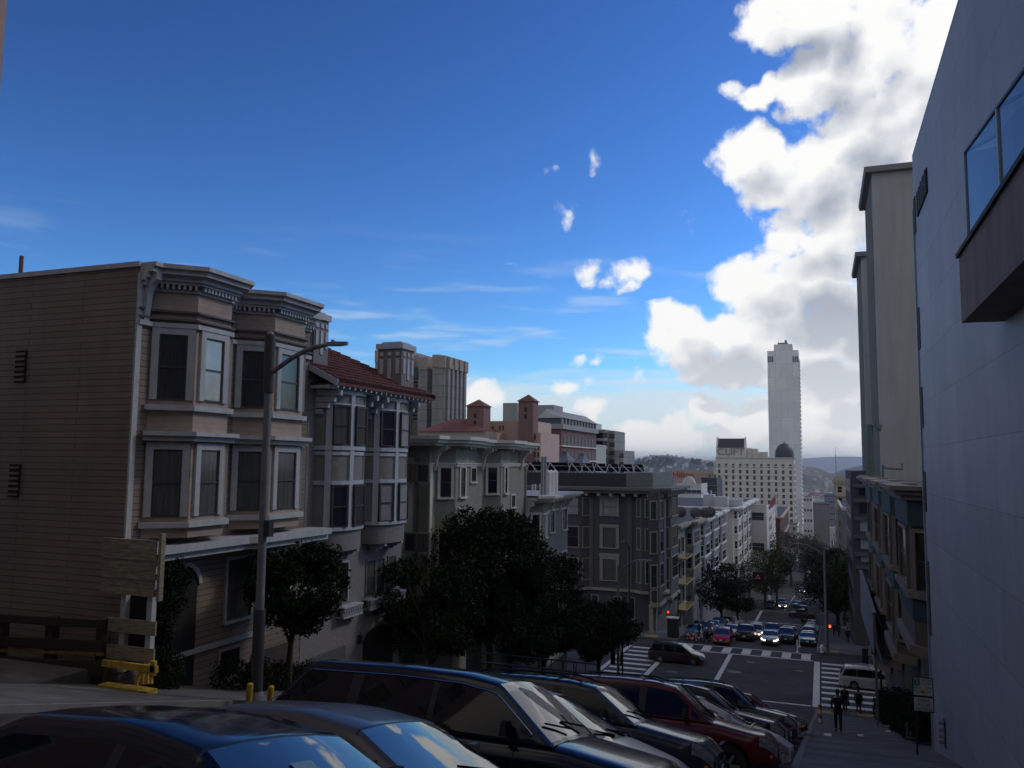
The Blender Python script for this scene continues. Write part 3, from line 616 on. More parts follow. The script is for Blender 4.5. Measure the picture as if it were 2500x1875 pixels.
D0_, D1_ = C1+.02, yf(1386, 1210)
PD = thing('lower_green_house', 'lower sage green corner house with white flues and steel vents on its flat roof', 'house', (XL-8, 57, G(57)))
zD = zf(1340, 1205)
mb = MB(); mb.prism([(XL-15, D0_), (XL, D0_), (XL, D1_), (XL-15, D1_)], -19, zD-.4); mb.build('wall', sage, PD)
d1 = (D0_+.6, yf(1338, 1250, XL+.8)+.8, .8, .8)
mb = MB(); mb.prism([(XL-.02, d1[0]), (XL+.8, d1[0]+.8), (XL+.8, d1[1]-.8), (XL-.02, d1[1])], -17, zD-.4); mb.build('bay', sage, PD)
pD = [(XL, D0_), (XL, d1[0]), (XL+.8, d1[0]+.8), (XL+.8, d1[1]-.8), (XL, d1[1]), (XL, D1_), (XL-15, D1_)]
mb = MB(); band(mb, pD, zD-.16, zD, 1.0); band(mb, pD, zD-.32, zD-.16, .8); band(mb, pD, zD-.48, zD-.32, .5); band(mb, pD[:-1], zD-1.3, zD-1.2, .1); mb.build('cornice', trimC, PD)
mb = MB(); mb.prism([(XL-15, D0_), (XL+.9, D0_), (XL+.9, D1_+.8), (XL-15, D1_+.8)], zD-.1, zD+.02); mb.build('roof', M('light roofing', (.42, .42, .41), .7, .15), PD)
W = Wall((XL, D0_), (XL, D1_))
for px_ in (1281, 1344, 1364, 1383): mb = MB(); bracket(mb, W, max(.1, min(W.L-.1, yf(px_, 1230)-D0_)), zD-1.5, zD-.48, .6, .15); mb.build('bracket', trimC, PD)
for z1_, z0_ in ((zf(1345, 1247), zf(1345, 1300)), (zf(1345, 1247)-3.3, zf(1345, 1300)-3.3)):
    bwin(PD, *d1, z0_, z1_, trimC, .3, .5)
    window(PD, W, yf(1343, 1270)-D0_, yf(1352, 1270)-D0_, z0_, z1_, trimC, .12, .07, .14); window(PD, W, yf(1372, 1270)-D0_, yf(1382, 1270)-D0_, z0_, z1_, trimC, .12, .07, .14)
mb = MB(); band(mb, [(XL, D0_), (XL, D1_)], -14.2, -13.9, .3); mb.build('belt_course', trimC, PD)
def pipe(name, px, py0, py1, Y, r, mat, label, cat, grp=None, hood=False):
    x0, z0 = xz(px, py0, Y); z1 = xz(px, py1, Y)[1]; m_ = MB(); z0 = zD+.0
    if hood: m_.tube([(x0, Y, z0), (x0, Y, z1-.25), (x0+.04, Y, z1-.1), (x0-.16, Y-.02, z1+.02)], r, 12)
    else: m_.tube([(x0, Y, z0), (x0, Y, z1)], r, 12); m_.tube([(x0, Y, z1), (x0, Y, z1+.12)], r*1.25, 12)
    return solo(m_, name, mat, label, cat, grp, 40)
for i, px_ in enumerate((1340, 1348, 1357)): pipe('flue', px_, 1195, 1152, 55.0+i*.5, .16, white, ['white hooded flue on the low green roof, leftmost and nearest of the three', 'middle of the three white hooded flues on the low green roof', 'white hooded flue on the low green roof, rightmost of the three'][i], 'flue', 'white flues on the green roof', True)
for i, px_ in enumerate((1324, 1331)): pipe('vent_stack', px_, 1195, 1119, 54.0+i*.6, .1, galv, ['tall thin steel vent stack left of its twin on the low green roof', 'right-hand tall thin steel vent stack, next to the white flues'][i], 'vent', 'steel vent stacks')
for i, px_ in enumerate((1300, 1307, 1319)): pipe('vent_pipe', px_, 1190, 1187-i, 53+i*.5, .05, white, ['short white roof pipe at the left end of the low green roof', 'short white roof pipe, second from the left on the low green roof', 'short white roof pipe just left of the steel vent stacks'][i], 'pipe', 'short roof pipes')

# ================================================================ left side, grey corner building across the cross street
slate = M('slate grey stucco', (.085, .082, .09), .85, .12, 2, .2, dirt=.15); trimE = M('dull cream trim', (.30, .285, .24), .7, .12, 3, .05); slated = M('charcoal parapet', (.035, .037, .042), .8, .15, 1, .1)
E0 = 98.0; E1 = yf(1648, 1250)
PE = thing('corner_apartment_block', 'dark slate corner apartment block with cream window frames and tilted solar racks on its roof', 'apartment block', (XL-10, 108, G(100)))
zE = xz(1450, 1190, E0)[1]; zgE = G(98)-1
xe0 = xz(1300, 1200, E0)[0]-4
EB = 1.1                                      # chamfered corner bay depth
xw = XL-2.2
foot = [(xe0, E0), (xw, E0), (xw+.9, E0-.9), (XL+.2, E0-.9), (XL+1.1, E0), (XL+1.1, E0+1.6), (XL, E0+2.6), (XL, E1), (xe0, E1)]
mb = MB(); mb.prism([(xe0, E0), (XL, E0), (XL, E1), (xe0, E1)], zgE-3, zE-.3); mb.build('wall', slate, PE)
zbE = xz(1500, 1436, E0)[1]
cb = [(xw, E0), (xw+.9, E0-.9), (XL+.2, E0-.9), (XL+1.1, E0), (XL+1.1, E0+1.6), (XL, E0+2.6)]
mb = MB(); mb.prism(cb, zbE, zE-.3); mb.build('corner_bay', slate, PE)
nb = (xz(1376, 1300, E0)[0], xz(1436, 1300, E0)[0])
mb = MB(); nbp = [(nb[0]-1, E0), (nb[0], E0-.9), (nb[1]-.6, E0-.9), (nb[1]+.3, E0)]; mb.prism(nbp, zbE, zE-.3); mb.build('bay', slate, PE)
sb = [(yf(1583, 1300), yf(1600, 1300)+1.2), (yf(1614, 1300), yf(1640, 1300))]
mb = MB()
for a, b in sb: 
    mb = MB(); mb.prism([(XL-.02, a), (XL+1, a+.9), (XL+1, b-.9), (XL-.02, b)], zbE-1.2-(a-E0)*.04, zE-.3); mb.build('bay', slate, PE)
    mb = MB(); band(mb, [(XL, a), (XL+1, a+.9), (XL+1, b-.9), (XL, b)], zbE-1.5-(a-E0)*.04, zbE-1.15-(a-E0)*.04, .2); mb.build('bay_base', trimE, PE)
mb = MB(); band(mb, [nbp[0], nbp[1], nbp[2], nbp[3], *cb], zbE-.3, zbE, .35); mb.build('belt_course', trimE, PE)
outl = [(xe0, E0), nbp[0], nbp[1], nbp[2], nbp[3], *cb, (XL, sb[0][0]), (XL+1, sb[0][0]+.9), (XL+1, sb[0][1]-.9), (XL, sb[0][1]), (XL, sb[1][0]), (XL+1, sb[1][0]+.9), (XL+1, sb[1][1]-.9), (XL, sb[1][1]), (XL, E1)]
cE = [(xe0, E0-.9), (XL+.3, E0-.9), (XL+1.1, E0), (XL+1.1, E1)]
mb = MB(); band(mb, cE, zE-.25, zE+.1, 1.0, 0, 1.2); band(mb, cE, zE-.6, zE-.25, .6, 0, 1.0); mb.build('cornice', M('dark cornice', (.13, .125, .12), .7, .15), PE)
mb = MB(); dentils(mb, cE, zE-.95, zE-.595, .5, 1.5, .4); setp(mb.build('modillions', trimE, PE), kind='stuff')
zp = xz(1450, 1153, E0+3)[1]
mb = MB(); mb.prism([(xe0, E0+1.0), (XL-.4, E0+1.0), (XL-.4, E1), (xe0, E1)], zE, zp-.1); mb.build('parapet', [slated], PE)
mb = MB(); mb.prism([(XL-3.6, E0+.95), (XL-.36, E0+.95), (XL-.36, E1+.05), (XL-3.6, E1+.05)], zE, zp+.05); mb.build('roof_block', M('grey parapet', (.15, .16, .15), .8, .15), PE)
Wn = Wall((xe0, E0), (XL, E0)); un = lambda px, py=1300: xz(px, py, E0)[0]-xe0
fl = [(1214, 1256), (1285, 1335), (1362, 1414)]
for i, (t_, b_) in enumerate(fl):
    z1_, z0_ = xz(1487, t_+3, E0)[1], xz(1487, b_+2, E0)[1]
    window(PE, Wn, un(1472), un(1504), z0_, z1_, trimE, .38, .14, .22, glassb if i == 0 else glassc, head=.3 if i == 2 else 0)
    for W in (Wall(nbp[1], nbp[2]),): window(PE, W, .5, W.L-.4, z0_, z1_, trimE if i else slate, .12, .08, .15, glassb if i == 0 else glassd)
    W = Wall(nbp[2], nbp[3]); window(PE, W, .2, W.L-.15, z0_, z1_, trimE, .1, .08, .15, glassc)
    W = Wall(cb[0], cb[1]); window(PE, W, .3, W.L-.3, z0_, z1_, trimE, .14, .08, .15, glassc)
    W = Wall(cb[1], cb[2]); window(PE, W, .45, W.L-.45, z0_, z1_, trimE, .14, .08, .15, glassd)
    W = Wall(cb[2], cb[3]); window(PE, W, .3, W.L-.3, z0_, z1_, trimE, .1, .08, .12, glassd)
    for a, b in sb:
        f3 = [Wall((XL, a), (XL+1, a+.9)), Wall((XL+1, a+.9), (XL+1, b-.9)), Wall((XL+1, b-.9), (XL, b))]
        for j, W in enumerate(f3): window(PE, W, .3 if j != 1 else .8, W.L-(.3 if j != 1 else .8), z0_-.15-(a-E0)*.02, z1_-.1, trimE, .12, .08, .15, glassd, pane=True)
for a, b in sb:
    W = Wall((XL, a), (XL+1, a+.9)); window(PE, W, .3, W.L-.3, zbE-.9, zbE+1.1-.6, trimE, .12, .08, .15, glassd)
for W_, u_ in ((Wn, un(1443)), (Wn, un(1537)), (Wall((XL, E0), (XL, E1)), sb[0][1]-E0+1), (Wall((XL, E0), (XL, E1)), sb[1][1]-E0+.8)):
    mb = MB(); W_.box(mb, u_-.3, u_+.3, zbE, zE-.6, 0, .12); mb.build('pilaster', M('slate pilaster', (.12, .11, .11), .8, .1), PE)
W = Wall((XL, E0), (XL, E1)); mb = MB(); ud = yf(1590, 1500)-E0; zd = zf(1590, 1540)
W.box(mb, ud-.9, ud+.9, zd, zd+3.2, 0, .06); mb.build('door', blackm, PE)
mb = MB(); W.box(mb, ud-1.3, ud-.9, zd-.3, zd+3.5, 0, .4); mb.build('door_column', trimE, PE); mb = MB(); W.box(mb, ud+.9, ud+1.3, zd-.3, zd+3.5, 0, .4); mb.build('door_column', trimE, PE)
for a_, c_ in ((2, 4.2), (9.5, 11.5), (13.5, 15.5)): window(PE, W, a_, c_, zd+.9, zd+2.8, slate, .1, .05, .1, glassd)
for a_, c_ in ((un(1445), un(1460)), (un(1500), un(1515)), (un(1535), un(1548))): window(PE, Wn, a_, c_, zbE-3.4, zbE-1.0, trimE, .1, .05, .1, glassd)
# solar racks
solm = M('black solar panel', (.012, .013, .02), .25, .1, 3, 0, spec=.6); alu = M('aluminium strut', (.34, .35, .37), .5, .1, 4, 0)
rk = [1283, 1330, 1388, 1418, 1448, 1480, 1510, 1545, 1572]
for i, (a, b) in enumerate(zip(rk, rk[1:])):
    Yr = E0+3.0; x0, zt = xz(a+1, 1127+(a-1283)*.026, Yr+1.6); x1 = xz(b-1, 1130, Yr+1.6)[0]; zb_ = zp-.1; ztt = zt
    P_ = thing('solar_rack', ['tilted black solar rack on the slate roof, leftmost beside the green house', 'tilted solar rack on the slate roof right behind the steel vent stacks', 'third tilted solar rack from the left on the slate roof', 'fourth tilted solar rack from the left on the slate roof', 'fourth tilted solar rack from the right on the slate roof', 'third tilted solar rack from the right on the slate roof', 'second tilted solar rack from the right on the slate roof', 'rightmost tilted black solar rack on the slate roof'][i], 'solar panel', ((x0+x1)/2, Yr, zp), 'solar racks on the slate roof')
    mb = MB(); mb.hexa([(x0, Yr+2.6, zb_+.2), (x1-.1, Yr+2.6, zb_+.2), (x1-.1, Yr+2.7, zb_+.3), (x0, Yr+2.7, zb_+.3)], [(x0, Yr+1.6, ztt-.08), (x1-.1, Yr+1.6, ztt-.08), (x1-.1, Yr+1.7, ztt), (x0, Yr+1.7, ztt)]); mb.build('panel', solm, P_)
    for q in (.2,):
        xa = x0+(x1-x0)*q
        for p0, p1 in (((xa-.1, Yr+.6, zb_), (xa, Yr+1.55, ztt-.1)), ((xa+1.5, Yr+.4, zb_), (xa+.1, Yr+1.5, ztt-.1)), ((xa+.9, Yr+.6, zb_), (xa+.7, Yr+1.5, ztt-1.0))): mb = MB(); mb.beam(p0, p1, .09, .09); mb.build('strut', alu, P_)
    mb = MB(); mb.beam((x0, Yr+1.5, ztt-.45), (x1-.1, Yr+1.5, ztt-.45), .07, .07); mb.build('rail', alu, P_)

# ================================================================ generic town building
def town(name, label, cat, x0, x1, y0, y1, zt, mat, wm, side=1, nf=0, fl=3.2, sw=0, cor=None, cw=.5, bays=(), bayd=.9, faces='ns', ww=1.0, wh=1.6, top=.9, zb=None, nskip=0, roofm=None, group=None, frontw=True):
    """box building: the face to the camera (y = y0) with nf windows a floor, street face with sw windows a floor, bays along it"""
    zg = (G(y0) if zb is None else zb)-1.5; XF = x1 if side > 0 else x0
    P = thing(name, label, cat, ((x0+x1)/2, (y0+y1)/2, zg), group)
    m_ = MB(); m_.prism([(x0, y0), (x1, y0), (x1, y1), (x0, y1)], zg-4, zt-.2); m_.build('wall', mat, P)
    m_ = MB(); m_.prism([(x0+.25, y0+.25), (x1-.25, y0+.25), (x1-.25, y1-.25), (x0+.25, y1-.25)], zt-.21, zt-.15); m_.build('roof', roofm or roofd, P)
    if side > 0: path = [(x0, y0), (x1, y0)]+[q for a, b in bays for q in ((x1, a), (x1+bayd, a+bayd*.9), (x1+bayd, b-bayd*.9), (x1, b))]+[(x1, y1)]
    else: path = [(x0, y1)]+[q for a, b in reversed(bays) for q in ((x0, b), (x0-bayd, b-bayd*.9), (x0-bayd, a+bayd*.9), (x0, a))]+[(x0, y0), (x1, y0)]
    m_ = MB()
    if cor: band(m_, path, zt-.3, zt+.05, cw); band(m_, path, zt-.7, zt-.3, cw*.5); m_.build('cornice', cor, P)
    else: band(m_, path, zt-.3, zt+.05, .06, 0, .3); m_.build('coping', mat, P)
    nfl = max(1, int((zt-top-zg-1)/fl))
    for a, b in bays:
        m_ = MB(); s_ = side; m_.prism([(XF, a), (XF+s_*bayd, a+bayd*.9), (XF+s_*bayd, b-bayd*.9), (XF, b)][::s_], zg+4.5, zt-.25); m_.build('bay', mat, P)
        m_ = MB()
        for i in range(nfl-1):
            z1 = zt-top-i*fl; band(m_, [(XF, a), (XF+bayd, a+bayd*.9), (XF+bayd, b-bayd*.9), (XF, b)] if s_ > 0 else [(XF, b), (XF-bayd, b-bayd*.9), (XF-bayd, a+bayd*.9), (XF, a)], z1-wh-.35, z1-wh-.1, .18)
        m_.build('bay_sills', cor or mat, P)
    for i in range(nfl):
        z1 = zt-top-i*fl; z0 = z1-wh
        if nf:
            W = Wall((x0, y0), (x1, y0))
            for k in range(nf):
                if k < nskip: continue
                uu = W.L*(k+.5)/nf; simplewin(P, W, uu-ww/2, uu+ww/2, z0, z1, wm)
        if i >= nfl-1 and bays: continue
        if bays:
            for a, b in bays:
                q = [(XF, a), (XF+side*bayd, a+bayd*.9), (XF+side*bayd, b-bayd*.9), (XF, b)]
                for A_, B_ in (zip(q, q[1:]) if side > 0 else zip(q[::-1], q[::-1][1:])):
                    W = Wall(A_, B_); k = .22*W.L; simplewin(P, W, k, W.L-k, z0, z1, wm)
        if sw:
            W = Wall((x1, y0), (x1, y1)) if side > 0 else Wall((x0, y1), (x0, y0))
            for k in range(sw):
                uu = W.L*(k+.5)/sw; yy = (W.A+W.u*uu).y
                if any(a-.6 < yy < b+.6 for a, b in bays): continue
                simplewin(P, W, uu-ww/2, uu+ww/2, z0, z1, wm)
    return P
grd = M('far window glass', (.03, .035, .045), .12, .3, .15, 0, spec=.6)
creamw = M('pale stone', (.68, .66, .58), .85, .1, .4, .1, dirt=.1); whitew = M('white stucco', (.64, .64, .61), .85, .08, .5, .1, dirt=.12); tanw = M('tan plaster', (.32, .27, .19), .85, .12, .5, .1, dirt=.15)
greyw = M('grey plaster', (.2, .2, .2), .85, .12, .5, .1, dirt=.12); redb = M('dark red brick', (.11, .035, .03), .85, .15, 1, .15, brick=(.5, .17, (.12, .09, .08))); pinkw = M('salmon stucco', (.50, .37, .30), .85, .08, .3, .05)
brickw = M('brown red brick', (.17, .09, .075), .85, .12, .5, .1); concg = M('grey concrete tower', (.27, .26, .25), .85, .12, .15, .05, dirt=.2, brick=(400, 3.2, (.19, .185, .18), .18)); ycream = M('yellow cream plaster', (.46, .42, .31), .85, .08, .4, .05)
def yL(px, py=1250): return yf(px, py)
# second block, left: fire-escape block, white bays, white row
y0, y1 = E1+.1, yL(1700)
PF = town('fire_escape_building', 'tan and grey walk-up building with yellow balconies, right of the slate corner block', 'building', XL-16, XL, y0, y1, zf(1700, 1268)+.3, greyw, [trimE, glassd], nf=0, sw=0, cor=tanw, cw=.9, bays=((y0+9, y1-1),), top=1.6, fl=3.4)
W = Wall((XL, y0), (XL, y1))
for i in range(5):
    z1 = zf(1700, 1268)-1.6-i*3.4; window(PF, W, 1.2, 3.6, z1-2.1, z1, trimE, .15, .1, .15, glassd); window(PF, W, 5, 6.8, z1-2.1, z1, trimE, .15, .1, .15, glassd)
    mb = MB(); W.box(mb, .8, 8.4, z1-2.6, z1-2.45, 0, 1.3); mb.build('balcony', yellowp if False else M('yellowish balcony paint', (.4, .33, .15), .7, .15), PF)
    mb = MB(); W.box(mb, .8, 8.4, z1-1.6, z1-1.53, 1.22, 1.3)
    for k in range(14): W.box(mb, .8+k*.57, .84+k*.57, z1-2.45, z1-1.6, 1.24, 1.28)
    mb.build('railing', darkmet, PF)
mb = MB(); W.box(mb, 4, 9, z1-6, z1-3.4, 0, 2.2); mb.build('awning', M('black awning', (.012, .012, .015), .7), PF)
yg0 = y1+.3; yg1 = 169.5; mg = (yg1-yg0)
town('grey_flats', 'grey apartment building with dishes on its roof, pale bay windows, beyond the balconies', 'building', XL-20, XL, yg0, yg1, zf(1740, 1252), greyw, [whitew, glassd], nf=3, cor=whitew, cw=.8, bays=[(yg0+mg*k/3+1.2, yg0+mg*(k+1)/3-1.2) for k in range(3)], fl=3.3)
yh1 = yL(1836); mh = (yh1-190)/4
town('white_flats', 'white apartment building with bright roof edge and stacked bays at the block end', 'building', XL-22, XL, 190, yh1, zf(1825, 1222), whitew, [white, glassd], nf=5, cor=white, cw=1.3, bays=[(190+mh*k+1.5, 190+mh*(k+1)-1.5) for k in range(4)], fl=3.3)
yi1 = min(yL(1872), 275) if yL(1872) < 276 else yL(1872)
town('ornate_flats', 'ornate cream building with a stepped facade just beyond the white flats', 'building', XL-16, XL, 292.5, yi1, xz(1856, 1264, 292)[1], creamw, [creamw, glassd], nf=3, cor=creamw, cw=.5, bays=[(296+9*k, 302+9*k) for k in range(4)], fl=3.3)
yk = yL(1892)
town('grey_slab', 'narrow grey party wall building between cream and dark red buildings', 'building', XL-14, XL+.2, yi1+.5, yk, xz(1886, 1252, yi1)[1], creamw, [greyw, glassd], sw=5, fl=3.3)
town('red_club_building', 'dark red building with pinkish cream roof bands below the flagpole', 'building', XL-24, XL+2, yk+.5, yL(1914, 1270)+10, xz(1893, 1262, yk)[1], redb, [redb, glassd], sw=9, cor=M('pinkish cream trim', (.5, .36, .28), .8, .1), cw=1.2, fl=4.2)
PR = bpy.data.objects['red_club_building']; mb = MB(); zz = zf(1905, 1322, XL+2.2); mb.beam((XL+2.1, yk+1, zz), (XL+2.1, yL(1914, 1270)+9, zz), .5, 1.3); mb.build('band', M('pinkish cream trim', (.5, .36, .28)), PR)
bx0 = xz(1913, 1283, 470)[0]; bx1 = xz(1946, 1283, 470)[0]
town('white_garage', 'white low building with pale roof edge, right of the red building', 'building', bx0-6, bx1, 470, 500, xz(1930, 1283, 470)[1], whitew, [whitew, glassd], nf=4, sw=5, cor=white, cw=.6, fl=3.8)
# flagpole with flags
YF = yk+4; fx, fz0 = xz(1896, 1272, YF); fz1 = xz(1896, 1201, YF)[1]
pf_ = thing('flagpole', 'tall white flagpole with two limp flags above the red building', 'flagpole', (fx, YF, fz0))
mb = MB(); mb.tube([(fx, YF, fz0-2), (fx, YF, fz1)], [.35, .16], 8); mb.build('pole', white, pf_)
for k, c_ in ((0, (.35, .1, .1)), (5.5, (.5, .5, .55))):
    mb = MB(); zt = fz1-1-k
    for j in range(4): mb.quad((fx-.2-.6*j, YF+.2*(j % 2), zt-.9*j), (fx-.8-.6*j, YF+.2*((j+1) % 2), zt-.9*(j+1)), (fx-.8-.6*j, YF+.2*((j+1) % 2), zt-4-.5*(j+1)), (fx-.2-.6*j, YF+.2*(j % 2), zt-4-.5*j))
    mb.build('flag', M('flag cloth %d' % k, c_, .8, .5, 1.5), pf_)
# satellite dishes on the grey flats' roof
zr_ = zf(1740, 1252)
for i, (px_, ya) in enumerate(((1650, yg0+1), (1661, yg0+2), (1697, yg0+1), (1722, yg0+2), (1733, yg0+4))):
    x_ = xz(px_, 1235, ya)[0]; mb = MB(); mb.tube([(x_, ya, zr_-.2), (x_, ya, zr_+.8)], .06, 6); mb.lathe([(.05, .0), (.55, .1), (.9, .32)], (x_, ya, zr_+1.0), 12, 'y'); mb.lathe([(.9, .34), (.5, .14), (.05, .04)], (x_, ya, zr_+1.0), 12, 'y')
    solo(mb, 'satellite_dish', M('grey dish', (.08, .085, .09), .5, .1), ['leftmost dark satellite dish on the grey flats roof', 'second dark satellite dish from the left on the grey flats roof', 'dark satellite dish in the middle of the row of five on the grey roof', 'fourth dark satellite dish from the left on the grey flats roof', 'rightmost dark satellite dish on the grey flats roof'][i], 'satellite dish', 'dark satellite dishes on the roof')
for i, (px_, ya, w_, h_) in enumerate(((1760, 193, 3, 2.2), (1790, 196, 4, 1.6), (1730, 195, 2.4, 2.6))):
    x_, z_ = xz(px_, 1222, ya); mb = MB(); mb.box(x_-w_/2, x_+w_/2, ya, ya+3, zf(1825, 1222)-.3, zf(1825, 1222)+h_); mb.tube([(x_+.5, ya+1, zf(1825, 1222)+h_), (x_+.5, ya+1, zf(1825, 1222)+h_+1)], .15, 8)
    solo(mb, 'rooftop_unit', M('pale metal box', (.5, .52, .56), .6, .08), ['pale vent box in the middle of the white flats roof', 'widest pale vent box on the white flats roof', 'tallest pale vent box at the left on the white flats roof'][i], 'roof unit', 'pale rooftop boxes')

# ---- background buildings between the grey roof and the hotel
def bpx(name, label, cat, pxa, pxb, pyt, Y, depth, mat, wm, nf=0, sw=0, fl=3.3, **k):
    x0, z_ = xz(pxa, pyt, Y); x1, _ = xz(pxb, pyt, Y); return town(name, label, cat, x0, x1, Y, Y+depth, z_, mat, wm, nf=nf, sw=sw, fl=fl, zb=min(G(Y), z_-12), **k)
PH = bpx('sign_hotel', 'pale hotel block with large red lettering at its top left', 'hotel', 1645, 1742, 1147, 620, 30, M('pinkish hotel wall', (.42, .33, .25), .85, .06), [whitew, grd], nf=6, ww=3.2, wh=2.2, top=16, fl=4)
def lettering(body, name, parent, mat, loc, size, rotx=90, rotz=0, ext=.02, align='CENTER', sx=1):
    cu = bpy.data.curves.new(name, 'FONT'); cu.body = body; cu.size = size; cu.extrude = ext; cu.align_x = align; cu.align_y = 'CENTER'
    tmp = bpy.data.objects.new('tmp', cu); sc.collection.objects.link(tmp); dg = bpy.context.evaluated_depsgraph_get(); me = bpy.data.meshes.new_from_object(tmp.evaluated_get(dg)); bpy.data.objects.remove(tmp)
    rm = Matrix.Rotation(R(rotz), 4, 'Z')@Matrix.Rotation(R(rotx), 4, 'X')@Matrix.Diagonal((sx, 1, 1, 1)); me.transform(rm); me.transform(Matrix.Translation(Vector(loc)-OFF.get(parent.name, Vector())))
    me.materials.clear(); me.materials.append(mat); o = bpy.data.objects.new(name, me); sc.collection.objects.link(o); o.parent = parent; OFF[o.name] = OFF.get(parent.name, Vector()); return o
x_, z_ = xz(1668, 1159, 619.6); lettering('Hilton', 'lettering', PH, M('red sign letters', (.4, .02, .02), .6, 0, 1, 0), (x_, 619.6, z_), 6.4, ext=.2)
bpx('arched_gable_building', 'white building with rounded gable and dark square windows, in front of the lettered hotel', 'building', 1652, 1712, 1180, 400, 22, whitew, [whitew, grd], nf=5, ww=2.2, wh=2.6, top=3, fl=6)
x_, z_ = xz(1681, 1180, 399.7); mb = MB(); mb.extr([(x_+3.2*math.cos(t*math.pi/12), 399.7, z_-1.2+4.6*math.sin(t*math.pi/12)) for t in range(13)], (0, 2.5, 0)); mb.build('gable', whitew, bpy.data.objects['arched_gable_building'])
bpx('dark_glass_block', 'black and white modern block with tall paired windows beside the hotel', 'building', 1712, 1750, 1166, 430, 25, M('black cladding', (.03, .035, .045), .4, .1), [white, grd], nf=3, ww=3, wh=7, top=4, fl=11)
bpx('white_roof_block', 'bright white low block with rooftop screens behind the roof dishes', 'building', 1646, 1712, 1206, 300, 20, white, [white, grd], nf=2, ww=4, wh=2, top=2, fl=6)
bpx('white_penthouse_block', 'small white box building with one dark window beside the dark red building', 'building', 1829, 1871, 1236, 230, 10, white, [white, grd], nf=1, ww=3, wh=2, top=1.6, fl=8)
bpx('tan_block_far', 'tan far block peeping between lettered hotel and cream hotel', 'building', 1727, 1752, 1156, 600, 20, tanw, [tanw, grd], nf=2, fl=4)

# ---- cream hotel with small pitched penthouse and dome
Yc = 540.0; x0, zt = xz(1747, 1116, Yc); x1 = xz(1938, 1116, Yc)[0]
PCl = town('cream_hotel', 'large cream hotel with small windows, rooftop lettering and a dome, before the tall slab', 'hotel', x0, x1, Yc, Yc+24, zt, creamw, [creamw, grd], nf=11, sw=6, fl=3.75, cor=creamw, cw=.8, ww=1.5, wh=2.2, top=4.2)
for py_ in (1137, 1158, 1173): z_ = xz(1800, py_+1, Yc)[1]; mb = MB(); band(mb, [(x0, Yc), (x1, Yc), (x1, Yc+24)], z_-.3, z_+.2, .35); mb.build('band', creamw, PCl)
xa, za = xz(1748, 1070, Yc+4); xb = xz(1820, 1070, Yc+4)[0]; zb_ = xz(1748, 1092, Yc+4)[1]
mb = MB(); mb.box(xa, xb, Yc+4, Yc+14, zt-.5, zb_); 
for x_ in (xa, xb-1): mb.extr([(x_, Yc+4, zb_), (x_, Yc+14, zb_), (x_, Yc+10, za+.9), (x_, Yc+8, za+.9)], (1, 0, 0))
mb.build('penthouse', creamw, PCl)
mb = MB(); mb.extr([(xa+1, Yc+3.6, zb_-.2), (xa+1, Yc+14.4, zb_-.2), (xa+1, Yc+9, za)], (xb-xa-2, 0, 0)); mb.build('roof', M('dark slate', (.05, .05, .055), .8, .15, .5), PCl)
x_, z_ = xz(1784, 1103, Yc+3.9); lettering('CLIFT', 'lettering', PCl, M('dull sign letters', (.25, .25, .22), .7, 0, 1, 0), (x_, Yc+3.8, z_), 6.2, ext=.25, sx=1.1)
xd, zd_ = xz(1915, 1108, Yc+12); mb = MB(); rD = 5.8
mb.lathe([(rD*math.cos(t*math.pi/20), rD*1.25*math.sin(t*math.pi/20)) for t in range(11)], (xd, Yc+12, zd_-.5), 24); mb.lathe([(rD, -3), (rD, 0)], (xd, Yc+12, zd_-.5), 24); mb.tube([(xd, Yc+12, zd_+rD*1.2-.6), (xd, Yc+12, zd_+rD*1.2+1.4)], [.5, .05], 8)
mb.build('dome', M('dark copper dome', (.05, .055, .06), .5, .2, .5), PCl, 50)
xa, za = xz(1822, 1094, Yc+8); mb = MB(); mb.box(xa, xa+3.4, Yc+8, Yc+12, zt-.5, za); mb.box(xa+3.6, xa+7, Yc+8, Yc+12, zt-.5, za-.4); mb.box(xa+7, xa+13, Yc+9, Yc+12, zt-.5, za-2.4); mb.build('lift_housing', creamw, PCl)
# ---- tall slab tower
Yt = 700.0; x0, z1 = xz(1873, 857, Yt); x1 = xz(1949, 857, Yt)[0]; slab = M('pale slab cladding', (.78, .80, .80), .8, .07, .05, 0, brick=(9, 11, (.66, .69, .71), .25), dirt=.08)
PT = thing('slab_tower', 'very tall pale windowless slab tower with stepped top behind the cream hotel', 'tower', ((x0+x1)/2, Yt+12, -60))
mb = MB(); mb.box(x0, x1, Yt, Yt+26, -70, z1); mb.build('shaft', slab, PT)
xa, za = xz(1889, 841, Yt); xb = xz(1934, 841, Yt)[0]; mb = MB(); mb.box(xa, xb, Yt+.1, Yt+25.9, z1, za); mb.build('crown', slab, PT)
za2 = xz(1900, 836, Yt)[1]; mb = MB(); mb.box(xa+3, xb-3.5, Yt+2, Yt+8, za, za2); mb.tube([(xb-5, Yt+3, za2), (xb-5, Yt+3, za2+2)], .9, 8); mb.tube([(xa+3.5, Yt+3, za2), (xa+3.5, Yt+3, za2+3)], .12, 6); mb.build('roof_mast', M('roof gear', (.2, .22, .24)), PT)
for pa, pb in ((1873.5, 1888), (1934.5, 1949)):
    xa, za = xz(pa, 870, Yt); xb, zb_ = xz(pb, 884, Yt); mb = MB(); mb.box(xa, xb, Yt-.15, Yt, zb_, za); 
    for k in range(1, 3): mb.box(xa+(xb-xa)*k/3-.1, xa+(xb-xa)*k/3+.1, Yt-.22, Yt-.15, zb_, za, 1)
    mb.build('window', [M('blue window band', (.1, .16, .22), .2), slab], PT)
for k in range(40):
    z_ = z1-8-k*3.4; mb = MB(); mb.box(x1, x1+.8, Yt+2, Yt+24, z_-.7, z_+.7); mb.build('balcony_band', white, PT)

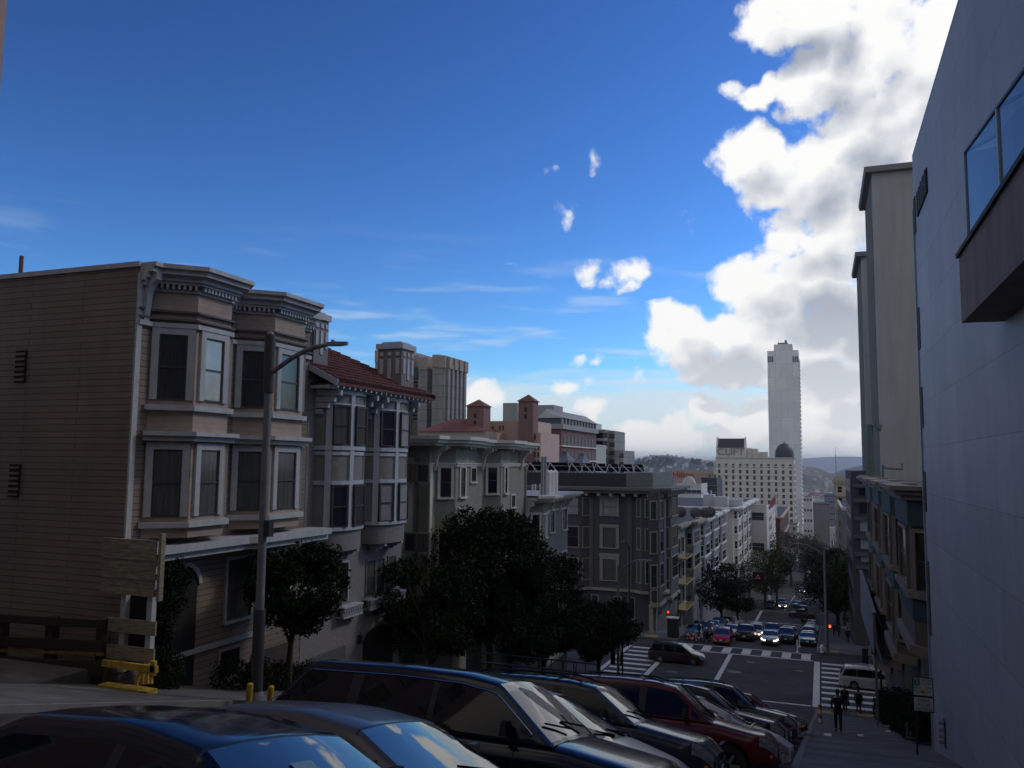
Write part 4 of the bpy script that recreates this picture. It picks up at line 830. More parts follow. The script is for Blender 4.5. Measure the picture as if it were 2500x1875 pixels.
# ================================================================ left skyline behind the houses
Yk = 150.0
def lbx(P, name, mat, pxa, pxb, py0, Y, d, zb=-30, dz=0):
    xa, z_ = xz(pxa, py0, Y); xb = xz(pxb, py0, Y)[0]; m_ = MB(); m_.box(xa, xb, Y, Y+d, zb, z_+dz); return m_.build(name, mat, P), xa, xb, z_
# grey concrete tower cluster
PG = thing('concrete_tower', 'grey ribbed concrete tower with tan crenellated top behind the tile-roofed house', 'tower', (xz(1020, 1100, 210)[0], 215, -30))
tanc = M('tan concrete cap', (.31, .275, .235), .85, .1, .2, 0)
segs = [(916, 952, 855, 214), (952, 985, 872, 208), (985, 1003, 858, 216), (1003, 1022, 868, 214), (1022, 1044, 873, 209), (1044, 1056, 884, 214), (1056, 1072, 866, 206), (1072, 1086, 868, 205)]
for a, b, t_, Y in segs:
    lbx(PG, 'shaft', concg, a, b, t_+28, Y, 15); o_, xa, xb, z_ = lbx(PG, 'cap', tanc, a-.6, b+.6, t_, Y-.4, 15.8, xz(a, t_+30, Y)[1])
for k in range(13):
    for a, b in ((1006, 1019), (1047, 1055), (1062, 1070)):
        xa, z_ = xz(a, 915+k*9, 204.5 if a == 1062 else 213.5); xb = xz(b, 915, 204.5 if a == 1062 else 213.5)[0]; Yy = {1006: 213.8, 1047: 213.8, 1062: 205.8}[a]
        if a == 1062 : continue
        mb = MB(); mb.box(xa, xb, Yy, Yy+.3, z_-.25, z_+.25); mb.build('window', grd, PG)
for a, b, t_ in ((1005, 1021, 900), (957, 983, 902), (1046, 1055, 905)):
    xa, z_ = xz(a, t_, 207.8 if a == 957 else 213.7); xb, zb_ = xz(b, t_+24, 207.8 if a == 957 else 213.7); Yy = 207.7 if a == 957 else 213.7; mb = MB(); mb.box(xa, xb, Yy, Yy+.35, zb_, z_); mb.build('window', M('blue window band', (.1, .16, .22), .2), PG)
xs_ = xz(1086, 900, 205)[0]; zt_ = xz(1085, 898, 205)[1]
for k in range(5): mb = MB(); mb.box(xs_-.1, xs_+.7, 206.0+k*2.8, 207.3+k*2.8, -30, zt_+(1.2 if k % 2 else 0)); mb.build('rib', concg, PG)
for k in range(4): mb = MB(); mb.box(xs_-.2, xs_+1.0, 206+k*3.6, 208.2+k*3.6, zt_, zt_+3.2); mb.build('cap', tanc, PG)
# salmon building with brick stair towers
PS = thing('salmon_building', 'salmon pink building with two square brick turrets capped by red pyramid roofs', 'building', (xz(1240, 1100, 150)[0], 155, -30))
redtile = M('red roof tiles', (.17, .065, .052), .85, .2, .8, .1); turb = M('turret brick', (.21, .115, .1), .85, .15, 1, .1, brick=(.6, .2, (.2, .12, .1)))
salm = pinkw
lbx(PS, 'wing', salm, 1195, 1300, 1028, 152, 12); lbx(PS, 'annex', salm, 1293, 1320, 1056, 149, 12); lbx(PS, 'low_wing', salm, 1025, 1192, 1054, 143, 12)
def turret(pa, pb, pc, pyt, pyr, Y):
    xa, zt = xz(pa, pyt, Y); xb = xz(pb, pyt, Y)[0]; dd = (xb-xa); zr2 = xz((pa+pc)/2, pyr, Y+dd/2)[1]
    m_ = MB(); m_.box(xa, xb, Y, Y+dd, -20, zt); t_ = m_.build('turret', turb, PS)
    m_ = MB(); e = .35; m_.add([(xa-e, Y-e, zt), (xb+e, Y-e, zt), (xb+e, Y+dd+e, zt), (xa-e, Y+dd+e, zt), ((xa+xb)/2, Y+dd/2, zr2)], [(0, 1, 4), (1, 2, 4), (2, 3, 4), (3, 0, 4), (3, 2, 1, 0)]); m_.build('turret_roof', redtile, t_)
    for f_ in (.3, .62): m_ = MB(); m_.box(xa+dd*.42, xa+dd*.56, Y-.06, Y+.05, zt-dd*f_*1.3-.9, zt-dd*f_*1.3); m_.build('slit_window', blackm, t_)
turret(1140, 1181, 1192, 992, 975, 146); turret(1266, 1302, 1310, 980, 963, 148)
xa, zt = xz(1028, 1054, 143); xb = xz(1175, 1054, 143)[0]; zr2 = xz(1100, 1023, 149)[1]; e = .6
mb = MB(); mb.add([(xa-e, 143-e, zt), (xb+e, 143-e, zt), (xb+e, 155+e, zt), (xa-e, 155+e, zt), (xa+4, 149, zr2), (xb-5, 149, zr2)], [(0, 1, 5, 4), (1, 2, 5), (2, 3, 4, 5), (3, 0, 4), (3, 2, 1, 0)]); mb.build('hip_roof', redtile, PS)
for a, b, py_, Y in ((1202, 1205, 1046, 152), (1219, 1222, 1045, 152), (1227, 1230, 1045, 152), (1279, 1283, 1036, 152), (1279, 1283, 1052, 152), (1305, 1308, 1067, 149), (1305, 1308, 1093, 149), (1312, 1316, 1093, 149), (1305, 1308, 1110, 149), (1312, 1316, 1110, 149), (1305, 1308, 1129, 149), (1312, 1316, 1129, 149)):
    xa, z_ = xz(a, py_, Y); xb = xz(b, py_, Y)[0]; mb = MB(); mb.box(xa, xb, Y-.05, Y+.05, z_-.45, z_+.45); mb.build('window', blackm, PS)
# brown brick arcade building
PQ = thing('arcade_building', 'brown brick building with rows of arched windows and sloped grey attic storey', 'building', (xz(1380, 1100, 190)[0], 200, -30))
capm = M('pale grey attic', (.30, .31, .30), .8, .1, .2, 0)
Yq = 190.0; lbx(PQ, 'wall', brickw, 1318, 1369, 1047, Yq, 30); 
xa, zt = xz(1369, 1047, Yq); Ys = Yq; xb = xz(1427, 1057, Yq+34)[0]; ang = (xb-xa)/34
q0, q1 = (xa+.15, Yq), (xa+.15, Yq+33); W = Wall(q0, q1)
mb = MB(); mb.prism([q0, q1, (q1[0]-20, q1[1]), (q0[0]-20, q0[1]+.1)], -30, zt); mb.build('arcade_wall', brickw, PQ)
fl_ = 3.55
for i in range(6):
    zt_ = zt-1.4-i*fl_
    mb = MB(); W.box(mb, 0, W.L, zt_-2.85, zt_-2.55, 0, .45); mb.build('ledge', creamw, PQ)
    xl = xz(1320, 1050, Yq)[0]; mb = MB(); mb.box(xl, q0[0], Yq-.1, Yq, zt_-2.8, zt_-2.6); mb.build('ledge', creamw, PQ)
    for k in range(9):
        u = 2.6+k*(W.L-3.5)/9; mb = MB(); hw = .95
        pts = [(u-hw, zt_-2.5), (u+hw, zt_-2.5)]+[(u+hw*math.cos(t*math.pi/6), zt_-1.0+hw*math.sin(t*math.pi/6)) for t in range(7)]
        mb.extr([W.p(a, z, .02) for a, z in pts], W.n*.06); 
        if i < 5: mb.build('arched_window', M('brown arch glass', (.08, .07, .06), .5, .2, .5, 0), PQ)  # arch panes share one dark brown, slightly mottled colour
zc_, zc2 = xz(1369, 1047, Yq)[1], xz(1369, 1027, Yq)[1]
mb = MB(); mb.prism([(xz(1310, 1040, Yq)[0], Yq-.6), (q0[0]+.6, Yq-.6), (q1[0]+.7, q1[1]), (q1[0]-21, q1[1])], zt, zt+1.2); mb.build('attic_band', capm, PQ)
mb = MB(); mb.prism([(xz(1310, 1040, Yq)[0], Yq+.3), (q0[0]-.2, Yq+.3), (q1[0]-.2, q1[1]), (q1[0]-21, q1[1])], zt+1.2, zt+2.7); mb.build('attic_window_band', M('attic dark glass', (.04, .05, .06), .3), PQ)
for k in range(11): W.box(MB(), 0, 0, 0, 0, 0, 0)
for k in range(12):
    mb = MB(); uu = .8+k*(W.L-1.5)/11; W.box(mb, uu-.45, uu+.45, zt+1.2, zt+2.7, -.3, .15); mb.build('attic_pier', capm, PQ)
mb = MB(); z1 = zt+2.7; xlf = xz(1313, 1040, Yq)[0]
mb.hexa([(xlf, Yq-.4, z1), (q0[0]+.4, Yq-.4, z1), (q1[0]+.4, q1[1], z1), (q1[0]-20, q1[1], z1)], [(xlf+1, Yq+4, xz(1320, 998, Yq+4)[1]), (q0[0]-5, Yq+4, xz(1345, 1003, Yq+4)[1]), (q1[0]-3, q1[1], z1+2.2), (q1[0]-20, q1[1], z1+2.2)]); mb.build('sloped_attic', capm, PQ)
lbx(PQ, 'lift_tower', capm, 1228, 1262, 984, Yq+9, 8); lbx(PQ, 'lift_tower', capm, 1304, 1352, 989, Yq+10, 8)
# far grey office cluster
PO = bpx('office_tower', 'grey office tower with ranks of dark square windows right of the arched brick building', 'tower', 1428, 1476, 1049, 300, 22, concg, [concg, grd], nf=4, ww=4.2, wh=1.9, fl=3.1, top=1.2)
bpx('white_plant_block', 'blank whitish block rising just behind the grey office tower', 'building', 1430, 1456, 1034, 304, 8, whitew, [concg, grd])
bpx('office_tower_wing', 'rightmost wing of the grey office cluster, rounded blank end wall', 'tower', 1476, 1500, 1052, 306, 18, concg, [concg, grd], nf=2, nskip=1, ww=2, wh=1.7, fl=3.2, top=1.2)
bpx('office_low_block', 'lower grey office block at the right end of the left skyline', 'building', 1500, 1521, 1100, 296, 20, concg, [concg, grd], nf=3, nskip=2, ww=1.5, wh=1.7, fl=3.2, top=1)
bpx('slim_cream_building', 'slim cream building with small windows between brick arcade and grey offices', 'building', 1430, 1452, 1085, 240, 14, M('pale yellow stucco', (.42, .43, .36), .8, .08), [whitew, grd], nf=4, ww=1, wh=1.5, fl=2.9, top=1)
for i, (a, b, py_) in enumerate(((1332, 1392, 1108), (1390, 1420, 1113))):
    xa, z_ = xz(a, 1127, 160); xb = xz(b, 1127, 160)[0]; zt_ = xz((a+b)/2, py_, 165)[1]; cx_ = (xa+xb)/2
    mb = MB(); mb.add([(xa, 160, z_-1), (xb, 160, z_-1), (xb, 170, z_-1), (xa, 170, z_-1), (cx_-.5, 164.5, zt_), (cx_+.5, 164.5, zt_), (cx_+.5, 165.5, zt_), (cx_-.5, 165.5, zt_)], [(0, 1, 5, 4), (1, 2, 6, 5), (2, 3, 7, 6), (3, 0, 4, 7), (4, 5, 6, 7)]); mb.box(cx_-.5, cx_+.5, 164.5, 165.5, zt_, zt_+.5); mb.box(xa, xb, 160, 170, -25, z_-1)
    solo(mb, 'pyramid_roof_house', M('grey slate roof', (.12, .13, .145), .7, .2, .5), ['larger grey pyramid roof poking above the solar racks', 'smaller grey pyramid roof, right of the larger one, above the solar racks'][i], 'roof', 'pyramid roofs')
# tall pinkish building at the left edge of the picture
xq, zq = xz(6, 150, 12.8)
PW = thing('brick_apartment_house', 'edge of a tall pinkish brick apartment house at the far left of the photo', 'building', (xq-6, 5, G(5)))
bm = M('pink brick', (.36, .24, .2), .85, .12, 1, .2, brick=(.42, .14, (.3, .26, .24)))
mb = MB(); mb.box(xq-14, xq, -14, 12.8, -8, 26); mb.build('wall', bm, PW)
W = Wall((xq, -14), (xq, 12.8))
for i in range(7):
    for k in range(6): window(PW, W, 1.5+k*4.2, 3.2+k*4.2, 0+i*3.4, 1.8+i*3.4, trimA, .1, .06, .1, glassd, pane=True)

# ================================================================ right side
# blue-grey panel clad wall
blue = M('blue-grey cladding panels', (.40, .405, .455), .6, .10, .35, .05, brick=(3.3, 1.65, (.2, .21, .25), .009), dirt=.08)
PX = thing('panel_clad_building', 'blue-grey panel clad building with a projecting glazed bay, filling the right edge', 'building', (XR+8, 16, G(16)))
ye = yz(2250, 1000, XR)[0]; zX = yz(2262, 270, XR)[1]
mb = MB(); mb.box(XR, XR+16, -14, ye, -11, zX); mb.build('wall', blue, PX)
mb = MB(); mb.box(XR+.0, XR+16, -14, ye+.01, zX, zX+.12); mb.build('coping', M('lead coping', (.2, .21, .24), .6, .1), PX)
mb = MB(); mb.box(XR-.06, XR+.2, ye+.0, ye+.16, -10.5, zX-2); mb.build('downpipe', M('pale blue pipe', (.28, .34, .42), .5, .1), PX)
browntrim = M('brown strip', (.06, .045, .04), .8, .2)
for pa, pb in ((485, 560), (770, 860), (960, 1050), (1150, 1240), (1340, 1500)):
    mb = MB(); z1 = yz(2232, pa, XR)[1]; z0 = yz(2240, pb, XR)[1]; mb.box(XR-.03, XR+.1, ye-.55, ye-.05, z0, z1); mb.build('slot_window', browntrim, PX)
# vent grille
ya, za = yz(2240, 480, XR); yb, zb_ = yz(2266, 468, XR); zc_ = yz(2266, 402, XR)[1]; mb = MB(); mb.box(XR-.04, XR+.05, yb, ya, zb_, zc_); mb.build('vent_grille', blackm, PX)
g_ = bpy.data.objects['vent_grille']; mb = MB()
for k in range(7): mb.box(XR-.07, XR-.03, yb, ya, zb_+(zc_-zb_)*(k+.3)/7, zb_+(zc_-zb_)*(k+.55)/7)
for k in range(5): mb.box(XR-.08, XR-.03, yb+(ya-yb)*(k+.4)/5, yb+(ya-yb)*(k+.55)/5, zb_, zc_)
mb.build('louvres', M('grille bars', (.16, .18, .22)), g_)
# glazed bay
yE, zE0 = yz(2452, 785, XR); pr = .78
zlo = zE0; zhi = zE0+1.38; bayc = M('brown stone bay', (.25, .185, .155), .8, .15, 1.5, .1, dirt=.3)
mb = MB(); mb.prism([(XR, yE), (XR-pr, yE-.05), (XR-pr, 6), (XR, 6)], zlo, zhi); mb.build('bay_box', bayc, PX)
mb = MB(); mb.prism([(XR, yE+.05), (XR-pr-.06, yE+.0), (XR-pr-.06, 5.9), (XR, 5.9)], zhi, zhi+.09); mb.build('bay_sill', M('dark coping', (.06, .05, .05)), PX)
gx = XR-pr+.18; zg0, zg1 = zhi+.09, yz(2365, 355, gx)[1]
bgl = M('blue reflective glass', (.05, .15, .24), .04, .12, .7, 0, spec=.8, alpha=.5)
mb = MB(); mb.quad((gx, yE-.15, zg0), (gx, 6.1, zg0), (gx, 6.1, zg1-1.6), (gx, yE-.15, zg1)); mb.quad((XR, yE-.1, zg0), (gx, yE-.15, zg0), (gx, yE-.15, zg1), (XR, yE-.1, zg1+.1)); mb.add([(gx, yE-.15, zg1), (gx, 6.1, zg1-1.6), (XR, 6.1, zg1-1.0), (XR, yE-.15, zg1+.3)], [(0, 1, 2, 3)]); pgz = mb.build('glazing', bgl, PX)
for y_ in (yE-.15, yE-3.4, yE-6.5, yE-9):
    mb = MB(); zt = zg1-1.6*(yE-.15-y_)/(yE-6.25); wd_ = .05 if y_ > yE-1 else .13; mb.box(gx-.03, gx+.03, y_-wd_*.7, y_, zg0, zt); mb.beam((gx, y_-.04, zt), (XR, y_-.04, zt+.3), .06, .06); mb.build('mullion', M('pale mullion', (.38, .46, .55), .5), PX)
mb = MB(); mb.beam((gx, yE-.1, zg1+.02), (gx, 6.1, zg1-1.58), .05, .05); mb.build('head_rail', darkmet, PX)
mb = MB(); mb.prism([(XR-.02, yE-.3), (XR-.06, yE-.3), (XR-.06, 6.2), (XR-.02, 6.2)], zg0, zg1-1.7); mb.build('bay_back_panel', M('dim blue interior', (.2, .42, .6), .8, .15), PX)
yc_, zc_ = yz(2405, 590, gx+.3); mb = MB(); mb.lathe([(.0, 0), (.3, .05), (.38, .3), (.3, .62), (.16, .8), (0, .86)], (gx+.3, yc_, zg0), 12); mb.v = [(gx+.3+(a-gx-.3)*.35, b, c+(b-yc_)*-.1) for a, b, c in mb.v]
solo(mb, 'chair', blackm, 'dark rounded chair back standing inside the blue glazed bay', 'chair', smooth=50)
# meter column on the wall
yv, zv = yz(2308, 1790, XR)
PV = thing('standpipe_valves', 'row of four small valves fixed one above another on the blue wall', 'valves', (XR, yv, G(yv)))
mb = MB(); mb.box(XR-.03, XR, yv-.16, yv+.16, yz(2308, 1822, XR)[1], yz(2308, 1760, XR)[1]); mb.build('backplate', M('dark backplate', (.04, .045, .06)), PV)
for py_ in (1768, 1784, 1798, 1811): z_ = yz(2308, py_, XR)[1]; mb = MB(); mb.tube([(XR, yv, z_), (XR-.14, yv, z_)], .05, 8); mb.ball((XR-.15, yv, z_), .06, seg=8); mb.build('valve', galv, PV)

# ---- brown Victorian with teal panels
bro = M('brown clapboard', (.13, .105, .085), .8, .15, 1.5, .2, dirt=.2); brot = M('taupe trim', (.2, .165, .135), .75, .12, 2, .1); teal = M('teal panel', (.035, .06, .072), .7, .15, 2, .1)
Xv = XR+.55; V0, V1 = ye+.3, yz(2130, 1350, XR)[0]-1
PVc = thing('victorian_house', 'dark brown Victorian flats with teal panels, just past the blue-grey wall', 'house', (Xv+6, 48, G(48)))
zV = yz(2220, 1183, Xv)[1]+.1
mb = MB(); mb.prism([(Xv, V0), (Xv, V1), (Xv+14, V1), (Xv+14, V0)][::-1], -21, zV-.3); mb.build('wall', bro, PVc)
nV = 4; mg = (V1-V0)/nV; vb = [(V0+mg*k+.5, V0+mg*(k+1)-.7) for k in range(nV)]
path = [(Xv, V1)]+[q for a, b in reversed(vb) for q in ((Xv, b), (Xv-.9, b-.9), (Xv-.9, a+.9), (Xv, a))]+[(Xv, V0)]
mb = MB(); band(mb, path, zV-.12, zV+.05, .75); band(mb, path, zV-.3, zV-.12, .55); band(mb, path, zV-.5, zV-.3, .35); mb.build('cornice', brot, PVc)
mb = MB(); band(mb, path, zV-1.5, zV-.5, .12, 0, .05); mb.build('frieze', teal, PVc)
mb = MB(); mb.box(Xv, Xv+14, V0, V1, zV-.31, zV-.25); mb.build('roof', roofd, PVc)
for k, (a, b) in enumerate(vb):
    zb_ = G(a)+3.6; mb = MB(); mb.prism([(Xv, b), (Xv-.9, b-.9), (Xv-.9, a+.9), (Xv, a)], zb_, zV-.5); mb.build('bay', bro, PVc)
    nf_ = int((zV-1.6-zb_)/3.5)
    for i in range(nf_+1):
        z1 = zV-1.75-i*3.5; z0 = max(z1-2.2, zb_+.4)
        if z1 < zb_+1: break
        q = [(Xv, b), (Xv-.9, b-.9), (Xv-.9, a+.9), (Xv, a)]
        for j, (A_, B_) in enumerate(zip(q, q[1:])): W = Wall(A_, B_); m_ = .25 if j != 1 else W.L*.2; window(PVc, W, m_, W.L-m_, z0, z1, brot, .14, .12, .16, glassd, pane=True)
        if z0-1.2 > zb_: mb = MB(); band(mb, q, z0-1.15, z0-.35, .05); mb.build('spandrel_panel', teal, PVc); mb = MB(); band(mb, q, z0-.3, z0-.1, .22); mb.build('sill_band', brot, PVc)
    mb = MB(); band(mb, [(Xv, b), (Xv-.9, b-.9), (Xv-.9, a+.9), (Xv, a)], zb_-.25, zb_+.1, .2); mb.build('bay_base', brot, PVc)
# bent vent pipe in front of the cream tower
# ---- cream towers
tow = M('cream tower render', (.38, .385, .38), .85, .06, .3, 0, dirt=.1); towg = M('grey tower side', (.24, .24, .23), .85, .06, .3, 0)
XT = 5.2
def tower(label, pa, pb, pyt, pyc, cap, mat):
    Y = yz(pa, 800, XT)[0]; zt = xz(pa, pyt, Y)[1]; xb = xz(pb, 800, Y)[0]
    P = thing('cream_tower', label, 'tower', (XT+8, Y+10, G(Y)), 'cream towers on the right')
    m_ = MB(); m_.box(XT, XT+18, Y, Y+12, -22, zt-.5); m_.build('shaft', mat, P)
    m_ = MB(); m_.hexa([(XT-.6, Y-.6, zt-.5), (XT+18, Y-.6, zt-.5), (XT+18, Y+12, zt-.5), (XT-.6, Y+12, zt-.5)], [(XT-.7, Y-.7, zt), (XT+18, Y-.7, zt), (XT+18, Y+12, zt), (XT-.7, Y+12, zt)]); m_.build('roof_slab', towg, P)
    m_ = MB()
    for k in range(8): m_.box(XT-.1, XT+.0, Y+1.5+k*1.3, Y+1.9+k*1.3, -22, zt-.5)
    m_.build('fluting', towg, P)
    return P, Y
T1, YT1 = tower('taller cream tower block with flat overhanging roof slab, beside the blue wall', 2141, 2225, 410, 0, 0, tow)
T2, YT2 = tower('lower cream tower block with flat roof slab, farther down and left of the taller one', 2108, 2134, 617, 0, 0, tow)
xv, zv = xz(2155, 1135, YT1-4); xv2, zv2 = xz(2203, 1146, YT1-4)
mb = MB(); mb.tube([(xv, YT1-4, zV-1), (xv, YT1-4, zv), (xv+.2, YT1-4, zv2+.1), (xv2, YT1-4, zv2), (xv2, YT1-4, zv2+.5)], .09, 8); mb.tube([(xv-1, YT1-4, zV-1), (xv-1, YT1-4, zv+3.5), (xv, YT1-4, zv+3.2)], .35, 10)
solo(mb, 'bent_vent_pipe', M('green grey pipe', (.1, .14, .13), .6, .2), 'bent green-grey vent pipe with small cap in front of the cream tower', 'pipe', smooth=50)
# ---- modern balcony block, yellow cream tower, others down the right side
XM = 4.2
dk = M('dark concrete frame', (.085, .085, .09), .85, .12, .5, .1)
Y0 = 104.0; zM = xz(2085, 1150, Y0)[1]; Y1 = 126.0
PM = thing('balcony_block', 'dark grey modern block with wide three-pane windows, behind the Victorian', 'apartment block', (XM+6, Y0, G(Y0)))
xm0 = xz(2078, 1200, Y0)[0]
mb = MB(); mb.box(xm0, xm0+14, Y0, Y1, -32, zM); mb.build('wall', dk, PM)
W = Wall((xm0, Y0), (xm0+14, Y0))
blindm = M('pale blinds', (.42, .45, .46), .5, .08)
for i, (t_, b_, gl) in enumerate(((1158, 1174, blindm), (1176, 1210, grd), (1222, 1254, grd), (1267, 1298, blindm), (1311, 1341, blindm), (1358, 1372, blindm))):
    z1, z0 = xz(2100, t_, Y0)[1], xz(2100, b_, Y0)[1]
    for j in range(2): window(PM, W, .8+j*4.5, 4.2+j*4.5, z0, z1, dk, .05, .05, .0, gl, rail=False, mull=2, sash=sashd)
    mb = MB(); W.box(mb, .2, 14, z0-.75, z0-.35, 0, .45); mb.build('slab_edge', M('grey slab edge', (.14, .14, .145)), PM)
W = Wall((xm0, Y1), (xm0, Y0))
for i in range(6):
    for k in range(5): simplewin(PM, W, 1.5+k*4, 3.9+k*4, zM-2.6-i*3.2, zM-1-i*3.2, [dk, grd])
Yy = 230.0; x0 = xz(2039, 1175, Yy)[0]; x1 = xz(2085, 1175, Yy)[0]; zt = xz(2050, 1163, Yy)[1]
PY = town('yellow_cream_tower', 'yellow-cream apartment tower with battlement frieze at the right side of the street', 'tower', x0, x1+4, Yy, Yy+20, zt, ycream, [ycream, glassd], side=-1, nf=4, sw=4, fl=2.95, ww=.95, wh=1.5, top=2.6)
mb = MB(); dentils(mb, [(x0, Yy+20), (x0, Yy), (x1+4, Yy)], zt-1.9, zt-.9, .45, .75, .35); mb.build('frieze', ycream, PY)
for py_ in (1180, 1213): z_ = xz(2050, py_, Yy)[1]; mb = MB(); band(mb, [(x0, Yy+20), (x0, Yy), (x1+4, Yy)], z_-.15, z_+.25, .3); mb.build('band', tanw, PY)
town('grey_gabled_store', 'plain grey block on the right pavement past the second crossing', 'building', XR+.6, XR+14, 189, 228, xz(2065, 1238, 189)[1], greyw, [greyw, glassd], side=-1, sw=6, nf=3, cor=whitew, cw=.4)
town('right_row_building', 'low tan row building lining the right pavement under the street trees', 'building', XR+.4, XR+14, 127, 150, G(127)+8, tanw, [tanw, glassd], side=-1, sw=5, nf=3)
town('right_row_building', 'low grey row building at the right, second from the dark modern block', 'building', XR+.4, XR+14, 150.5, 169, G(150)+8, greyw, [greyw, glassd], side=-1, sw=5, nf=3)
town('right_far_block', 'grey block on the right pavement, beyond the yellow-cream tower', 'building', XR+.6, XR+14, 293, 340, G(293)+14, greyw, [greyw, glassd], side=-1, sw=8, nf=3)
town('right_far_block', 'tan block on the right pavement where the street flattens', 'building', XR+.6, XR+14, 342, 420, G(342)+12, tanw, [tanw, glassd], side=-1, sw=9, nf=3)
# long grey awning/ramp wall
(ya, za), (yb, zb_) = yz(2099, 1392, 2.6), yz(2131, 1496, 2.6)
mb = MB(); mb.extr([(2.6, ya, za), (2.6, yb, zb_), (2.6, yb, zb_-2.4), (2.6, ya, za-3.2)], (.12, 0, 0)); mb.extr([(2.55, ya, za), (2.55, yb, zb_), (2.55, yb, zb_-.1), (2.55, ya, za-.12)], (.22, 0, .03)); mb.box(2.62, 2.75, yb, yb+.2, G(yb), zb_-2)
solo(mb, 'entrance_canopy', M('grey canvas', (.17, .175, .19), .8, .1), 'long sloping grey canopy over the right pavement beyond the crossing', 'canopy')

# ================================================================ hills, far town
def hill(name, cx, cy, rx, ry, h, mat, base=-76, n=36, seed=1, rough=.12):
    rnd = random.Random(seed); ph = [(rnd.uniform(.5, 3), rnd.uniform(0, 6.28), rnd.uniform(.5, 3), rnd.uniform(0, 6.28)) for _ in range(6)]
    def hz(x, y):
        u, v = (x-cx)/rx, (y-cy)/ry; q = max(0, 1-u*u-v*v); m_ = 1+rough*sum(math.sin(a*u*3+b)*math.sin(c*v*2+d) for a, b, c, d in ph)/1.5
        return base-4+(h+4)*(q**.8)*m_
    mb = MB(); 
    for i in range(n+1):
        for j in range(n+1): x = cx+rx*(2*j/n-1); y = cy+ry*(2*i/n-1); mb.v.append((x, y, hz(x, y)))
    for i in range(n):
        for j in range(n): a = i*(n+1)+j; mb.f.append((a, a+1, a+n+2, a+n+1)); mb.m.append(0)
    struct(mb, name, mat, 60); return hz
hg = M('wooded hill', (.05, .06, .045), .95, .5, .012, 0); hm = M('far ridge', (.09, .09, .085), .95, .3, .002, 0)
x_, z_ = xz(1660, 1122, 3300); hz1 = hill('hill', x_, 3400, 520, 700, z_+76, hg, seed=3)
x_, z_ = xz(1975, 1130, 2600); hz2 = hill('hill', x_-60, 2700, 190, 500, z_+70, M('bare hill', (.13, .12, .09), .95, .4, .01, 0), seed=5)
x_, z_ = xz(2150, 1133, 4200); hz3 = hill('hill', x_+60, 4400, 330, 800, z_+78, M('blue green hill', (.05, .07, .06), .95, .3, .01, 0), seed=8)
x_, z_ = xz(1600, 1119, 13500); hill('hill', x_, 14500, 5200, 1500, z_+78, hm, seed=9, rough=.06)
x_, z_ = xz(2060, 1117, 14500); hill('hill', x_, 15500, 2600, 1500, z_+80, hm, seed=13, rough=.06)
rs = random.Random(21); hmats = [M('far house %s' % n_, c_, .85, .1, .1, 0) for n_, c_ in (('white', (.55, .55, .53)), ('cream', (.45, .42, .35)), ('grey', (.25, .26, .28)), ('dark', (.1, .11, .12)), ('red', (.3, .12, .09)))]
protos = []
def houseproto(kind, mat):
    m_ = MB(True); 
    if kind == 0: m_.box(-5, 5, -5, 5, -4, 7)
    elif kind == 1:
        m_.box(-5, 5, -6, 6, -4, 5); m_.extr([(-5.4, -6.3, 5), (5.4, -6.3, 5), (0, -6.3, 8)], (0, 12.6, 0))
    else: m_.box(-14, 14, -9, 9, -4, 6); m_.box(-4, 4, -4, 4, 6, 9)
    o = bpy.data.meshes.new('house'); o.from_pydata(m_.v, [], m_.f); o.materials.append(mat); return o
protos = [houseproto(k, m_) for k in (0, 1, 2) for m_ in hmats]
nh = 0
def far_house(x, y, z, s, lab, k=None):
    o = bpy.data.objects.new('far_house', rs.choice(protos) if k is None else protos[k]); sc.collection.objects.link(o); o.location = (x, y, z); o.scale = (s, s, s*rs.uniform(.7, 1.3)); o.rotation_euler = (0, 0, rs.uniform(-.3, .3)); setp(o, lab[0], lab[1], lab[2])
LH = ('one of the small pale houses scattered over the far wooded hill', 'house', 'houses on the far hill')
LT = ('one of the small blocks of the far low town at the street end', 'building', 'blocks of the far low town')
for i in range(150):
    px_ = rs.uniform(1560, 1752); Y = rs.uniform(2750, 3350); x_ = xz(px_, 1130, Y)[0]; far_house(x_, Y, hz1(x_, Y)+1, rs.uniform(.6, 1.1), LH, rs.choice([0, 1, 2, 5, 6, 7, 3]))
for i in range(24):
    px_ = rs.uniform(1958, 2030); Y = rs.uniform(2250, 2600); x_ = xz(px_, 1130, Y)[0]; far_house(x_, Y, max(hz2(x_, Y), -74), .8, LH, rs.choice([0, 1, 5, 6]))
for i in range(120):
    px_ = rs.uniform(1958, 2100); Y = 760*math.exp(rs.uniform(0, 1.15)); x_ = xz(px_, 1130, Y)[0]; far_house(x_, Y, G(Y), rs.uniform(.9, 1.7), LT)
for i in range(6): far_house(xz(1700+i*9, 1130, 1500+i*160)[0], 1500+i*160, -72, 2, LT)
town('blue_screen_block', 'blue-grey low block in the far town left of the yellow-cream tower', 'building', xz(2012, 1200, 760)[0], xz(2040, 1200, 760)[0], 760, 790, xz(2020, 1206, 760)[1], M('blue screen', (.16, .2, .3), .7, .1), [whitew, grd], nf=4, ww=2, fl=5)
town('maroon_roof_hall', 'hall with dark maroon upper wall at the end of the street', 'building', xz(1984, 1229, 640)[0], xz(2024, 1229, 640)[0], 640, 680, xz(1990, 1229, 640)[1], greyw, [greyw, grd], fl=6, cor=M('maroon wall', (.11, .045, .05), .8, .1), cw=.3)
town('white_slab_far', 'pale white narrow block with few tiny windows right of the slab tower foot', 'building', xz(1961, 1215, 600)[0], xz(1983, 1215, 600)[0], 600, 630, xz(1961, 1214, 600)[1], whitew, [whitew, grd], nf=3, ww=1.2, fl=7)
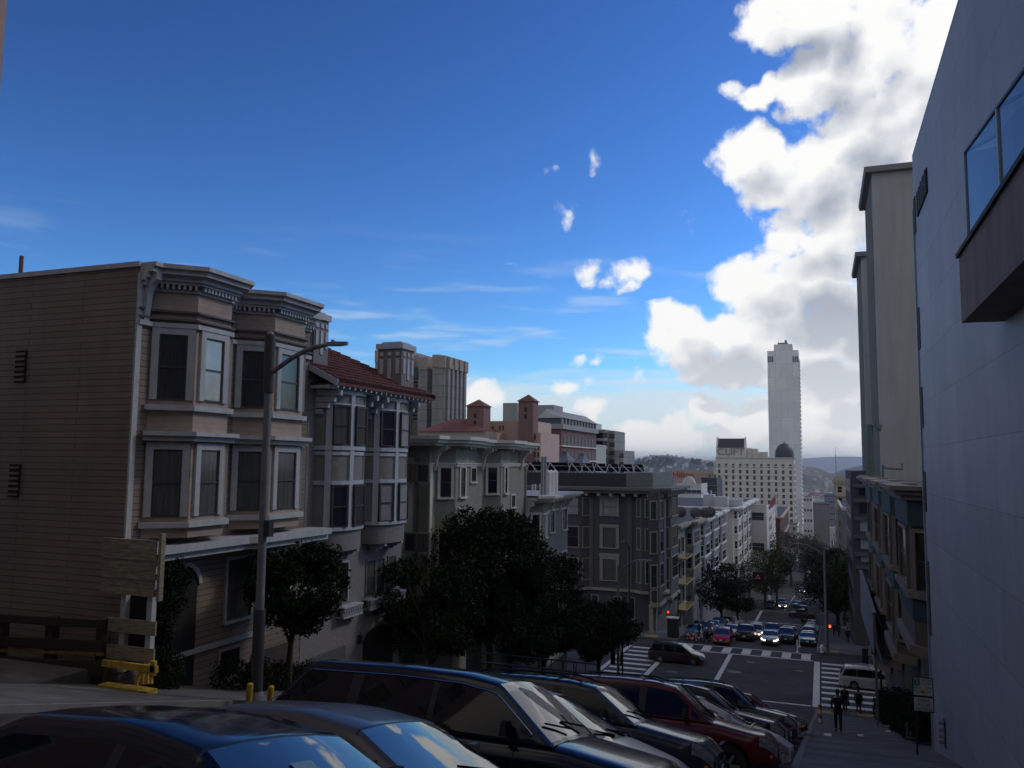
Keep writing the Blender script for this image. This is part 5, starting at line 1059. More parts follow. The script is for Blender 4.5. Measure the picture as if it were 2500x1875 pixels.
# radio mast
x_, z_ = xz(2040, 1105, 900); mb = MB(); zb_ = G(900); mb.tube([(x_, 900, zb_), (x_, 900, z_-2)], [.7, .35], 6); mb.tube([(x_, 900, z_-2), (x_, 900, z_+6)], .15, 5); solo(mb, 'radio_mast', galv, 'thin pale radio mast rising from the far town near the right towers', 'mast')

# ================================================================ trees
leafm = M('dark leaves', (.016, .025, .012), .85, .45, .9, 0, spec=.12); leafg = M('brighter leaves', (.04, .075, .02), .8, .4, .9, 0, spec=.12); barkm = M('bark', (.05, .042, .035), .9, .3, 5, .3); leafo = M('olive brown leaves', (.045, .042, .02), .7, .4, .9, 0)
def leaves(mb, centers, n, size, rnd):
    cs = np.array([c[:3] for c in centers]); rr = np.array([c[3:6] for c in centers]); k = rnd.integers(0, len(cs), n)
    d = rnd.normal(size=(n, 3)); d /= np.linalg.norm(d, axis=1)[:, None]; r = rnd.uniform(.35, 1.08, (n, 1))**.6
    p = cs[k]+d*r*rr[k]+rnd.normal(scale=.06, size=(n, 3))
    a = rnd.normal(size=(n, 3)); a /= np.linalg.norm(a, axis=1)[:, None]; b = np.cross(a, rnd.normal(size=(n, 3))); b /= np.linalg.norm(b, axis=1)[:, None]
    s = rnd.uniform(.6, 1.3, (n, 1))*size; a *= s; b *= s*.42
    V = np.stack([p-a, p-b*.9, p+a, p+b*.9], 1).reshape(-1, 3); b0 = len(mb.v)
    mb.v += [tuple(q) for q in V]; mb.f += [(b0+4*i, b0+4*i+1, b0+4*i+2, b0+4*i+3) for i in range(n)]; mb.m += [0]*n
def tree(name, label, cat, x, y, h, cr, trunk_h, seed=0, n=5000, leaf=.12, mat=leafm, cz=None, lean=0, group=None, clumps=26, squash=1.0, z=None):
    """trunk with limbs reaching out to leaf clumps spread through an uneven crown"""
    rnd = np.random.default_rng(seed); rr = random.Random(seed); zg = G(y) if z is None else z
    P = thing(name, label, cat, (x, y, zg), group); hc = (h-trunk_h)/2; zc_ = zg+trunk_h+hc
    cl = []
    for i in range(clumps):
        a = rr.uniform(0, 6.283); e = rr.uniform(-.9, 1); q = rr.uniform(.35, .9); rad = cr*q*math.sqrt(max(.05, 1-e*e*.8)); s = rr.uniform(.26, .46)*cr
        cl.append((x+lean*.6+rad*math.cos(a), y+rad*math.sin(a), zc_+e*hc*.85*squash, s, s, s*rr.uniform(.55, .85)))
    m_ = MB(); tx = x+lean*.3; m_.tube([(x, y, zg-.2), (x+lean*.1, y, zg+trunk_h*.6), (tx, y, zg+trunk_h), (x+lean*.5, y, zc_)], [h*.026, h*.022, h*.018, h*.008], 8)
    for c in cl[::2]: m_.tube([(tx, y, zg+trunk_h*rr.uniform(.75, 1.05)), ((tx*2+c[0])/3+rr.uniform(-.2, .2), (y*2+c[1])/3, (zg+trunk_h+c[2])/2), c[:3]], [h*.012, h*.008, h*.003], 5)
    m_.build('trunk', barkm, P, 60)
    m_ = MB(); leaves(m_, cl, n, leaf, rnd); m_.build('crown', mat, P); return P
def at_y(px, Y): return xz(px, 1130, Y)[0]
def gx(px, py, h=0):                              # ground point under a pixel
    r = ray(px, py); y = 2
    while y < 900 and r.z/r.x*0+r.z/r.y*y > G(y)+h: y += .1
    return r.x/r.y*y, y
tg = 'street trees of the left pavement'
tree('street_tree', 'small round-crowned dark tree in front of the grey bow-window house', 'tree', at_y(722, 23.6), 23.6, 4.85, 1.85, 2.0, 17, 11000, .1, lean=.3, group=tg, clumps=20)
tree('street_tree', 'large dark tree before the green house, tallest crown of the left pavement', 'tree', at_y(1205, 40), 40, 9.1, 3.3, 2.8, 5, 30000, .13, lean=-.5, group=tg, clumps=40, squash=1.05)
tree('street_tree', 'dark low tree left of the tallest one, under the green house side wall', 'tree', at_y(1060, 33.6), 33.6, 6.0, 2.3, 1.6, 7, 14000, .12, group=tg)
tree('street_tree', 'dense dark tree right of the tallest one, before the low green house', 'tree', at_y(1330, 50), 50, 8.2, 3.0, 2.0, 11, 18000, .14, group=tg, clumps=34)
tree('street_tree', 'dark round tree at the near crossing corner, in front of the slate building', 'tree', at_y(1462, 62), 62, 7.0, 2.7, 2.3, 13, 17000, .15, group=tg, clumps=34)
tree('street_tree', 'dark tree between the two large crowns on the left pavement, lower than both', 'tree', at_y(1250, 46.5), 46.5, 7.2, 2.8, 1.8, 15, 14000, .14, group=tg)
for i, (px_, Y, h, cr, lab, mt) in enumerate(((1757, 128, 9.5, 4.2, 'large dark tree hiding the pavement before the grey bay-windowed flats', leafm), (1795, 140, 8, 3.2, 'dark tree right of the large one, before the white flats', leafm), (1862, 197, 13, 5.5, 'dark tree with bright green top below the dark red building', leafg), (1890, 215, 11, 4.5, 'dark tree beside the bright green topped one, farther down the street', leafm),
        (1925, 300, 18, 8, 'first brownish far tree over the lower end of the street', leafo), (1960, 330, 17, 8, 'second brownish far tree over the lower end of the street', leafo), (1990, 310, 15, 7, 'rightmost brownish far tree over the lower end of the street', leafo))):
    tree('street_tree', lab, 'tree', at_y(px_, Y), Y, h, cr, h*.25, 30+i, 5000, .03*cr+.1, mt, group='trees farther down the left side')
for i, (px_, Y, h, cr, lab, mt) in enumerate(((2035, 150, 13, 5.5, 'tall dark tree over the right pavement beyond the crossing', leafm), (2078, 128, 11, 4.2, 'dark green tree in front of the dark modern block', leafg), (2052, 175, 14, 6, 'dark tree behind the tall one over the right pavement', leafm), (2020, 205, 14, 5.5, 'dark tree far down the right pavement before the dark building', leafm), (2028, 240, 14, 5, 'farthest dark tree of the right pavement, below the yellow-cream tower', leafo))):
    tree('street_tree', lab, 'tree', at_y(px_, Y), Y, h, cr, h*.22, 50+i, 6000, .03*cr+.1, mt, group='trees of the right pavement')
# climbing shrub by the beige house door and hedge at right, planting strip
P_ = thing('climbing_shrub', 'dark climbing shrub with two leafy masses beside the beige house doorway', 'shrub', (XL+.9, 18.6, G(18.6)))
m_ = MB(); m_.tube([(XL+.8, 18.8, G(18.8)), (XL+.8, 18.9, zf(420, 1480)), (XL+.7, 19, zf(420, 1360))], [.12, .07, .04], 7); m_.build('stem', barkm, P_)
m_ = MB(); leaves(m_, [(XL+.9, 18.9, zf(440, 1640), .5, .6, .8), (XL+.9, 19.1, zf(440, 1600), .5, .6, .7), (XL+.8, 18.9, zf(420, 1560), .4, .5, .6), (XL+.8, 19.2, zf(430, 1430), .5, .6, .7), (XL+.8, 18.9, zf(420, 1480), .45, .5, .7), (XL+.7, 19.4, zf(440, 1390), .5, .6, .5)], 9000, .06, np.random.default_rng(4)); m_.build('foliage', leafm, P_)
P_ = thing('hedge', 'dark hedge of leafy shrubs along the foot of the brown Victorian', 'hedge', (XR-.1, 50, G(50)))
m_ = MB(); leaves(m_, [(XR-.15, 38+i*2.2, G(38+i*2.2)+(.9 if i % 3 else 1.3), .5, 1.3, 1.0) for i in range(12)], 14000, .1, np.random.default_rng(5)); m_.build('foliage', leafm, P_)
m_ = MB(); 
for i in range(12): m_.tube([(XR-.1, 38+i*2.2, G(38+i*2.2)), (XR-.1, 38+i*2.2, G(38+i*2.2)+1)], .05, 5)
m_.build('stems', barkm, P_)
P_ = thing('shrub_bed', 'low dark shrubs at the foot of the small round-crowned tree', 'shrub', (XL+1.2, 24, G(24)))
m_ = MB(); leaves(m_, [(XL+1.2+.4*(i % 2), 21.6+i*.7, G(21.6+i*.7)+.55, .6, .6, .55) for i in range(7)], 7000, .06, np.random.default_rng(8)); m_.build('foliage', leafm, P_)
x_, y_ = at_y(1600, 3000), 3000
rt_ = random.Random(5)
for i in range(9):
    px_ = (1560, 1575, 1590, 1606, 1622, 1640, 1693, 1705, 1735)[i]; Y = 3050; x_ = xz(px_, 1130, Y)[0]; z_ = hz1(x_, Y)
    tree('hilltop_tree', 'one of the dark trees in silhouette along the top of the far hill', 'tree', x_, Y, (34, 40, 36, 44, 38, 30, 26, 28, 18)[i], 17 if i < 6 else 11, 6, 80+i, 500, 3.2, leafm, group='trees on the far hill top', z=z_-4, clumps=14)

# ================================================================ vehicles
def lerp(pts, x):
    if x <= pts[0][0]: return pts[0][1]
    for (a, va), (b, vb) in zip(pts, pts[1:]):
        if x <= b:
            t = (x-a)/(b-a) if b > a else 0; return va+(vb-va)*t
    return pts[-1][1]
def smooth(pts, x, w=.12): return (lerp(pts, x-w)+lerp(pts, x)*2+lerp(pts, x+w))/4
headm = M('headlight lens', (.2, .21, .22), .12, .4, 14, 0, spec=.6, coat=.5); tailm = M('tail light red', (.35, .015, .012), .15, .1, 8, 0, coat=1); amber = M('amber lens', (.6, .22, .03), .15, .1, 8, 0, coat=1)
chrome = M('chrome', (.6, .61, .62), .12, .05, 5, 0, metal=1); carglass = M('windshield glass', (.008, .01, .012), .02, 0, 1, 0, spec=.9, ior=1.6); sideglass = M('dark side glass', (.005, .006, .007), .03, 0, 1, 0, spec=.35); plast = M('black plastic', (.018, .018, .02), .5, .1, 8, 0); tyre = M('tyre rubber', (.02, .02, .02), .85, .1, 20, 0); alloy = M('alloy wheel', (.4, .41, .43), .35, .1, 5, 0, metal=.7)
litm = M('lit headlight', (1, .82, .55), .2, 0, 1, 0, emit=3); litw = M('lit white headlight', (1, .95, .88), .2, 0, 1, 0, emit=3); litr = M('lit signal red', (1, .06, .02), .3, 0, 1, 0, emit=2.5)
lita = M('lit amber indicator', (1, .35, .04), .3, 0, 1, 0, emit=6)
def carpaint(n, c, r=.16): return M(n, c, r, .04, 3, 0, spec=.3, coat=.25)
TYPES = dict(
 sedan=dict(L=4.75, W=1.82, H=1.45, nose=[(0, .62), (.25, .74), (1.2, .92), (3.8, 1.0), (4.55, .98), (4.75, .85)], belt=.95, cowl=1.25, wt=2.05, rr=3.35, rb=4.15, wb=(.95, 3.65), wr=.33, pill=[1.62, 2.55, 3.55], g=(1.7, 3.75)),
 hatch=dict(L=4.3, W=1.75, H=1.52, nose=[(0, .6), (.25, .76), (1.0, .98), (3.9, 1.02), (4.2, 1.0), (4.3, .85)], belt=.98, cowl=1.0, wt=1.95, rr=3.3, rb=4.15, wb=(.85, 3.45), wr=.33, pill=[1.5, 2.45, 3.4], g=(1.55, 3.85)),
 suv=dict(L=4.7, W=1.85, H=1.74, nose=[(0, .75), (.2, .95), (1.2, 1.1), (4.4, 1.12), (4.6, 1.1), (4.7, .95)], belt=1.1, cowl=1.22, wt=1.95, rr=4.15, rb=4.6, wb=(.92, 3.7), wr=.37, pill=[1.65, 2.6, 3.5, 4.3], g=(1.72, 4.32)),
 van=dict(L=5.1, W=1.95, H=1.76, nose=[(0, .65), (.2, .85), (1.05, 1.05), (4.8, 1.1), (5.0, 1.08), (5.1, .9)], belt=1.05, cowl=1.0, wt=2.0, rr=4.6, rb=5.02, wb=(.95, 3.95), wr=.34, pill=[1.55, 2.55, 3.7, 4.75], g=(1.6, 4.8)),
 pickup=dict(L=5.3, W=1.95, H=1.78, nose=[(0, .85), (.15, 1.05), (1.4, 1.15), (3.5, 1.17), (5.2, 1.15), (5.3, 1.05)], belt=1.15, cowl=1.4, wt=2.0, rr=3.2, rb=3.55, wb=(.95, 4.3), wr=.39, pill=[1.8, 2.6, 3.4], g=(1.85, 3.3)))
def car(kind, label, color, x, y, head, group=None, cat='car', name='parked_car', lit=None, rack=None, rails=False, trim=None, near=False, z=None, dims=None, rimm=None, sticker=False, plate=True):
    """head = heading angle of the nose (0 = +x); sits on the sloping street"""
    T = dict(TYPES[kind]); T.update(dims or {})
    L, Wd, H = T['L'], T['W'], T['H']; hw = Wd/2; cx = L/2
    sl = math.atan2(G(y+.8)-G(y-.8), 1.6); nrm = Vector((0, -math.sin(sl), math.cos(sl))); f = Vector((math.cos(head), math.sin(head), 0)); f = (f-nrm*f.dot(nrm)).normalized(); l_ = nrm.cross(f)
    mat3 = Matrix((f, l_, nrm)).transposed(); P = thing(name, label, cat, (x, y, (G(y) if z is None else z)+.005), group, mat3.to_euler())
    step = .07 if near else .12
    xs = sorted(set([0, .04, .12, T['cowl'], T['wt'], T['rr'], T['rb'], L-.12, L-.04, L]+[round(i*step, 3) for i in range(int(L/step)+1)]+T['pill']))
    xs = [a for i, a in enumerate(xs) if i == 0 or a-xs[i-1] > .015]
    ar = T['wr']+.06
    def hwid(q): return hw*(1-.30*max(0, 1-q/.55)**2.2-.2*max(0, 1-(L-q)/.4)**2.2)
    def zb(q): return .2+.14*max(0, 1-q/.3)+.16*max(0, 1-(L-q)/.3)
    rings = []
    for q in xs:
        w_ = hwid(q); zt = smooth(T['nose'], q, .08); b = zb(q); arch = 0
        for wx in T['wb']:
            d = abs(q-wx)
            if d < ar: arch = max(arch, T['wr']+math.sqrt(ar*ar-d*d))
        crown = .03 if q < T['cowl']+.1 else .0
        if kind == 'pickup' and q > T['rb']+.08 and q < L-.08: mid = zt-.45
        else: mid = zt+crown
        zs = min(zt-.1, T['belt']-.12); zs = max(zs, .5)
        pts = [(0, mid), (w_*.45, mid-crown*.3 if mid > zt else mid), (w_*.8, zt-.004 if mid >= zt else mid), (w_*.93, zt-.035), (w_*.985, max(zt-.1, .5)), (w_, max(zs-.1, .45)), (w_*1.0, max(.5, arch)), (w_*.985, max(.33, arch)), (w_*.93, max(b, arch)), (w_*.5, max(b, arch)), (0, max(b, arch))]
        for i in range(4, 9): pts[i] = (pts[i][0], max(pts[i][1], min(arch, pts[3][1]-.02)) if arch else pts[i][1])
        rings.append(pts)
    def mesh_from(rs_, xs_, test, off=0.0, both=True):
        m_ = MB(True)
        for i in range(len(xs_)-1):
            for k in range(len(rs_[0])-1):
                mi = test(i, k)
                if mi is None or mi is False: continue
                for s_ in (1, -1):
                    q = [(cx-xs_[i], rs_[i][k][0]*s_, rs_[i][k][1]), (cx-xs_[i+1], rs_[i+1][k][0]*s_, rs_[i+1][k][1]), (cx-xs_[i+1], rs_[i+1][k+1][0]*s_, rs_[i+1][k+1][1]), (cx-xs_[i], rs_[i][k+1][0]*s_, rs_[i][k+1][1])]
                    if s_ < 0: q = q[::-1]
                    if off:
                        a_, b_, c_ = Vector(q[0]), Vector(q[1]), Vector(q[3]); nn = (b_-a_).cross(c_-a_)
                        if nn.length < 1e-9: nn = (Vector(q[2])-b_).cross(Vector(q[3])-b_)
                        if nn.length > 1e-9: nn.normalize(); q = [tuple(Vector(p_)+nn*off) for p_ in q]
                    m_.add(q, [(0, 1, 2, 3)], int(mi))
        return m_
    def weld(o):
        import bmesh as bmm
        b_ = bmm.new(); b_.from_mesh(o.data); bmm.ops.remove_doubles(b_, verts=b_.verts, dist=.002); bmm.ops.recalc_face_normals(b_, faces=b_.faces); b_.to_mesh(o.data); b_.free()
        o.data.polygons.foreach_set('use_smooth', [True]*len(o.data.polygons)); o.data.set_sharp_from_angle(angle=R(38)); return o
    # greenhouse
    gxs = [a for a in xs if T['cowl']-.001 <= a <= T['rb']+.001]; tum = .2 if kind != 'pickup' else .16
    if gxs[0] > T['cowl']: gxs = [T['cowl']]+gxs
    gr = []
    ht = [(T['cowl'], smooth(T['nose'], T['cowl'])), (T['wt'], H-.07), (T['wt']+.45, H-.01), ((T['wt']+T['rr'])/2, H), (T['rr'], H-.04), (T['rb'], smooth(T['nose'], T['rb'])+(.0 if kind in ('sedan', 'hatch', 'pickup') else .05))]
    for q in gxs:
        zt = max(smooth(ht, q, .05), T['belt']+.0); bz = min(T['belt'], zt)-.02
        ww = lambda z_: hw*.955-tum*max(0, (z_-T['belt']))/(H-T['belt'])*(1+.25*max(0, (z_-T['belt'])/(H-T['belt'])-.7))
        ze = zt-.045; ze = max(ze, bz+.002); us = max(bz+.03, ze-.075); us = min(us, ze)
        gr.append([(ww(bz), bz), (ww(bz+.03), min(bz+.03, us)), (ww((bz+us)/2)+.006, (bz+us)/2), (ww(us), us), (ww(ze), ze), (ww(ze)-.055, zt-.012), (ww(ze)*.5, zt+.012), (0, zt+.02)])
    p_ = T['pill']; g0, g1 = T['g']
    def side(i): 
        m_ = (gxs[i]+gxs[i+1])/2
        if m_ < T['cowl']+.22 or m_ > g1: return False
        return not any(abs(m_-q) < .05 for q in p_[:-1])
    def gt(i, k):
        m_ = (gxs[i]+gxs[i+1])/2
        if k in (1, 2) and side(i): return None
        if k >= 5 and (T['cowl']+.02 < m_ < T['wt']-.02): return None
        if k >= 5 and (T['rr']+.06 < m_ < T['rb']-.04): return None
        return 1 if (k in (1, 2) and g0 < m_ < g1) or (k >= 4 and (T['wt']-.02 <= m_ < T['wt']+.02)) else 0
    def bt(i, k):
        m_ = (xs[i]+xs[i+1])/2; 
        if k >= 8: return 1
        if k == 7 and (trim == 'cladding'): return 1
        if k == 6 and trim == 'cladding' : return 1
        if k < 2 and T['cowl']+.3 < m_ < T['rb']-.25 and kind != 'pickup': return None
        return 0
    b1_ = mesh_from(rings, xs, bt); g_ = mesh_from(gr, gxs, gt)
    # nose and tail caps
    for q, rg in ((xs[0], rings[0]), (xs[-1], rings[-1])):
        pts = [(cx-q, a, z_) for a, z_ in rg]+[(cx-q, -a, z_) for a, z_ in rg[::-1][1:-1]]; b1_.add(pts, [tuple(range(len(pts)))], 0)
    b0 = len(b1_.v); b1_.v += g_.v; b1_.f += [tuple(i+b0 for i in f_) for f_ in g_.f]; b1_.m += g_.m
    body = weld(b1_.build('body', [color, plast], P))
    ws = weld(mesh_from(gr, gxs, lambda i, k: 0 if k >= 5 and T['cowl']+.02 < (gxs[i]+gxs[i+1])/2 < T['wt']-.02 else None).build('windshield', carglass, P))
    weld(mesh_from(gr, gxs, lambda i, k: 0 if k >= 5 and T['rr']+.06 < (gxs[i]+gxs[i+1])/2 < T['rb']-.04 else None).build('rear_window', carglass, P))
    for s_ in (1, -1):
        prev = T['cowl']
        for q in p_:
            m_ = MB(True)
            for i in range(len(gxs)-1):
                mm = (gxs[i]+gxs[i+1])/2
                if side(i) and prev < mm < q:
                    for k in (1, 2): m_.add([(cx-gxs[i], gr[i][k][0]*s_, gr[i][k][1]), (cx-gxs[i+1], gr[i+1][k][0]*s_, gr[i+1][k][1]), (cx-gxs[i+1], gr[i+1][k+1][0]*s_, gr[i+1][k+1][1]), (cx-gxs[i], gr[i][k+1][0]*s_, gr[i][k+1][1])][::s_], [(0, 1, 2, 3)])
            if m_.v: weld(m_.build('side_window', sideglass, P))
            prev = q
    if trim == 'chrome':
        for s_ in (1, -1):
            pts = [(cx-gxs[i], (gr[i][3][0]+.006)*s_, gr[i][3][1]+.006) for i in range(len(gxs)-1) if T['cowl']+.2 < gxs[i] < g1+.05]; e = pts[-1]; pts.append((e[0]-.22, e[1]+.13*s_, T['belt']+.03)); m_ = MB(True); m_.tube(pts, .007, 5); m_.build('window_trim', chrome, P)
    # lights, grille, plate, wheels, mirrors, seams, handles
    for s_ in (1, -1):
        m_ = MB(True)
        for i in range(len(xs)-1):
            if .03 <= xs[i] < .3 and xs[i+1] < .38:
                def hp(r_, q_, k_):
                    a_, z_ = r_[k_]; zl = r_[3][1]-.2; return (cx-q_+.004, (a_+.006)*s_, max(z_, zl)+.003*(k_ == 3))
                for k_ in (3, 4): m_.add([hp(rings[i], xs[i], k_), hp(rings[i], xs[i], k_+1), hp(rings[i+1], xs[i+1], k_+1), hp(rings[i+1], xs[i+1], k_)][::s_], [(0, 1, 2, 3)])
        zh = rings[1][3][1]-.1; yw = rings[0][4][0]
        m_.box(cx-.05, cx+.012, *sorted((s_*yw*.62, s_*yw*1.0)), zh-.1, zh+.05)
        lm = headm if lit is None or lit == 'rear' else lit
        o_ = m_.build('headlight', lm if lit not in ('one',) else headm, P)
        m_ = MB(True); m_.ball((cx-.16, s_*(rings[3][4][0]+.0), zh-.06), .06, .05, .05, 8); m_.build('indicator', amber, o_)
        m_ = MB(True); zt_ = rings[-1][3][1]-.08; yw = rings[-1][4][0]
        m_.box(cx-L-.012, cx-L+.1, *sorted((s_*yw*.75, s_*(yw*1.03))), zt_-.28, zt_+.04); m_.build('tail_light', tailm, P)
    zg_ = rings[0][3][1]
    m_ = MB(True); m_.box(cx-.02, cx+.014, -hwid(0)*.55, hwid(0)*.55, zg_-.26, zg_-.07); 
    for k in range(3): m_.box(cx+.012, cx+.022, -hwid(0)*.52, hwid(0)*.52, zg_-.235+k*.055, zg_-.222+k*.055, 1)
    m_.box(cx-.02, cx+.01, -hwid(0)*.6, hwid(0)*.6, .3, .42); m_.build('grille', [plast, chrome], P)
    if plate:
        for q_, nx_ in ((cx+.018, 0), (cx-L-.018, 0)): m_ = MB(True); m_.box(q_-.008, q_+.008, -.15, .15, .5, .62); m_.build('number_plate', white, P)
    for wx in T['wb']:
        for s_ in (1, -1):
            wr, yo = T['wr'], s_*(hw-.02); yi = s_*(hw-.24); c_ = (cx-wx, 0, wr); m_ = MB(True)
            m_.lathe([(wr*.62, yi), (wr*.94, yi), (wr, yi+s_*.03), (wr, yo-s_*.03), (wr*.94, yo), (wr*.64, yo-s_*.005), (wr*.62, yo-s_*.03)], c_, 20 if near else 14, 'y'); w_ = m_.build('wheel', tyre, P, 40)
            m_ = MB(True); m_.lathe([(wr*.66, yo-s_*.012), (wr*.6, yo-s_*.03), (wr*.55, yo-s_*.05), (wr*.2, yo-s_*.075), (0.001, yo-s_*.075)], c_, 20 if near else 14, 'y', 1)
            for k in range(6):
                a = k*math.pi/3; m_.beam((c_[0]+math.cos(a)*wr*.12, yo-s_*.03, wr+math.sin(a)*wr*.12), (c_[0]+math.cos(a)*wr*.6, yo-s_*.02, wr+math.sin(a)*wr*.6), .055, .03, 0, (0, 1, 0))
            m_.build('rim', [rimm or alloy, plast], w_)
    for s_ in (1, -1):
        m_ = MB(True); mx = cx-T['cowl']-.5; mz = T['belt']+.1; yy = hw*.95
        m_.beam((mx, s_*yy, mz-.04), (mx, s_*(yy+.1), mz), .05, .03); m_.hexa([(mx-.05, s_*(yy+.06), mz-.07), (mx+.06, s_*(yy+.06), mz-.07), (mx+.05, s_*(yy+.24), mz-.06), (mx-.04, s_*(yy+.24), mz-.06)], [(mx-.04, s_*(yy+.06), mz+.08), (mx+.03, s_*(yy+.06), mz+.08), (mx+.02, s_*(yy+.22), mz+.09), (mx-.03, s_*(yy+.22), mz+.09)]); m_.build('wing_mirror', color if trim != 'cladding' else plast, P, 50)
    if near:
        for s_ in (1, -1):
            m_ = MB(True)
            for q in p_[:-1] if kind != 'pickup' else p_[:2]:
                qq = q+.0; i = min(range(len(xs)), key=lambda j: abs(xs[j]-qq)); rg = rings[i]; pts = [(cx-qq, s_*(a+.003), z_) for a, z_ in rg[3:8] if z_ > .28]; m_.tube(pts, .004, 4)
            m_.build('door_seam', plast, P)
            for q in p_[1:3]: m_ = MB(True); m_.beam((cx-q+.22, s_*(hw*.995+.02), T['belt']-.16), (cx-q+.08, s_*(hw*.995+.02), T['belt']-.15), .02, .03); m_.build('door_handle', color, P)
        i0 = min(range(len(gxs)), key=lambda j: abs(gxs[j]-T['cowl']-.08)); zc_ = gr[i0][5][1]
        for yy in (-.1, .5): m_ = MB(True); m_.beam((cx-T['cowl']-.06, yy, zc_+.05), (cx-T['cowl']-.2, yy-.55, zc_+.11), .02, .02); m_.build('wiper', plast, P)
    if rails or rack:
        for s_ in (1, -1):
            pts = [(cx-q, s_*(hw-tum-.1), lerp(ht, q)+(.02 if j in (0, 5) else .07)) for j, q in enumerate([T['wt']+.25+(T['rr']-T['wt']-.3)*t/5 for t in range(6)])]; m_ = MB(True); m_.tube(pts, .017, 6); m_.build('roof_rail', chrome if rails == 2 else plast, P)
        for t in (.25, .75): q = T['wt']+.25+(T['rr']-T['wt']-.3)*t; m_ = MB(True); m_.beam((cx-q, -(hw-tum-.1), lerp(ht, q)+.08), (cx-q, hw-tum-.1, lerp(ht, q)+.08), .04, .025); m_.build('crossbar', plast, P)
    if rack:
        m_ = MB(True); za = H+.12; x0_, x1_ = cx-T['wt']-.35, cx-T['rr']+.1; yw = hw-tum-.02
        for z_ in (za, za+.16):
            m_.tube([(x0_, -yw, z_), (x0_, yw, z_), (x1_, yw, z_), (x1_, -yw, z_), (x0_, -yw, z_)], .014, 5)
        n_ = 9
        for k in range(n_): q = x0_+(x1_-x0_)*k/(n_-1); m_.beam((q, -yw, za), (q, yw, za), .03, .02); m_.beam((q, yw, za), (q, yw, za+.16), .015, .015); m_.beam((q, -yw, za), (q, -yw, za+.16), .015, .015)
        m_.build('roof_basket', plast, P)
    if sticker:
        m_ = MB(True); i1 = min(range(len(gxs)), key=lambda j: abs(gxs[j]-T['wt']+.25)); a, b = gr[i1], gr[i1-2]; m_.quad((cx-gxs[i1], -.2, a[7][1]+.006), (cx-gxs[i1], .02, a[7][1]+.006), (cx-gxs[i1-2], .02, b[7][1]+.006), (cx-gxs[i1-2], -.2, b[7][1]+.006)); m_.build('windshield_sticker', M('pale blue sticker', (.35, .6, .6), .5), ws)
    return P
navy = carpaint('dark navy paint', (.006, .009, .022)); silv = carpaint('silver paint', (.35, .36, .38), .3); bronze = carpaint('grey bronze paint', (.12, .105, .1), .3); dgreen = carpaint('dark blue-green paint', (.02, .032, .04)); maroon = carpaint('maroon paint', (.11, .012, .012)); blackp = carpaint('black paint', (.01, .01, .012)); whitep = carpaint('white pearl paint', (.5, .5, .54), .3); redp = carpaint('bright red paint', (.36, .004, .01)); greyp = carpaint('dark grey paint', (.05, .05, .055)); bluep = carpaint('blue paint', (.04, .09, .2)); brownp = carpaint('dark brown paint', (.035, .025, .022)); charc = carpaint('charcoal purple paint', (.03, .026, .032))
gp = 'cars parked nose to the right pavement'
def pk(kind, label, color, y, nose=-1.25, **k):
    L = dict(TYPES[kind], **(k.get('dims') or {}))['L']; return car(kind, label, color, nose-L/2, y, 0, gp, near=y < 30, **k)
pk('sedan', 'nearest parked car, dark navy sedan with a pale sticker on its windshield', navy, 4.0, nose=-1.05, sticker=True, dims=dict(H=1.41))
pk('sedan', 'grey-bronze sedan, second parked car from the camera', bronze, 6.1, nose=-1.35, dims=dict(H=1.38))
pk('suv', 'large navy sport utility with a thin bright line round its dark windows', navy, 9.1, nose=-1.45, trim='chrome', dims=dict(L=5.0, H=1.72, W=1.95, rr=4.4, rb=4.9, g=(1.72, 4.6), pill=[1.65, 2.7, 3.7, 4.6], wb=(.95, 3.95)))
pk('hatch', 'silver hatchback half hidden between the large navy and dark green vehicles', silv, 11.4, nose=-1.7)
pk('suv', 'dark blue-green sport utility with a black basket on its roof', dgreen, 13.8, nose=-1.6, rack=True, rails=True, trim='cladding', dims=dict(H=1.66))
pk('suv', 'maroon sport utility with roof rails and black mirrors', maroon, 17.2, nose=-.85, rails=True, trim='cladding')
pk('hatch', 'pale pearl hatchback with a sloping roof between maroon and black cars', whitep, 20.0, nose=-.75, dims=dict(L=4.45, cowl=.8, wt=2.0, rr=2.9, rb=4.35, H=1.49, pill=[1.35, 2.3, 3.2], g=(1.4, 3.6)))
pk('suv', 'black estate with long roof rails just past the pale hatchback', blackp, 23.1, nose=-1.0, rails=2, dims=dict(H=1.66))
pk('sedan', 'black sedan between the black estate and the silver car', blackp, 25.9, nose=-1.0)
pk('suv', 'black sport utility with roof bars, third from the far end of the row', greyp, 28.6, nose=-.9, rails=True)
pk('sedan', 'silver sedan near the far end of the parked row', silv, 31.4, nose=-.9)
pk('sedan', 'last parked car of the row, dark red, by the red and white post', maroon, 34.4, nose=-.7)
# traffic
N_ = math.pi*1.5
car('van', 'dark grey-brown minivan driving across the crossroads', brownp, *[(gx(1605, 1617)[0]+gx(1695, 1623)[0])/2, 78.9], 0, name='car', cat='minivan', near=True)
car('van', 'silver minivan with roof rails over the right crosswalk', silv, 1.8+1.75, 75.4, 0, name='car', cat='minivan', rails=2, near=True, dims=dict(nose=TYPES['van']['nose']))
def drv(kind, lab, col, x, y, h=N_, **k): return car(kind, lab, col, x, y, h, k.pop('group', 'cars coming up the street'), name='car', **k)
drv('hatch', 'bright red hatchback waiting first at the far crosswalk', redp, -10.1, 91.2, near=True)
drv('pickup', 'dark pickup waiting behind and right of the red hatchback', brownp, -8.2, 96.6)
drv('sedan', 'silver sedan with lit headlights, first in the right-hand lane', silv, -5.4, 93.3, lit=litm, near=True)
drv('suv', 'dark car with amber light behind the silver sedan', greyp, -4.0, 97.8)
drv('suv', 'black sport utility two cars behind the silver sedan', blackp, -3.9, 103.5)
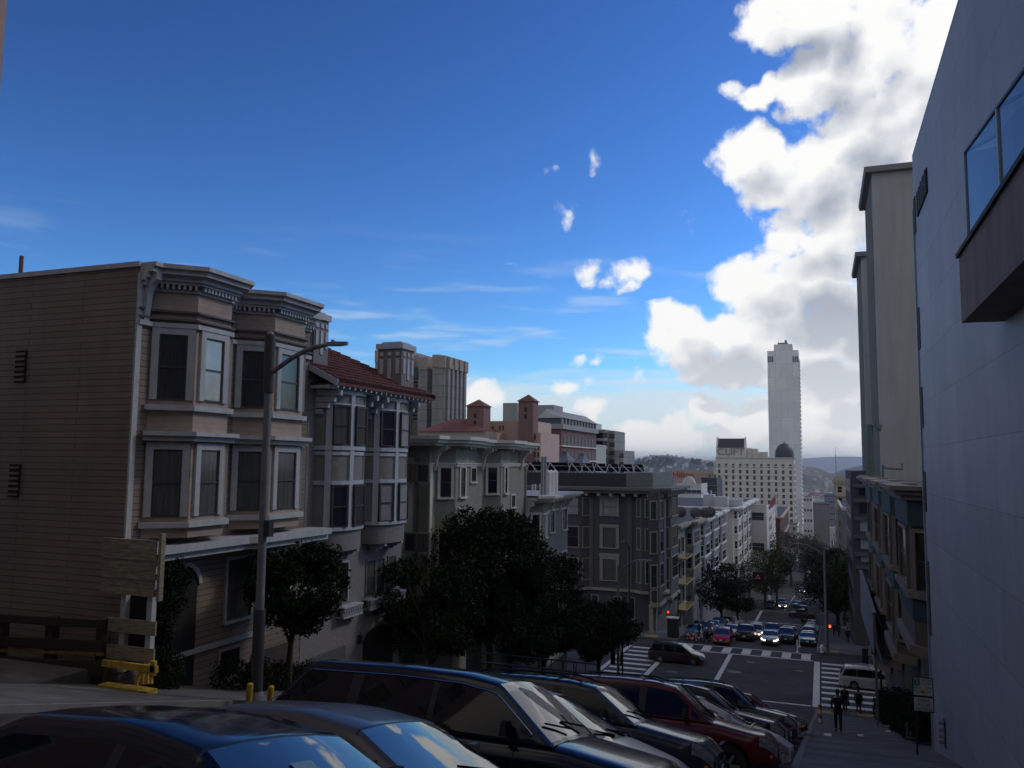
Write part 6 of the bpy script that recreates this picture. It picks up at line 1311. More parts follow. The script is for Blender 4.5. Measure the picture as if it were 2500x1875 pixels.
drv('sedan', 'black sedan parked by the right kerb just past the crossing', blackp, -1.75, 96.5)
drv('sedan', 'dark sedan second by the right kerb, behind the black one', navy, -1.75, 102)
drv('suv', 'dark grey sport utility third by the right kerb', greyp, -1.75, 107.5)
drv('suv', 'silver sport utility with one lit lamp behind the dark pickup', silv, -7.6, 102.6, lit=litm)
drv('sedan', 'blue car parked by the left kerb behind the scooters', bluep, -13.5, 94.5)
drv('suv', 'teal-grey car parked by the left kerb, second after the scooters', dgreen, -13.5, 99.6)
drv('sedan', 'white car parked by the left kerb, third after the scooters', whitep, -13.5, 105)
drv('suv', 'pale roofed car queuing left lane beyond the silver sport utility', silv, -8.0, 108.5)
drv('sedan', 'dark sedan queuing farther back in the left lane', greyp, -8.6, 114.2)
drv('suv', 'dark car queuing in the middle lane beyond the pale-roofed one', navy, -6.2, 110.5)
drv('sedan', 'white topped car in the left lane, last of the waiting queue', whitep, -10.4, 103)
drv('pickup', 'dark pickup turning at the second crossing', greyp, -4.2, 181.5, h=math.pi*.95, cat='pickup')
for i, (k, c, x, y, lt, lab) in enumerate((('suv', greyp, -11.3, 199, None, 'dark car leading the left lane at the second crossing'), ('sedan', whitep, -8.9, 203.5, litm, 'car with lit headlamp leading the middle lane at the second crossing'), ('van', blackp, -4.6, 204, None, 'black van leading the right lane at the second crossing'), ('suv', silv, -9.4, 210.5, None, 'silver car second in the middle lane past the second crossing'), ('sedan', navy, -11.6, 207, None, 'navy car second in the left lane past the second crossing'), ('sedan', greyp, -6.0, 211, None, 'dark car second in the right lane past the second crossing'),
        ('sedan', blackp, -6.3, 283, litw, 'far car with two white headlights in the middle of the lower street'), ('suv', greyp, -2.6, 284, litw, 'far car with white headlights by the right side of the lower street'), ('sedan', silv, -2.2, 292, litw, 'second far car with white headlights by the right side of the lower street'))):
    drv(k, lab, c, x, y, lit=lt)
# swarm of far cars: copies of three small cars
far = [drv('sedan', 'one of the tiny cars crowding the far end of the street', whitep, -6, 380, group='tiny cars at the far end of the street'), drv('suv', 'one of the tiny cars crowding the far end of the street', greyp, -9, 386, group='tiny cars at the far end of the street'), drv('hatch', 'one of the tiny cars crowding the far end of the street', silv, -3, 391, group='tiny cars at the far end of the street')]
rc = random.Random(3)
for i in range(44):
    y = 395+i*8+rc.uniform(-2, 2); o = copy_tree(rc.choice(far)); o.location = ((-12.8, -9.6, -6.2, -2.6)[i % 4]+rc.uniform(-.4, .4), y, G(y))
    s_ = math.atan2(G(y+2)-G(y-2), 4); 
rc2 = [-13.6, -1.9]
for i in range(12):
    o = copy_tree(rc.choice(far)); y = 112+i*5.6 if i < 6 else 118+(i-6)*5.8; o.location = (rc2[0] if i < 6 else rc2[1], y, G(y)); sl = math.atan2(G(y+1)-G(y-1), 2)
    nr = Vector((0, -math.sin(sl), math.cos(sl))); f = Vector((0, -math.cos(sl), -math.sin(sl))); l_ = nr.cross(f); o.rotation_euler = Matrix((f, l_, nr)).transposed().to_euler()
    o['label'] = 'parked car in the left kerbside row under the trees of the second block' if i < 6 else 'parked car in the right kerbside row under the trees of the second block'; o['group'] = 'cars parked along the second block, left' if i < 6 else 'cars parked along the second block, right'

# ================================================================ scooters
def scooter(label, col, x, y, h):
    sl = math.atan2(G(y+.8)-G(y-.8), 1.6); P = thing('motor_scooter', label, 'scooter', (x, y, G(y)+.004), 'scooters parked by the crossing', (0, 0, h))
    b = MB(True); b.tube([(-.62, 0, .62), (-.35, 0, .68), (-.1, 0, .5)], [.16, .2, .13], 10); b.tube([(-.15, 0, .32), (.35, 0, .3)], .11, 8); b.extr([(.33, -.2, .3), (.33, .2, .3), (.5, .16, .95), (.5, -.16, .95)], (.05, 0, 0)); b.tube([(.52, 0, .95), (.6, 0, .45)], [.09, .1], 8); b.ball((.56, 0, 1.0), .11); b.build('body', col, P, 50)
    b = MB(True); b.hexa([(-.7, -.13, .76), (.0, -.12, .74), (.0, .12, .74), (-.7, .13, .76)], [(-.68, -.11, .86), (-.05, -.1, .82), (-.05, .1, .82), (-.68, .11, .86)]); b.build('seat', blackm, P, 50)
    for wx in (-.5, .68): b = MB(True); b.lathe([(.14, -.05), (.24, -.05), (.255, -.03), (.255, .03), (.24, .05), (.14, .05)], (wx, 0, .255), 16, 'y'); w_ = b.build('wheel', tyre, P, 40); b = MB(True); b.lathe([(.001, -.03), (.15, -.03), (.15, .03), (.001, .03)], (wx, 0, .255), 12, 'y'); b.build('hub', alloy, w_)
    b = MB(True); b.tube([(.5, -.34, 1.06), (.55, -.1, 1.02), (.55, .1, 1.02), (.5, .34, 1.06)], .02, 6); b.tube([(.52, -.25, 1.05), (.5, -.3, 1.25)], .01, 4); b.tube([(.52, .25, 1.05), (.5, .3, 1.25)], .01, 4); b.ball((.5, -.3, 1.27), .02, .06, .04); b.ball((.5, .3, 1.27), .02, .06, .04); b.build('handlebar', darkmet, P)
    b = MB(True); b.ball((.66, 0, .97), .05, .07, .07, 8); b.build('headlight', headm, P)
scooter('salmon pink motor scooter, leftmost of the three by the crossing', carpaint('pink paint', (.5, .2, .2)), *gx(1688, 1566), -.5)
scooter('white motor scooter between the pink and the black one', whitep, *gx(1703, 1566), -.5); scooter('black motor scooter, rightmost of the three by the crossing', blackp, *gx(1719, 1564), -.5)

# ================================================================ uphill end of the block behind the viewpoint (seen only in reflections)
town('uphill_apartments', 'tall dark apartment house closing the view uphill behind the viewpoint', 'building', -70, 40, -75, -62, 44, greyw, [greyw, glassd], cor=greyw)
for i, (ya_, yb_, z_) in enumerate(((-60, -36, 24), (-35.8, -14.3, 18))):
    town('uphill_flats', ['tan flats uphill on the left, farther from the viewpoint', 'tan flats uphill on the left, nearer the viewpoint'][i], 'building', xq-15, xq, ya_, yb_, z_, tanw, [trimA, glassd], sw=5, zb=G(yb_)-6)
town('uphill_tower_right', 'grey flats uphill on the right, beside the panel clad building', 'building', XR, XR+15, -60, -14.2, 26, greyw, [greyw, glassd], side=-1, sw=9, zb=-4)

# ================================================================ street lamps and signals
polem = M('dull grey pole', (.17, .175, .185), .6, .2, 3, .05)
def lamp(label, x, y, zt, arm, rise, r0=.11, r1=.07, shroud=None, mat=polem, z0=None, head=.75, group='street lamps'):
    zg = G(y)+.15 if z0 is None else z0; P = thing('street_lamp', label, 'street lamp', (x, y, zg), group); L = Vector(arm)
    mb = MB(); mb.tube([(x, y, zg), (x, y, (zg+zt)/2), (x, y, zt)], [r0, (r0+r1)/2, r1], 10); mb.lathe([(r0*2, 0), (r0*1.9, .12), (r0*1.2, .3), (r0, .4)], (x, y, zg), 12); mb.ball((x, y, zt), r1*1.2, seg=8); mb.build('pole', mat, P, 50)
    b = Vector((x, y, zt-.25-rise*.2)); pts = [b+L*t+Vector((0, 0, rise*math.sin(t*math.pi/2))) for t in (0, .2, .4, .6, .8, 1)]
    mb = MB(); mb.tube(pts, [r1*.7]*5+[r1*.45], 8); mb.build('arm', mat, P, 50)
    e = pts[-1]; d = L.normalized(); q = d.cross(Vector((0, 0, 1)))
    mb = MB(); c = e+d*head/2; a = [e-q*.1, e+q*.1, c+q*.17, c+d*head/2+q*.05, c+d*head/2-q*.05, c-q*.17]; mb.extr([p_+Vector((0, 0, -.03)) for p_ in a], (0, 0, .09)); mb.tube([c-d*.15+Vector((0, 0, .05)), c-d*.15+Vector((0, 0, .13))], .05, 8); mb.build('lamp_head', M('lamp head grey', (.22, .23, .25), .5, .1), P, 30)
    if shroud:
        for za, zb_, rr in shroud: mb = MB(); mb.tube([(x, y, za), (x, y, zb_)], rr, 14); mb.build('pole_wrap', M('dark pole wrap', (.045, .045, .05), .6, .15), P, 50)
    return P
Yl = 18.9; xl, zl = xz(653, 1000, Yl); zt = xz(660, 818, Yl)[1]; zs_ = xz(655, 958, Yl)[1]; xt = xz(800, 845, Yl)[0]
lp = lamp('tall grey street lamp with a dark wrapped top, before the beige house', xl, Yl, zt, (xt-xl, 0, 0), xz(800, 845, Yl)[1]-xz(666, 918, Yl)[1], .125, .1, [(zs_, zt, .15), (G(Yl)+.1, xz(632, 1487, Yl)[1], .16)], head=.62)
arm = [c for c in lp.children if c.name.startswith('arm')][0]
for c in lp.children:
    if c.name.startswith(('arm', 'lamp_head')): c.location.z += xz(668, 915, Yl)[1]-(zt-.25-.2*(xz(800, 845, Yl)[1]-xz(666, 918, Yl)[1]))
mb = MB(); z_ = xz(652, 1290, Yl)[1]; mb.box(xl+.1, xl+.28, Yl-.1, Yl+.1, z_-.22, z_+.22); mb.build('junction_box', darkmet, lp)
Yl = 64.6; x_, zt = xz(1509, 1383, Yl); xa, za = xz(1562, 1369, Yl); lamp('grey street lamp at the near left corner of the crossing, arm to the right', x_, Yl, zt, (xa-x_, 0, 0), za-zt+.5, .12, .08, head=.95)
Yl = 93.0; x_, zt = xz(1536, 1335, Yl); xa, za = xz(1528, 1319, Yl); lamp('dark street lamp in front of the slate corner block', x_, Yl, zt, (xa-x_, -.6, 0), za-zt+.4, .12, .08, mat=darkmet, head=.6)
Yl = 90.2; x_, zt = xz(2012, 1345, Yl); xa, za = xz(1957, 1331, Yl); LR = lamp('tall street lamp on the far right corner with a long left arm', x_, Yl, zt, (xa-x_, 0, 0), za-zt+.6, .15, .09, head=.8)
def signal(name, label, x, y, z0, z1, heads, ped=None, mat=darkmet, group='traffic signals'):
    P = thing(name, label, 'traffic light', (x, y, z0), group); mb = MB(); mb.tube([(x, y, z0), (x, y, z1)], [.08, .06], 8); mb.build('pole', mat, P, 50)
    for hx, hy, hz, face, litk in heads:      # face: direction of the lenses
        f = Vector(face).normalized(); q = f.cross(Vector((0, 0, 1))); c = Vector((hx, hy, hz)); mb = MB()
        mb.extr([c-q*.17-Vector((0, 0, .52)), c+q*.17-Vector((0, 0, .52)), c+q*.17+Vector((0, 0, .52)), c-q*.17+Vector((0, 0, .52))], f*.22); mb.beam((x, y, hz), c, .05, .05)
        hd = mb.build('signal_head', M('signal housing', (.015, .018, .016), .5, .1), P)
        for k, cm in enumerate(((.2, .01, .01), (.2, .12, .01), (.01, .1, .04))):
            mb = MB(); b = c+f*.23+Vector((0, 0, .32-.32*k)); vs = [b+q*.12*math.cos(t*math.pi/6)+Vector((0, 0, .12*math.sin(t*math.pi/6))) for t in range(12)]; mb.extr(vs, f*.02)
            mb.build('lens', litr if litk == k else M('dark lens %d' % k, cm, .2, .1), hd)
    if ped:
        hx, hy, hz = ped; mb = MB(); mb.box(hx-.22, hx+.22, hy-.1, hy+.1, hz-.22, hz+.22); mb.beam((x, y, hz), (hx, hy, hz), .05, .05); hd = mb.build('walk_signal', M('signal housing', (.015, .018, .016)), P)
        mb = MB(); yy = hy-.115; mb.box(hx-.09, hx+.07, yy-.01, yy+.01, hz-.14, hz+.02)
        for k in range(4): mb.box(hx-.09+k*.042, hx-.06+k*.042, yy-.01, yy+.01, hz+.02, hz+.12+(.03 if k in (1, 2) else 0))
        mb.box(hx+.07, hx+.11, yy-.01, yy+.01, hz-.08, hz+.04); mb.build('red_hand', M('lit red hand', (1, .12, .05), .3, 0, 1, 0, emit=3), hd)
    return P
x_, z_ = xz(2026, 1528, 90.4); signal('traffic_light', 'signal pole with a lit red hand on the far right corner', xz(2021, 1560, 90.4)[0], 90.4, G(90)+.15, xz(2021, 1480, 90.4)[1], [], ped=(x_, 90.3, z_))
x_ = xz(2149, 1600, 64.5)[0]; hz_ = xz(2120, 1603, 64.5)[1]; signal('traffic_light', 'signal with three dark heads seen from behind, by the silver minivan', x_, 64.5, G(64)+.1, xz(2149, 1480, 64.5)[1], [(xz(2111, 1603, 64.5)[0], 64.5, hz_, (.3, 1, 0), None), (xz(2130, 1603, 64.5)[0], 64.4, hz_+.1, (1, .4, 0), None), (xz(2117, 1512, 64.5)[0], 64.5, xz(2117, 1512, 64.5)[1], (0, 1, 0), None)])
x_ = xz(1656, 1520, 91.5)[0]; h_, z_ = xz(1632, 1494, 91.4); signal('traffic_light', 'signal pole with one lit red lens on the far left corner', x_, 91.5, G(91)+.15, xz(1656, 1445, 91.5)[1], [(h_, 91.4, z_-.3, (0, -1, 0), 0), (x_, 91.3, xz(1656, 1500, 91.5)[1], (.8, -.6, 0), None)])
x_, z_ = xz(1511, 1607, 64.3); signal('traffic_light', 'dark signal box on a short pole at the near left corner', x_+.3, 64.2, G(64)+.15, z_+1, [(x_-.5, 64.3, z_, (0, 1, 0), None), (x_+.1, 64.3, z_, (1, .2, 0), None)])
# cabinet, hydrant, bollards, post, pads, drain covers, sign
x_, y_ = gx(1643, 1560); mb = MB(); mb.box(x_-.55, x_+.55, y_-.3, y_+.3, G(y_)+.1, G(y_)+2.2); mb.box(x_-.65, x_+.65, y_-.38, y_+.38, G(y_)+2.2, G(y_)+2.32, 1); mb.box(x_-.5, x_-.02, y_-.33, y_-.3, G(y_)+.3, G(y_)+2.0); mb.box(x_+.02, x_+.5, y_-.33, y_-.3, G(y_)+.3, G(y_)+2.0); solo(mb, 'utility_cabinet', [M('black green cabinet', (.015, .02, .018), .5, .1), white], 'tall dark utility cabinet with pale top on the far left corner', 'cabinet')
x_, y_ = gx(2007, 1597); zg = G(y_)+.15; mb = MB(); mb.lathe([(.2, 0), (.2, .06), (.13, .08), (.13, .55), (.17, .57), (.17, .62), (.13, .7), (.05, .78), (0.001, .8)], (x_, y_, zg), 14); mb.tube([(x_-.24, y_, zg+.45), (x_+.24, y_, zg+.45)], .07, 10); mb.tube([(x_, y_-.22, zg+.42), (x_, y_, zg+.42)], .09, 10); solo(mb, 'fire_hydrant', white, 'white fire hydrant on the far right corner of the crossing', 'fire hydrant', smooth=40)
for px_, py_, lab in ((1947, 1593, 'white flexible post at the kerb corner, nearer of the pair'), (1952, 1580, 'white flexible post just behind the first at the far kerb')):
    x_, y_ = gx(px_, py_); mb = MB(); mb.tube([(x_, y_, G(y_)), (x_, y_, G(y_)+1.2)], .06, 10); mb.lathe([(.16, 0), (.14, .06), (.06, .1)], (x_, y_, G(y_)), 10); solo(mb, 'marker_post', white, lab, 'post', 'white kerb posts', 40)
x_, y_ = gx(2003, 1775); zg = G(y_); mb = MB()
for k in range(5): mb.tube([(x_, y_, zg+.22*k), (x_, y_, zg+.22*(k+1))], .09, 10, 1 if k % 2 else 0)
solo(mb, 'marker_post', [M('orange red post', (.4, .08, .03), .6), white], 'orange-red and white banded post at the end of the parked row', 'post', smooth=40)
def pad(x0, x1, y0, y1): mb = MB(); strip(mb, x0, x1, y0, y1, .165); 
mb = MB()
for px_, py_ in ((2019, 1753), (2117, 1741), (2030, 1609), (1558, 1580)): x_, y_ = gx(px_, py_, .16); y_ = min(max(y_, 64.0 if y_ < 75 else 89.9), 64.6 if y_ < 75 else 93); strip(mb, x_-.7, x_+.7, y_, y_+1.2, .165)
struct(mb, 'tactile_paving', M('yellow tactile paving', (.42, .25, .06), .8, .2, 20, .2))
for px_, py_, r_ in ((1792, 1641, .5), (1833, 1617, .35), (1952, 1639, .28), (1640, 1641, .45), (1660, 1663, .3)):
    x_, y_ = gx(px_, py_); s_ = (G(y_+.5)-G(y_-.5)); mb = MB(); n_ = 20; ring = [(x_+r_*1.25*math.cos(t*2*math.pi/n_), y_+r_*math.sin(t*2*math.pi/n_), G(y_)+.012+s_*r_*math.sin(t*2*math.pi/n_)) for t in range(n_)]; mb.extr(ring, (0, 0, .006)); solo(mb, 'manhole_cover', M('worn iron cover', (.13, .13, .125), .6, .3, 12, .2), {1792: 'largest manhole cover in the middle of the crossing', 1833: 'smaller manhole cover beyond the largest one, near the far crosswalk', 1952: 'small cover at the right side of the crossing', 1640: 'manhole cover left of the centre line stub', 1660: 'small manhole cover at the near edge of the crossing'}[px_], 'manhole cover', 'covers in the crossing')
# parking sign
x_, y_ = gx(2240, 1842, .15); zg = G(y_)+.15; PS_ = thing('parking_sign', 'parking sign post with two white plates against the blue-grey wall', 'sign', (x_, y_, zg)); (sa, sb_) = (xz(2252, 1655, y_), xz(2252, 1700, y_)); sb2, sc_ = xz(2254, 1702, y_), xz(2254, 1738, y_)
mb = MB(); mb.tube([(x_, y_, zg), (x_+.05, y_+.02, sa[1]+.05)], .035, 8); mb.build('post', darkmet, PS_)
for k, (pa, pb) in enumerate(((sa, sb_), (sb2, sc_))):
    cx_ = pa[0]; w_ = .31; z1, z0 = pa[1], pb[1]+.04; mb = MB(); mb.box(cx_-w_, cx_+w_, y_-.05, y_-.03, z0-.03, z1+.03, 1); mb.box(cx_-w_+.03, cx_+w_-.03, y_-.062, y_-.05, z0, z1, 0); o_ = mb.build('plate', [M('sign white', (.55, .58, .56), .5, .08), blackm], PS_)
    yy = y_-.066
    if k == 0:
        gm_ = M('sign green', (.01, .2, .08), .5, 0, 1, 0); mb = MB(); mb.box(cx_-w_+.04, cx_-w_+.22, yy, yy+.004, z1-.24, z1-.02); mb.build('green_panel', gm_, o_)
        def txt(s, x, z, sz, m_, nm='lettering'): return lettering(s, nm, o_, m_, (x, yy-.003, z), sz, ext=.001)
        txt('2', cx_-w_+.13, z1-.13, .2, M('sign white', (.55, .58, .56))); txt('HOUR', cx_+.1, z1-.07, .1, gm_); txt('PARKING', cx_+.09, z1-.17, .09, gm_); txt('8AM - 9PM', cx_, z1-.31, .12, gm_); txt('MON - SAT', cx_, z1-.43, .1, gm_)
        mb = MB(); mb.extr([(cx_+.07*math.cos(t*math.pi/6), yy-.002, z0+.12+.07*math.sin(t*math.pi/6)) for t in range(12)], (0, .004, 0)); mb.build('orange_disc', M('sign orange', (.6, .2, .03), .5, 0, 1, 0), o_)
    else:
        for j, s in enumerate(('PARK', 'AT 90', 'DEGREES')): lettering(s, 'lettering', o_, blackm, (cx_, yy-.003, z1-.1-(z1-z0)*.31*j), .15 if j < 2 else .125, ext=.001)
# hanging triangle sign on the white flats' corner
Ys = 150; x_, z_ = xz(1850, 1410, Ys); PT_ = thing('hanging_sign', 'black hanging sign with a pink outlined triangle above the trees', 'sign', (x_, Ys, z_-1.3)); a_ = xz(1838, 1395, Ys); b__ = xz(1865, 1425, Ys)
mb = MB(); mb.box(a_[0], b__[0], Ys, Ys+.3, b__[1], a_[1]); mb.build('panel', blackm, PT_)
mb = MB(); c_ = Vector((x_, Ys-.03, z_+.1)); tri = [c_+Vector((0, 0, .4)), c_+Vector((.38, 0, -.26)), c_+Vector((-.38, 0, -.26))]
for k in range(3): mb.beam(tri[k], tri[(k+1) % 3], .06, .06, 0, (0, 1, 0))
mb.build('triangle', M('pink lit tube', (.5, .1, .12), .4, 0, 1, 0, emit=.3), PT_)
mb = MB(); mb.beam((XL+.5, Ys+.1, a_[1]+.2), (b__[0], Ys+.1, a_[1]+.2), .08, .08); mb.build('bracket', darkmet, PT_)
# lattice gate at the foot of the Victorian, entrance side
(x0, z1), (x1, z0) = xz(2212, 1765, 38), xz(2262, 1806, 38); mb = MB()
for k in range(6): mb.beam((x0+(x1-x0)*k/5, 38, z0), (x0+(x1-x0)*k/5, 38, z1), .03, .03)
for k in range(4): 
    for j in range(5): xx = x0+(x1-x0)*(j+.5)/5; zz = z0+(z1-z0)*(k+.5)/4; mb.beam((xx-.08, 38, zz-.1), (xx+.08, 38, zz+.1), .02, .02); mb.beam((xx+.08, 38, zz-.1), (xx-.08, 38, zz+.1), .02, .02)
mb.beam((x0, 38, z0), (x1, 38, z0), .04, .04); mb.beam((x0, 38, z1), (x1, 38, z1), .04, .04)
solo(mb, 'lattice_gate', M('grey lattice', (.25, .26, .27), .7, .1), 'small pale lattice gate at the foot of the Victorian by the sign post', 'gate')

# ================================================================ left corner: fence, boards, yellow barrier, yellow posts
wood = M('dark weathered wood', (.035, .024, .018), .9, .3, 3, .3, stretch=(1, 8, 8)); yb = M('chipped yellow paint', (.42, .27, .03), .75, .4, 6, .2); board = M('peeling cream board', (.25, .215, .15), .85, .5, 3.5, .5, stretch=(1, 1, 9))
Yf = A0-.55; PF_ = thing('lot_fence', 'dark timber rail fence at the lower left, in front of the beige side wall', 'fence', (XL-4, Yf, -6))
for px_ in (8, 130, 255): x_, z1 = xz(px_, 1500+px_*.04, Yf); z0 = xz(px_, 1668, Yf)[1]; mb = MB(); mb.box(x_-.14, x_+.14, Yf-.12, Yf+.12, z0-.3, z1); mb.build('post', wood, PF_)
for (pa, pb, t, mt) in ((1496, 1512, 20, wood), (1550, 1562, 26, wood), (1580, 1590, 8, M('dim yellow rail', (.19, .12, .02), .8, .4, 5, .2)), (1598, 1614, 34, wood)):
    (xa, za), (xb, zb_) = xz(-20, pa, Yf), xz(262, pb, Yf); mb = MB(); h_ = t/90; mb.beam((xa, Yf-.15, za-h_/2), (xb, Yf-.15, zb_-h_/2), .07, h_); mb.build('rail', mt, PF_)
Yb = A0-.5; PBd = thing('board_barrier', 'stack of peeling cream boards nailed across posts at the beige house corner', 'barrier', (XL-.5, Yb, -6.3))
def brd(pa, pb, ya, yb_, mt, parent, nm='board', Y=Yb, th=.06): (xa, za), (xb, zb_) = xz(pa, ya, Y), xz(pb, ya, Y); h_ = (xz(pa, ya, Y)[1]-xz(pa, yb_, Y)[1])-.012; mb = MB(); mb.box(xa, xb, Y-th, Y, za-h_, za); return mb.build(nm, mt, parent)
rb = random.Random(4); ys_ = [1312, 1332, 1346, 1362, 1376, 1392, 1408, 1428, 1447]
for i in range(8): o_ = brd(258-i+rb.uniform(-3, 3), 388-i+rb.uniform(-3, 3), ys_[i], ys_[i+1], board, PBd, th=.06+rb.uniform(0, .05))
brd(267, 384, 1506, 1541, board, PBd); brd(264, 380, 1571, 1606, board, PBd)
for px_ in (308, 372): (xa, z1), z0 = xz(px_, 1440, Yb+.1), xz(px_, 1640, Yb+.1)[1]; mb = MB(); mb.box(xa-.09, xa+.09, Yb+.02, Yb+.18, z0, z1+1.3); mb.build('post', trimA, PBd)
(xa, z1), (xb, z0) = xz(322, 1450, Yb+.3), xz(366, 1620, Yb+.3); mb = MB(); mb.box(xa, xb, Yb+.22, Yb+.26, z0, z1); mb.build('dark_panel', blackm, PBd)
(xa, z1), z0 = xz(397, 1312, Yb), xz(397, 1450, Yb)[1]; mb = MB(); mb.box(xa-.08, xa+.02, Yb-.05, Yb+.1, z0-.2, z1+.1); mb.build('end_board', board, PBd)
PYb = thing('yellow_barrier', 'chipped yellow barrier with a low block, beam and leaning prop', 'barrier', (XL-.4, Yb-.3, -6.6)); Yc2 = Yb-.3
brd(256, 388, 1609, 1626, yb, PYb, 'beam', Yc2, .1); brd(263, 386, 1664, 1704, yb, PYb, 'block', Yc2, .35)
(xa, z1), z0 = xz(378, 1612, Yc2), xz(378, 1648, Yc2)[1]; mb = MB(); mb.box(xa-.06, xa+.08, Yc2-.1, Yc2, z0, z1); mb.build('hook', yb, PYb)
for pa, pb, yy in ((350, 338, 1672), (354, 352, 1668), (362, 364, 1668), (372, 374, 1668)): (xa, za), (xb, zb_) = xz(pa, 1622, Yc2), xz(pb, yy, Yc2); mb = MB(); mb.beam((xa, Yc2-.06, za), (xb, Yc2-.06, zb_), .07, .07); mb.build('prop', yb, PYb)
for i, (px_, p0, p1, yy) in enumerate(((611, 1671, 1728, 18.5), (662, 1677, 1720, 19.6))):
    x_, z1 = xz(px_, p0, yy); mb = MB(); mb.tube([(x_-.03, yy, G(yy)+.1), (x_, yy, z1)], .085, 12); mb.lathe([(.085, 0), (.06, .03), (.001, .04)], (x_, yy, z1), 12); solo(mb, 'bollard', yb, ['yellow steel post left of the street lamp foot', 'yellow steel post right of the street lamp foot'][i], 'bollard', 'yellow posts at the lamp', 50)

# ================================================================ people
skinm = M('skin', (.32, .19, .13), .6, .05); hairm = M('dark hair', (.015, .012, .01), .7, .1); coatm = M('black coat', (.012, .012, .015), .85, .2, 8, .1); jeans = M('dark trousers', (.014, .016, .022), .9, .2, 8, .1); greyc = M('dark grey jacket', (.03, .03, .034), .85, .15, 8, .1); shoe = M('shoe', (.01, .01, .01), .5)
def skinmesh(name, verts, edges, mat, parent, root=0):
    me = bpy.data.meshes.new(name); me.from_pydata([v[:3] for v in verts], edges, []); me.materials.append(mat); o = bpy.data.objects.new(name, me); sc.collection.objects.link(o); o.parent = parent; OFF[o.name] = Vector()
    md = o.modifiers.new('skin', 'SKIN'); md.use_smooth_shade = True; sd_ = o.modifiers.new('sub', 'SUBSURF'); sd_.levels = sd_.render_levels = 1
    for i, v in enumerate(verts): o.data.skin_vertices[0].data[i].radius = (v[3], v[4] if len(v) > 4 else v[3]); o.data.skin_vertices[0].data[i].use_root = (i == root)
    return o
def person(label, x, y, h=1.74, head=0, stride=.25, bend=0, arms=(.1, -.1), coat=coatm, legs=jeans, bag=False, bulk=1.0, long=False, z=None, group='pedestrians'):
    """walking figure facing +x locally, turned by head"""
    P = thing('person', label, 'person', (x, y, G(y)+.16 if z is None else z), group, (0, 0, head)); s = h/1.74
    hip, ch, nk = .93*s, 1.32*s, 1.5*s; bx = bend*.35
    A = [(0, 0, hip), (bx*.3, 0, 1.1*s), (bx*.8, 0, ch), (bx, 0, nk), (bx+.02, 0, 1.62*s-bend*.05), (bx+.035, 0, 1.68*s-bend*.06)]
    rad = [(.13, .15), (.12, .15), (.12, .18), (.055, .06), (.085, .075), (.07, .065)]
    L = []
    for sg, st in ((1, stride), (-1, -stride)): L += [(0.02, .09*sg, hip-.06), (st*.55+.06, .095*sg, .5*s), (st-.02*(st < 0), .1*sg, .08), (st+.17, .11*sg, .03)]
    Am = []
    for sg, st in ((1, arms[0]), (-1, arms[1])): Am += [(bx*.8, .19*sg, 1.41*s), (bx*.6+st*.4-.03, .25*sg, 1.15*s), (bx*.6+st+.06, .24*sg, .92*s), (bx*.6+st+.1, .235*sg, .83*s)]
    vs = [a+r for a, r in zip(A, rad)]+[l+((.075, .055, .036, .035)[i % 4],) for i, l in enumerate(L)]+[a+((.05, .04, .028, .03)[i % 4],) for i, a in enumerate(Am)]
    ed = [(i, i+1) for i in range(5)]+[(0, 6), (6, 7), (7, 8), (8, 9), (0, 10), (10, 11), (11, 12), (12, 13), (2, 14), (14, 15), (15, 16), (16, 17), (2, 18), (18, 19), (19, 20), (20, 21)]
    b0 = len(vs); hd = []                                 # five short fingers on each hand
    for k, base in enumerate((17, 21)):
        hx, hy, hz_ = vs[base][:3]
        for j in range(5): 
            sp = (j-2)*.016 if j < 4 else 0; q = (hx+sp*1.2, hy, hz_-.085+abs(j-1.5)*.008) if j < 4 else (hx+.05, hy+(.01 if k else -.01), hz_-.03)
            vs.append(q+(.009,)); ed.append((base, len(vs)-1))
    skinmesh('body', vs, ed, skinm, P)
    T = [(A[0][0], 0, hip-(.25 if long else .06))+(.16*bulk, .18*bulk)]+[(a[0], 0, a[2])+(r[0]+.03*bulk, r[1]+.03*bulk) for a, r in zip(A[:3], rad[:3])]+[(A[3][0], 0, A[3][2]-.03, .07, .08)]
    J = T+[a+((.068, .056, .045)[i % 4],) for i, a in enumerate(Am) if i % 4 < 3]
    skinmesh('jacket', J, [(0, 1), (1, 2), (2, 3), (3, 4), (3, 5), (5, 6), (6, 7), (3, 8), (8, 9), (9, 10)], coat, P, 1)
    V = [(0, 0, hip+.02, .135, .155)]+[l+((.095, .07, .055)[i % 4],) for i, l in enumerate(L) if i % 4 < 3]
    skinmesh('trousers', V, [(0, 1), (1, 2), (2, 3), (0, 4), (4, 5), (5, 6)], legs, P)
    for sg in (0, 4): a, b = L[sg+2], L[sg+3]; m_ = MB(True); m_.ball(((a[0]+b[0])/2+.01, a[1], .045), .14, .05, .05, 10); m_.build('shoe', shoe, P, 60)
    hx, hz_ = A[5][0], A[5][2]; m_ = MB(True); m_.ball((hx-.025, 0, hz_+.02), .105, .088, .11, 12); m_.build('hair', hairm, P, 60)
    fc = MB(True); fc.ball((hx+.098, 0, hz_-.03), .018, .012, .022, 6); fc.ball((hx+.075, .03, hz_+.005), .012, .012, .008, 6, 1); fc.ball((hx+.075, -.03, hz_+.005), .012, .012, .008, 6, 1); fc.ball((hx+.08, 0, hz_-.07), .012, .024, .007, 6, 1); fc.ball((hx, .078, hz_-.02), .014, .01, .028, 6); fc.ball((hx, -.078, hz_-.02), .014, .01, .028, 6); fc.build('face_features', [skinm, hairm], P, 60)
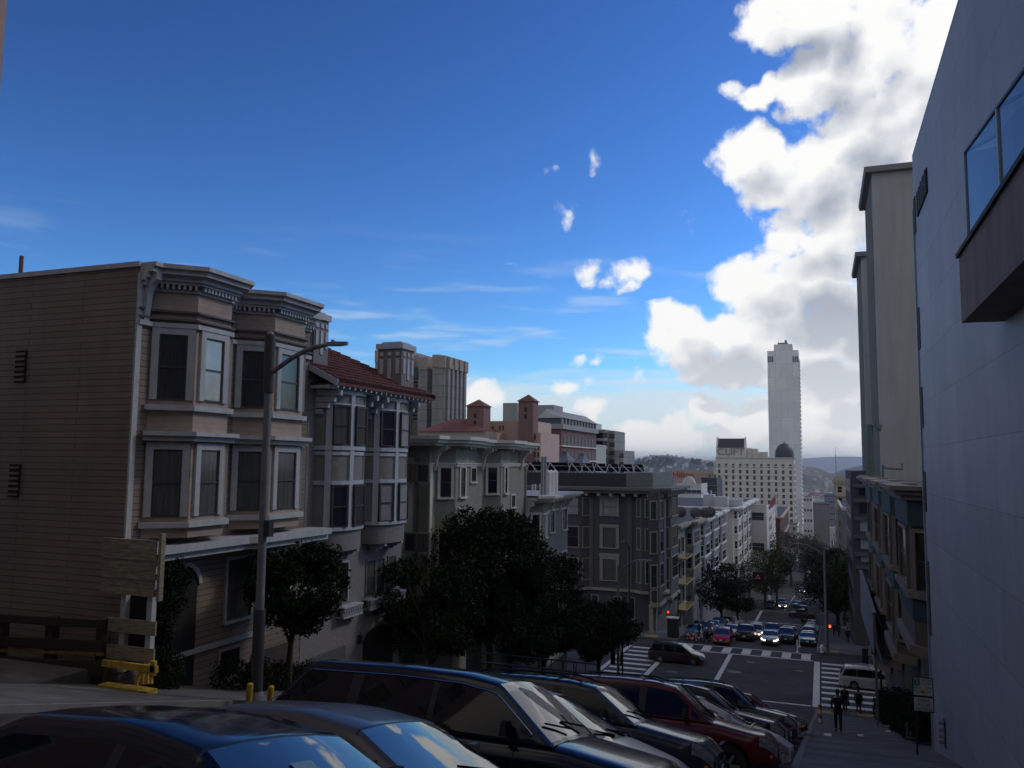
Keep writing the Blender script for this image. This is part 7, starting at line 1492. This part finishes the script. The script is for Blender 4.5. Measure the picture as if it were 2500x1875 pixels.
    if bag: m_ = MB(True); q = Am[7]; m_.box(q[0]-.16, q[0]+.16, q[1]-.07, q[1]+.05, q[2]-.42, q[2]-.1); m_.tube([(q[0]-.1, q[1], q[2]-.1), (q[0], q[1], q[2]+.02), (q[0]+.1, q[1], q[2]-.1)], .008, 4); o_ = m_.build('bag', blackm, P)
    return P
x_, y_ = gx(2047, 1787, .16); person('person in dark clothes walking uphill towards the camera on the right pavement', x_, y_, 1.76, -math.pi/2, .2, .1, (.15, -.1))
x_, y_ = gx(2063, 1737, .16); person('person in a long black coat with a bag, behind the nearest walker', x_, y_, 1.8, math.pi/2, .16, 0, (.05, .0), bag=True, bulk=1.5, long=True)
x_, y_ = gx(2097, 1742, .16); person('stooped person in black leaning on a stick beside the crosswalk', x_, y_, 1.62, math.pi/2, .12, .45, (.1, .28), bulk=1.4)
P_ = bpy.data.objects['person.002']; mb = MB(); mb.tube([(x_+.42, y_+.2, G(y_)+.16), (x_+.25, y_+.15, G(y_)+1.0)], .015, 5); solo(mb, 'walking_stick', darkmet, 'thin walking stick held by the stooped person', 'stick')
for i, (px_, py_, hd, lab) in enumerate(((2070, 1569, 1.57, 'person walking alone down the far right pavement'), (2048, 1556, 1.2, 'dark figure by the far right shop fronts, left of the lone walker'), (2037, 1553, -1.5, 'leftmost dark figure standing on the far right pavement'), (1966, 1532, -1.57, 'person stepping into the road between queuing and parked cars'), (1960, 1531, 1.57, 'second person in the road left of the one by the parked cars'))):
    x_, y_ = gx(px_, py_, .16); person(lab, x_, y_, 1.7+.04*(i % 3), hd, .2*(i % 2)+.05, .05, (.1, -.1), greyc if i % 2 else coatm)
x_, y_ = gx(1745, 1566); person('helmeted rider in black standing by the scooters beside the red hatchback', x_-1.8, y_+1, 1.7, 0, .05, .1, (.1, .1))
# pale van across the far right pavement
car('van', 'white van with open tailgate standing by the far right buildings', whitep, XR+2.2, 141, math.pi, name='car', cat='van')
# litter
for i, (px_, py_) in enumerate(((2018, 1795), (2022, 1797), (2100, 1797), (2165, 1773), (2168, 1787))):
    x_, y_ = gx(px_, py_, .17); mb = MB(); mb.add([(x_-.12, y_, G(y_)+.17), (x_+.1, y_-.05, G(y_)+.17), (x_+.13, y_+.1, G(y_)+.15), (x_-.05, y_+.12, G(y_)+.22)], [(0, 1, 2, 3)]); mb.extr([(x_-.12, y_, G(y_)+.165), (x_+.1, y_-.05, G(y_)+.18), (x_+.13, y_+.1, G(y_)+.2)], (0, .01, .03))
    solo(mb, 'litter', white, 'crumpled scrap of white paper lying on the right pavement', 'litter', 'scraps of litter on the pavement')

flushwin()
# ================================================================ haze
mb = MB(True); mb.box(-9500, 9500, -110, 17500, -80, 135); hz_ = mb.build('haze', None); setp(hz_, kind='stuff'); hz_['label'] = 'thin blue haze over the far hills'
mv = bpy.data.materials.new('haze air'); mv.use_nodes = True; t = mv.node_tree; t.nodes.remove(t.nodes['Principled BSDF']); v_ = t.nodes.new('ShaderNodeVolumePrincipled'); v_.inputs['Color'].default_value = (.88, .93, 1, 1); v_.inputs['Density'].default_value = .0001; v_.inputs['Anisotropy'].default_value = .2
t.links.new(v_.outputs[0], t.nodes['Material Output'].inputs['Volume']); hz_.data.materials.clear(); hz_.data.materials.append(mv)
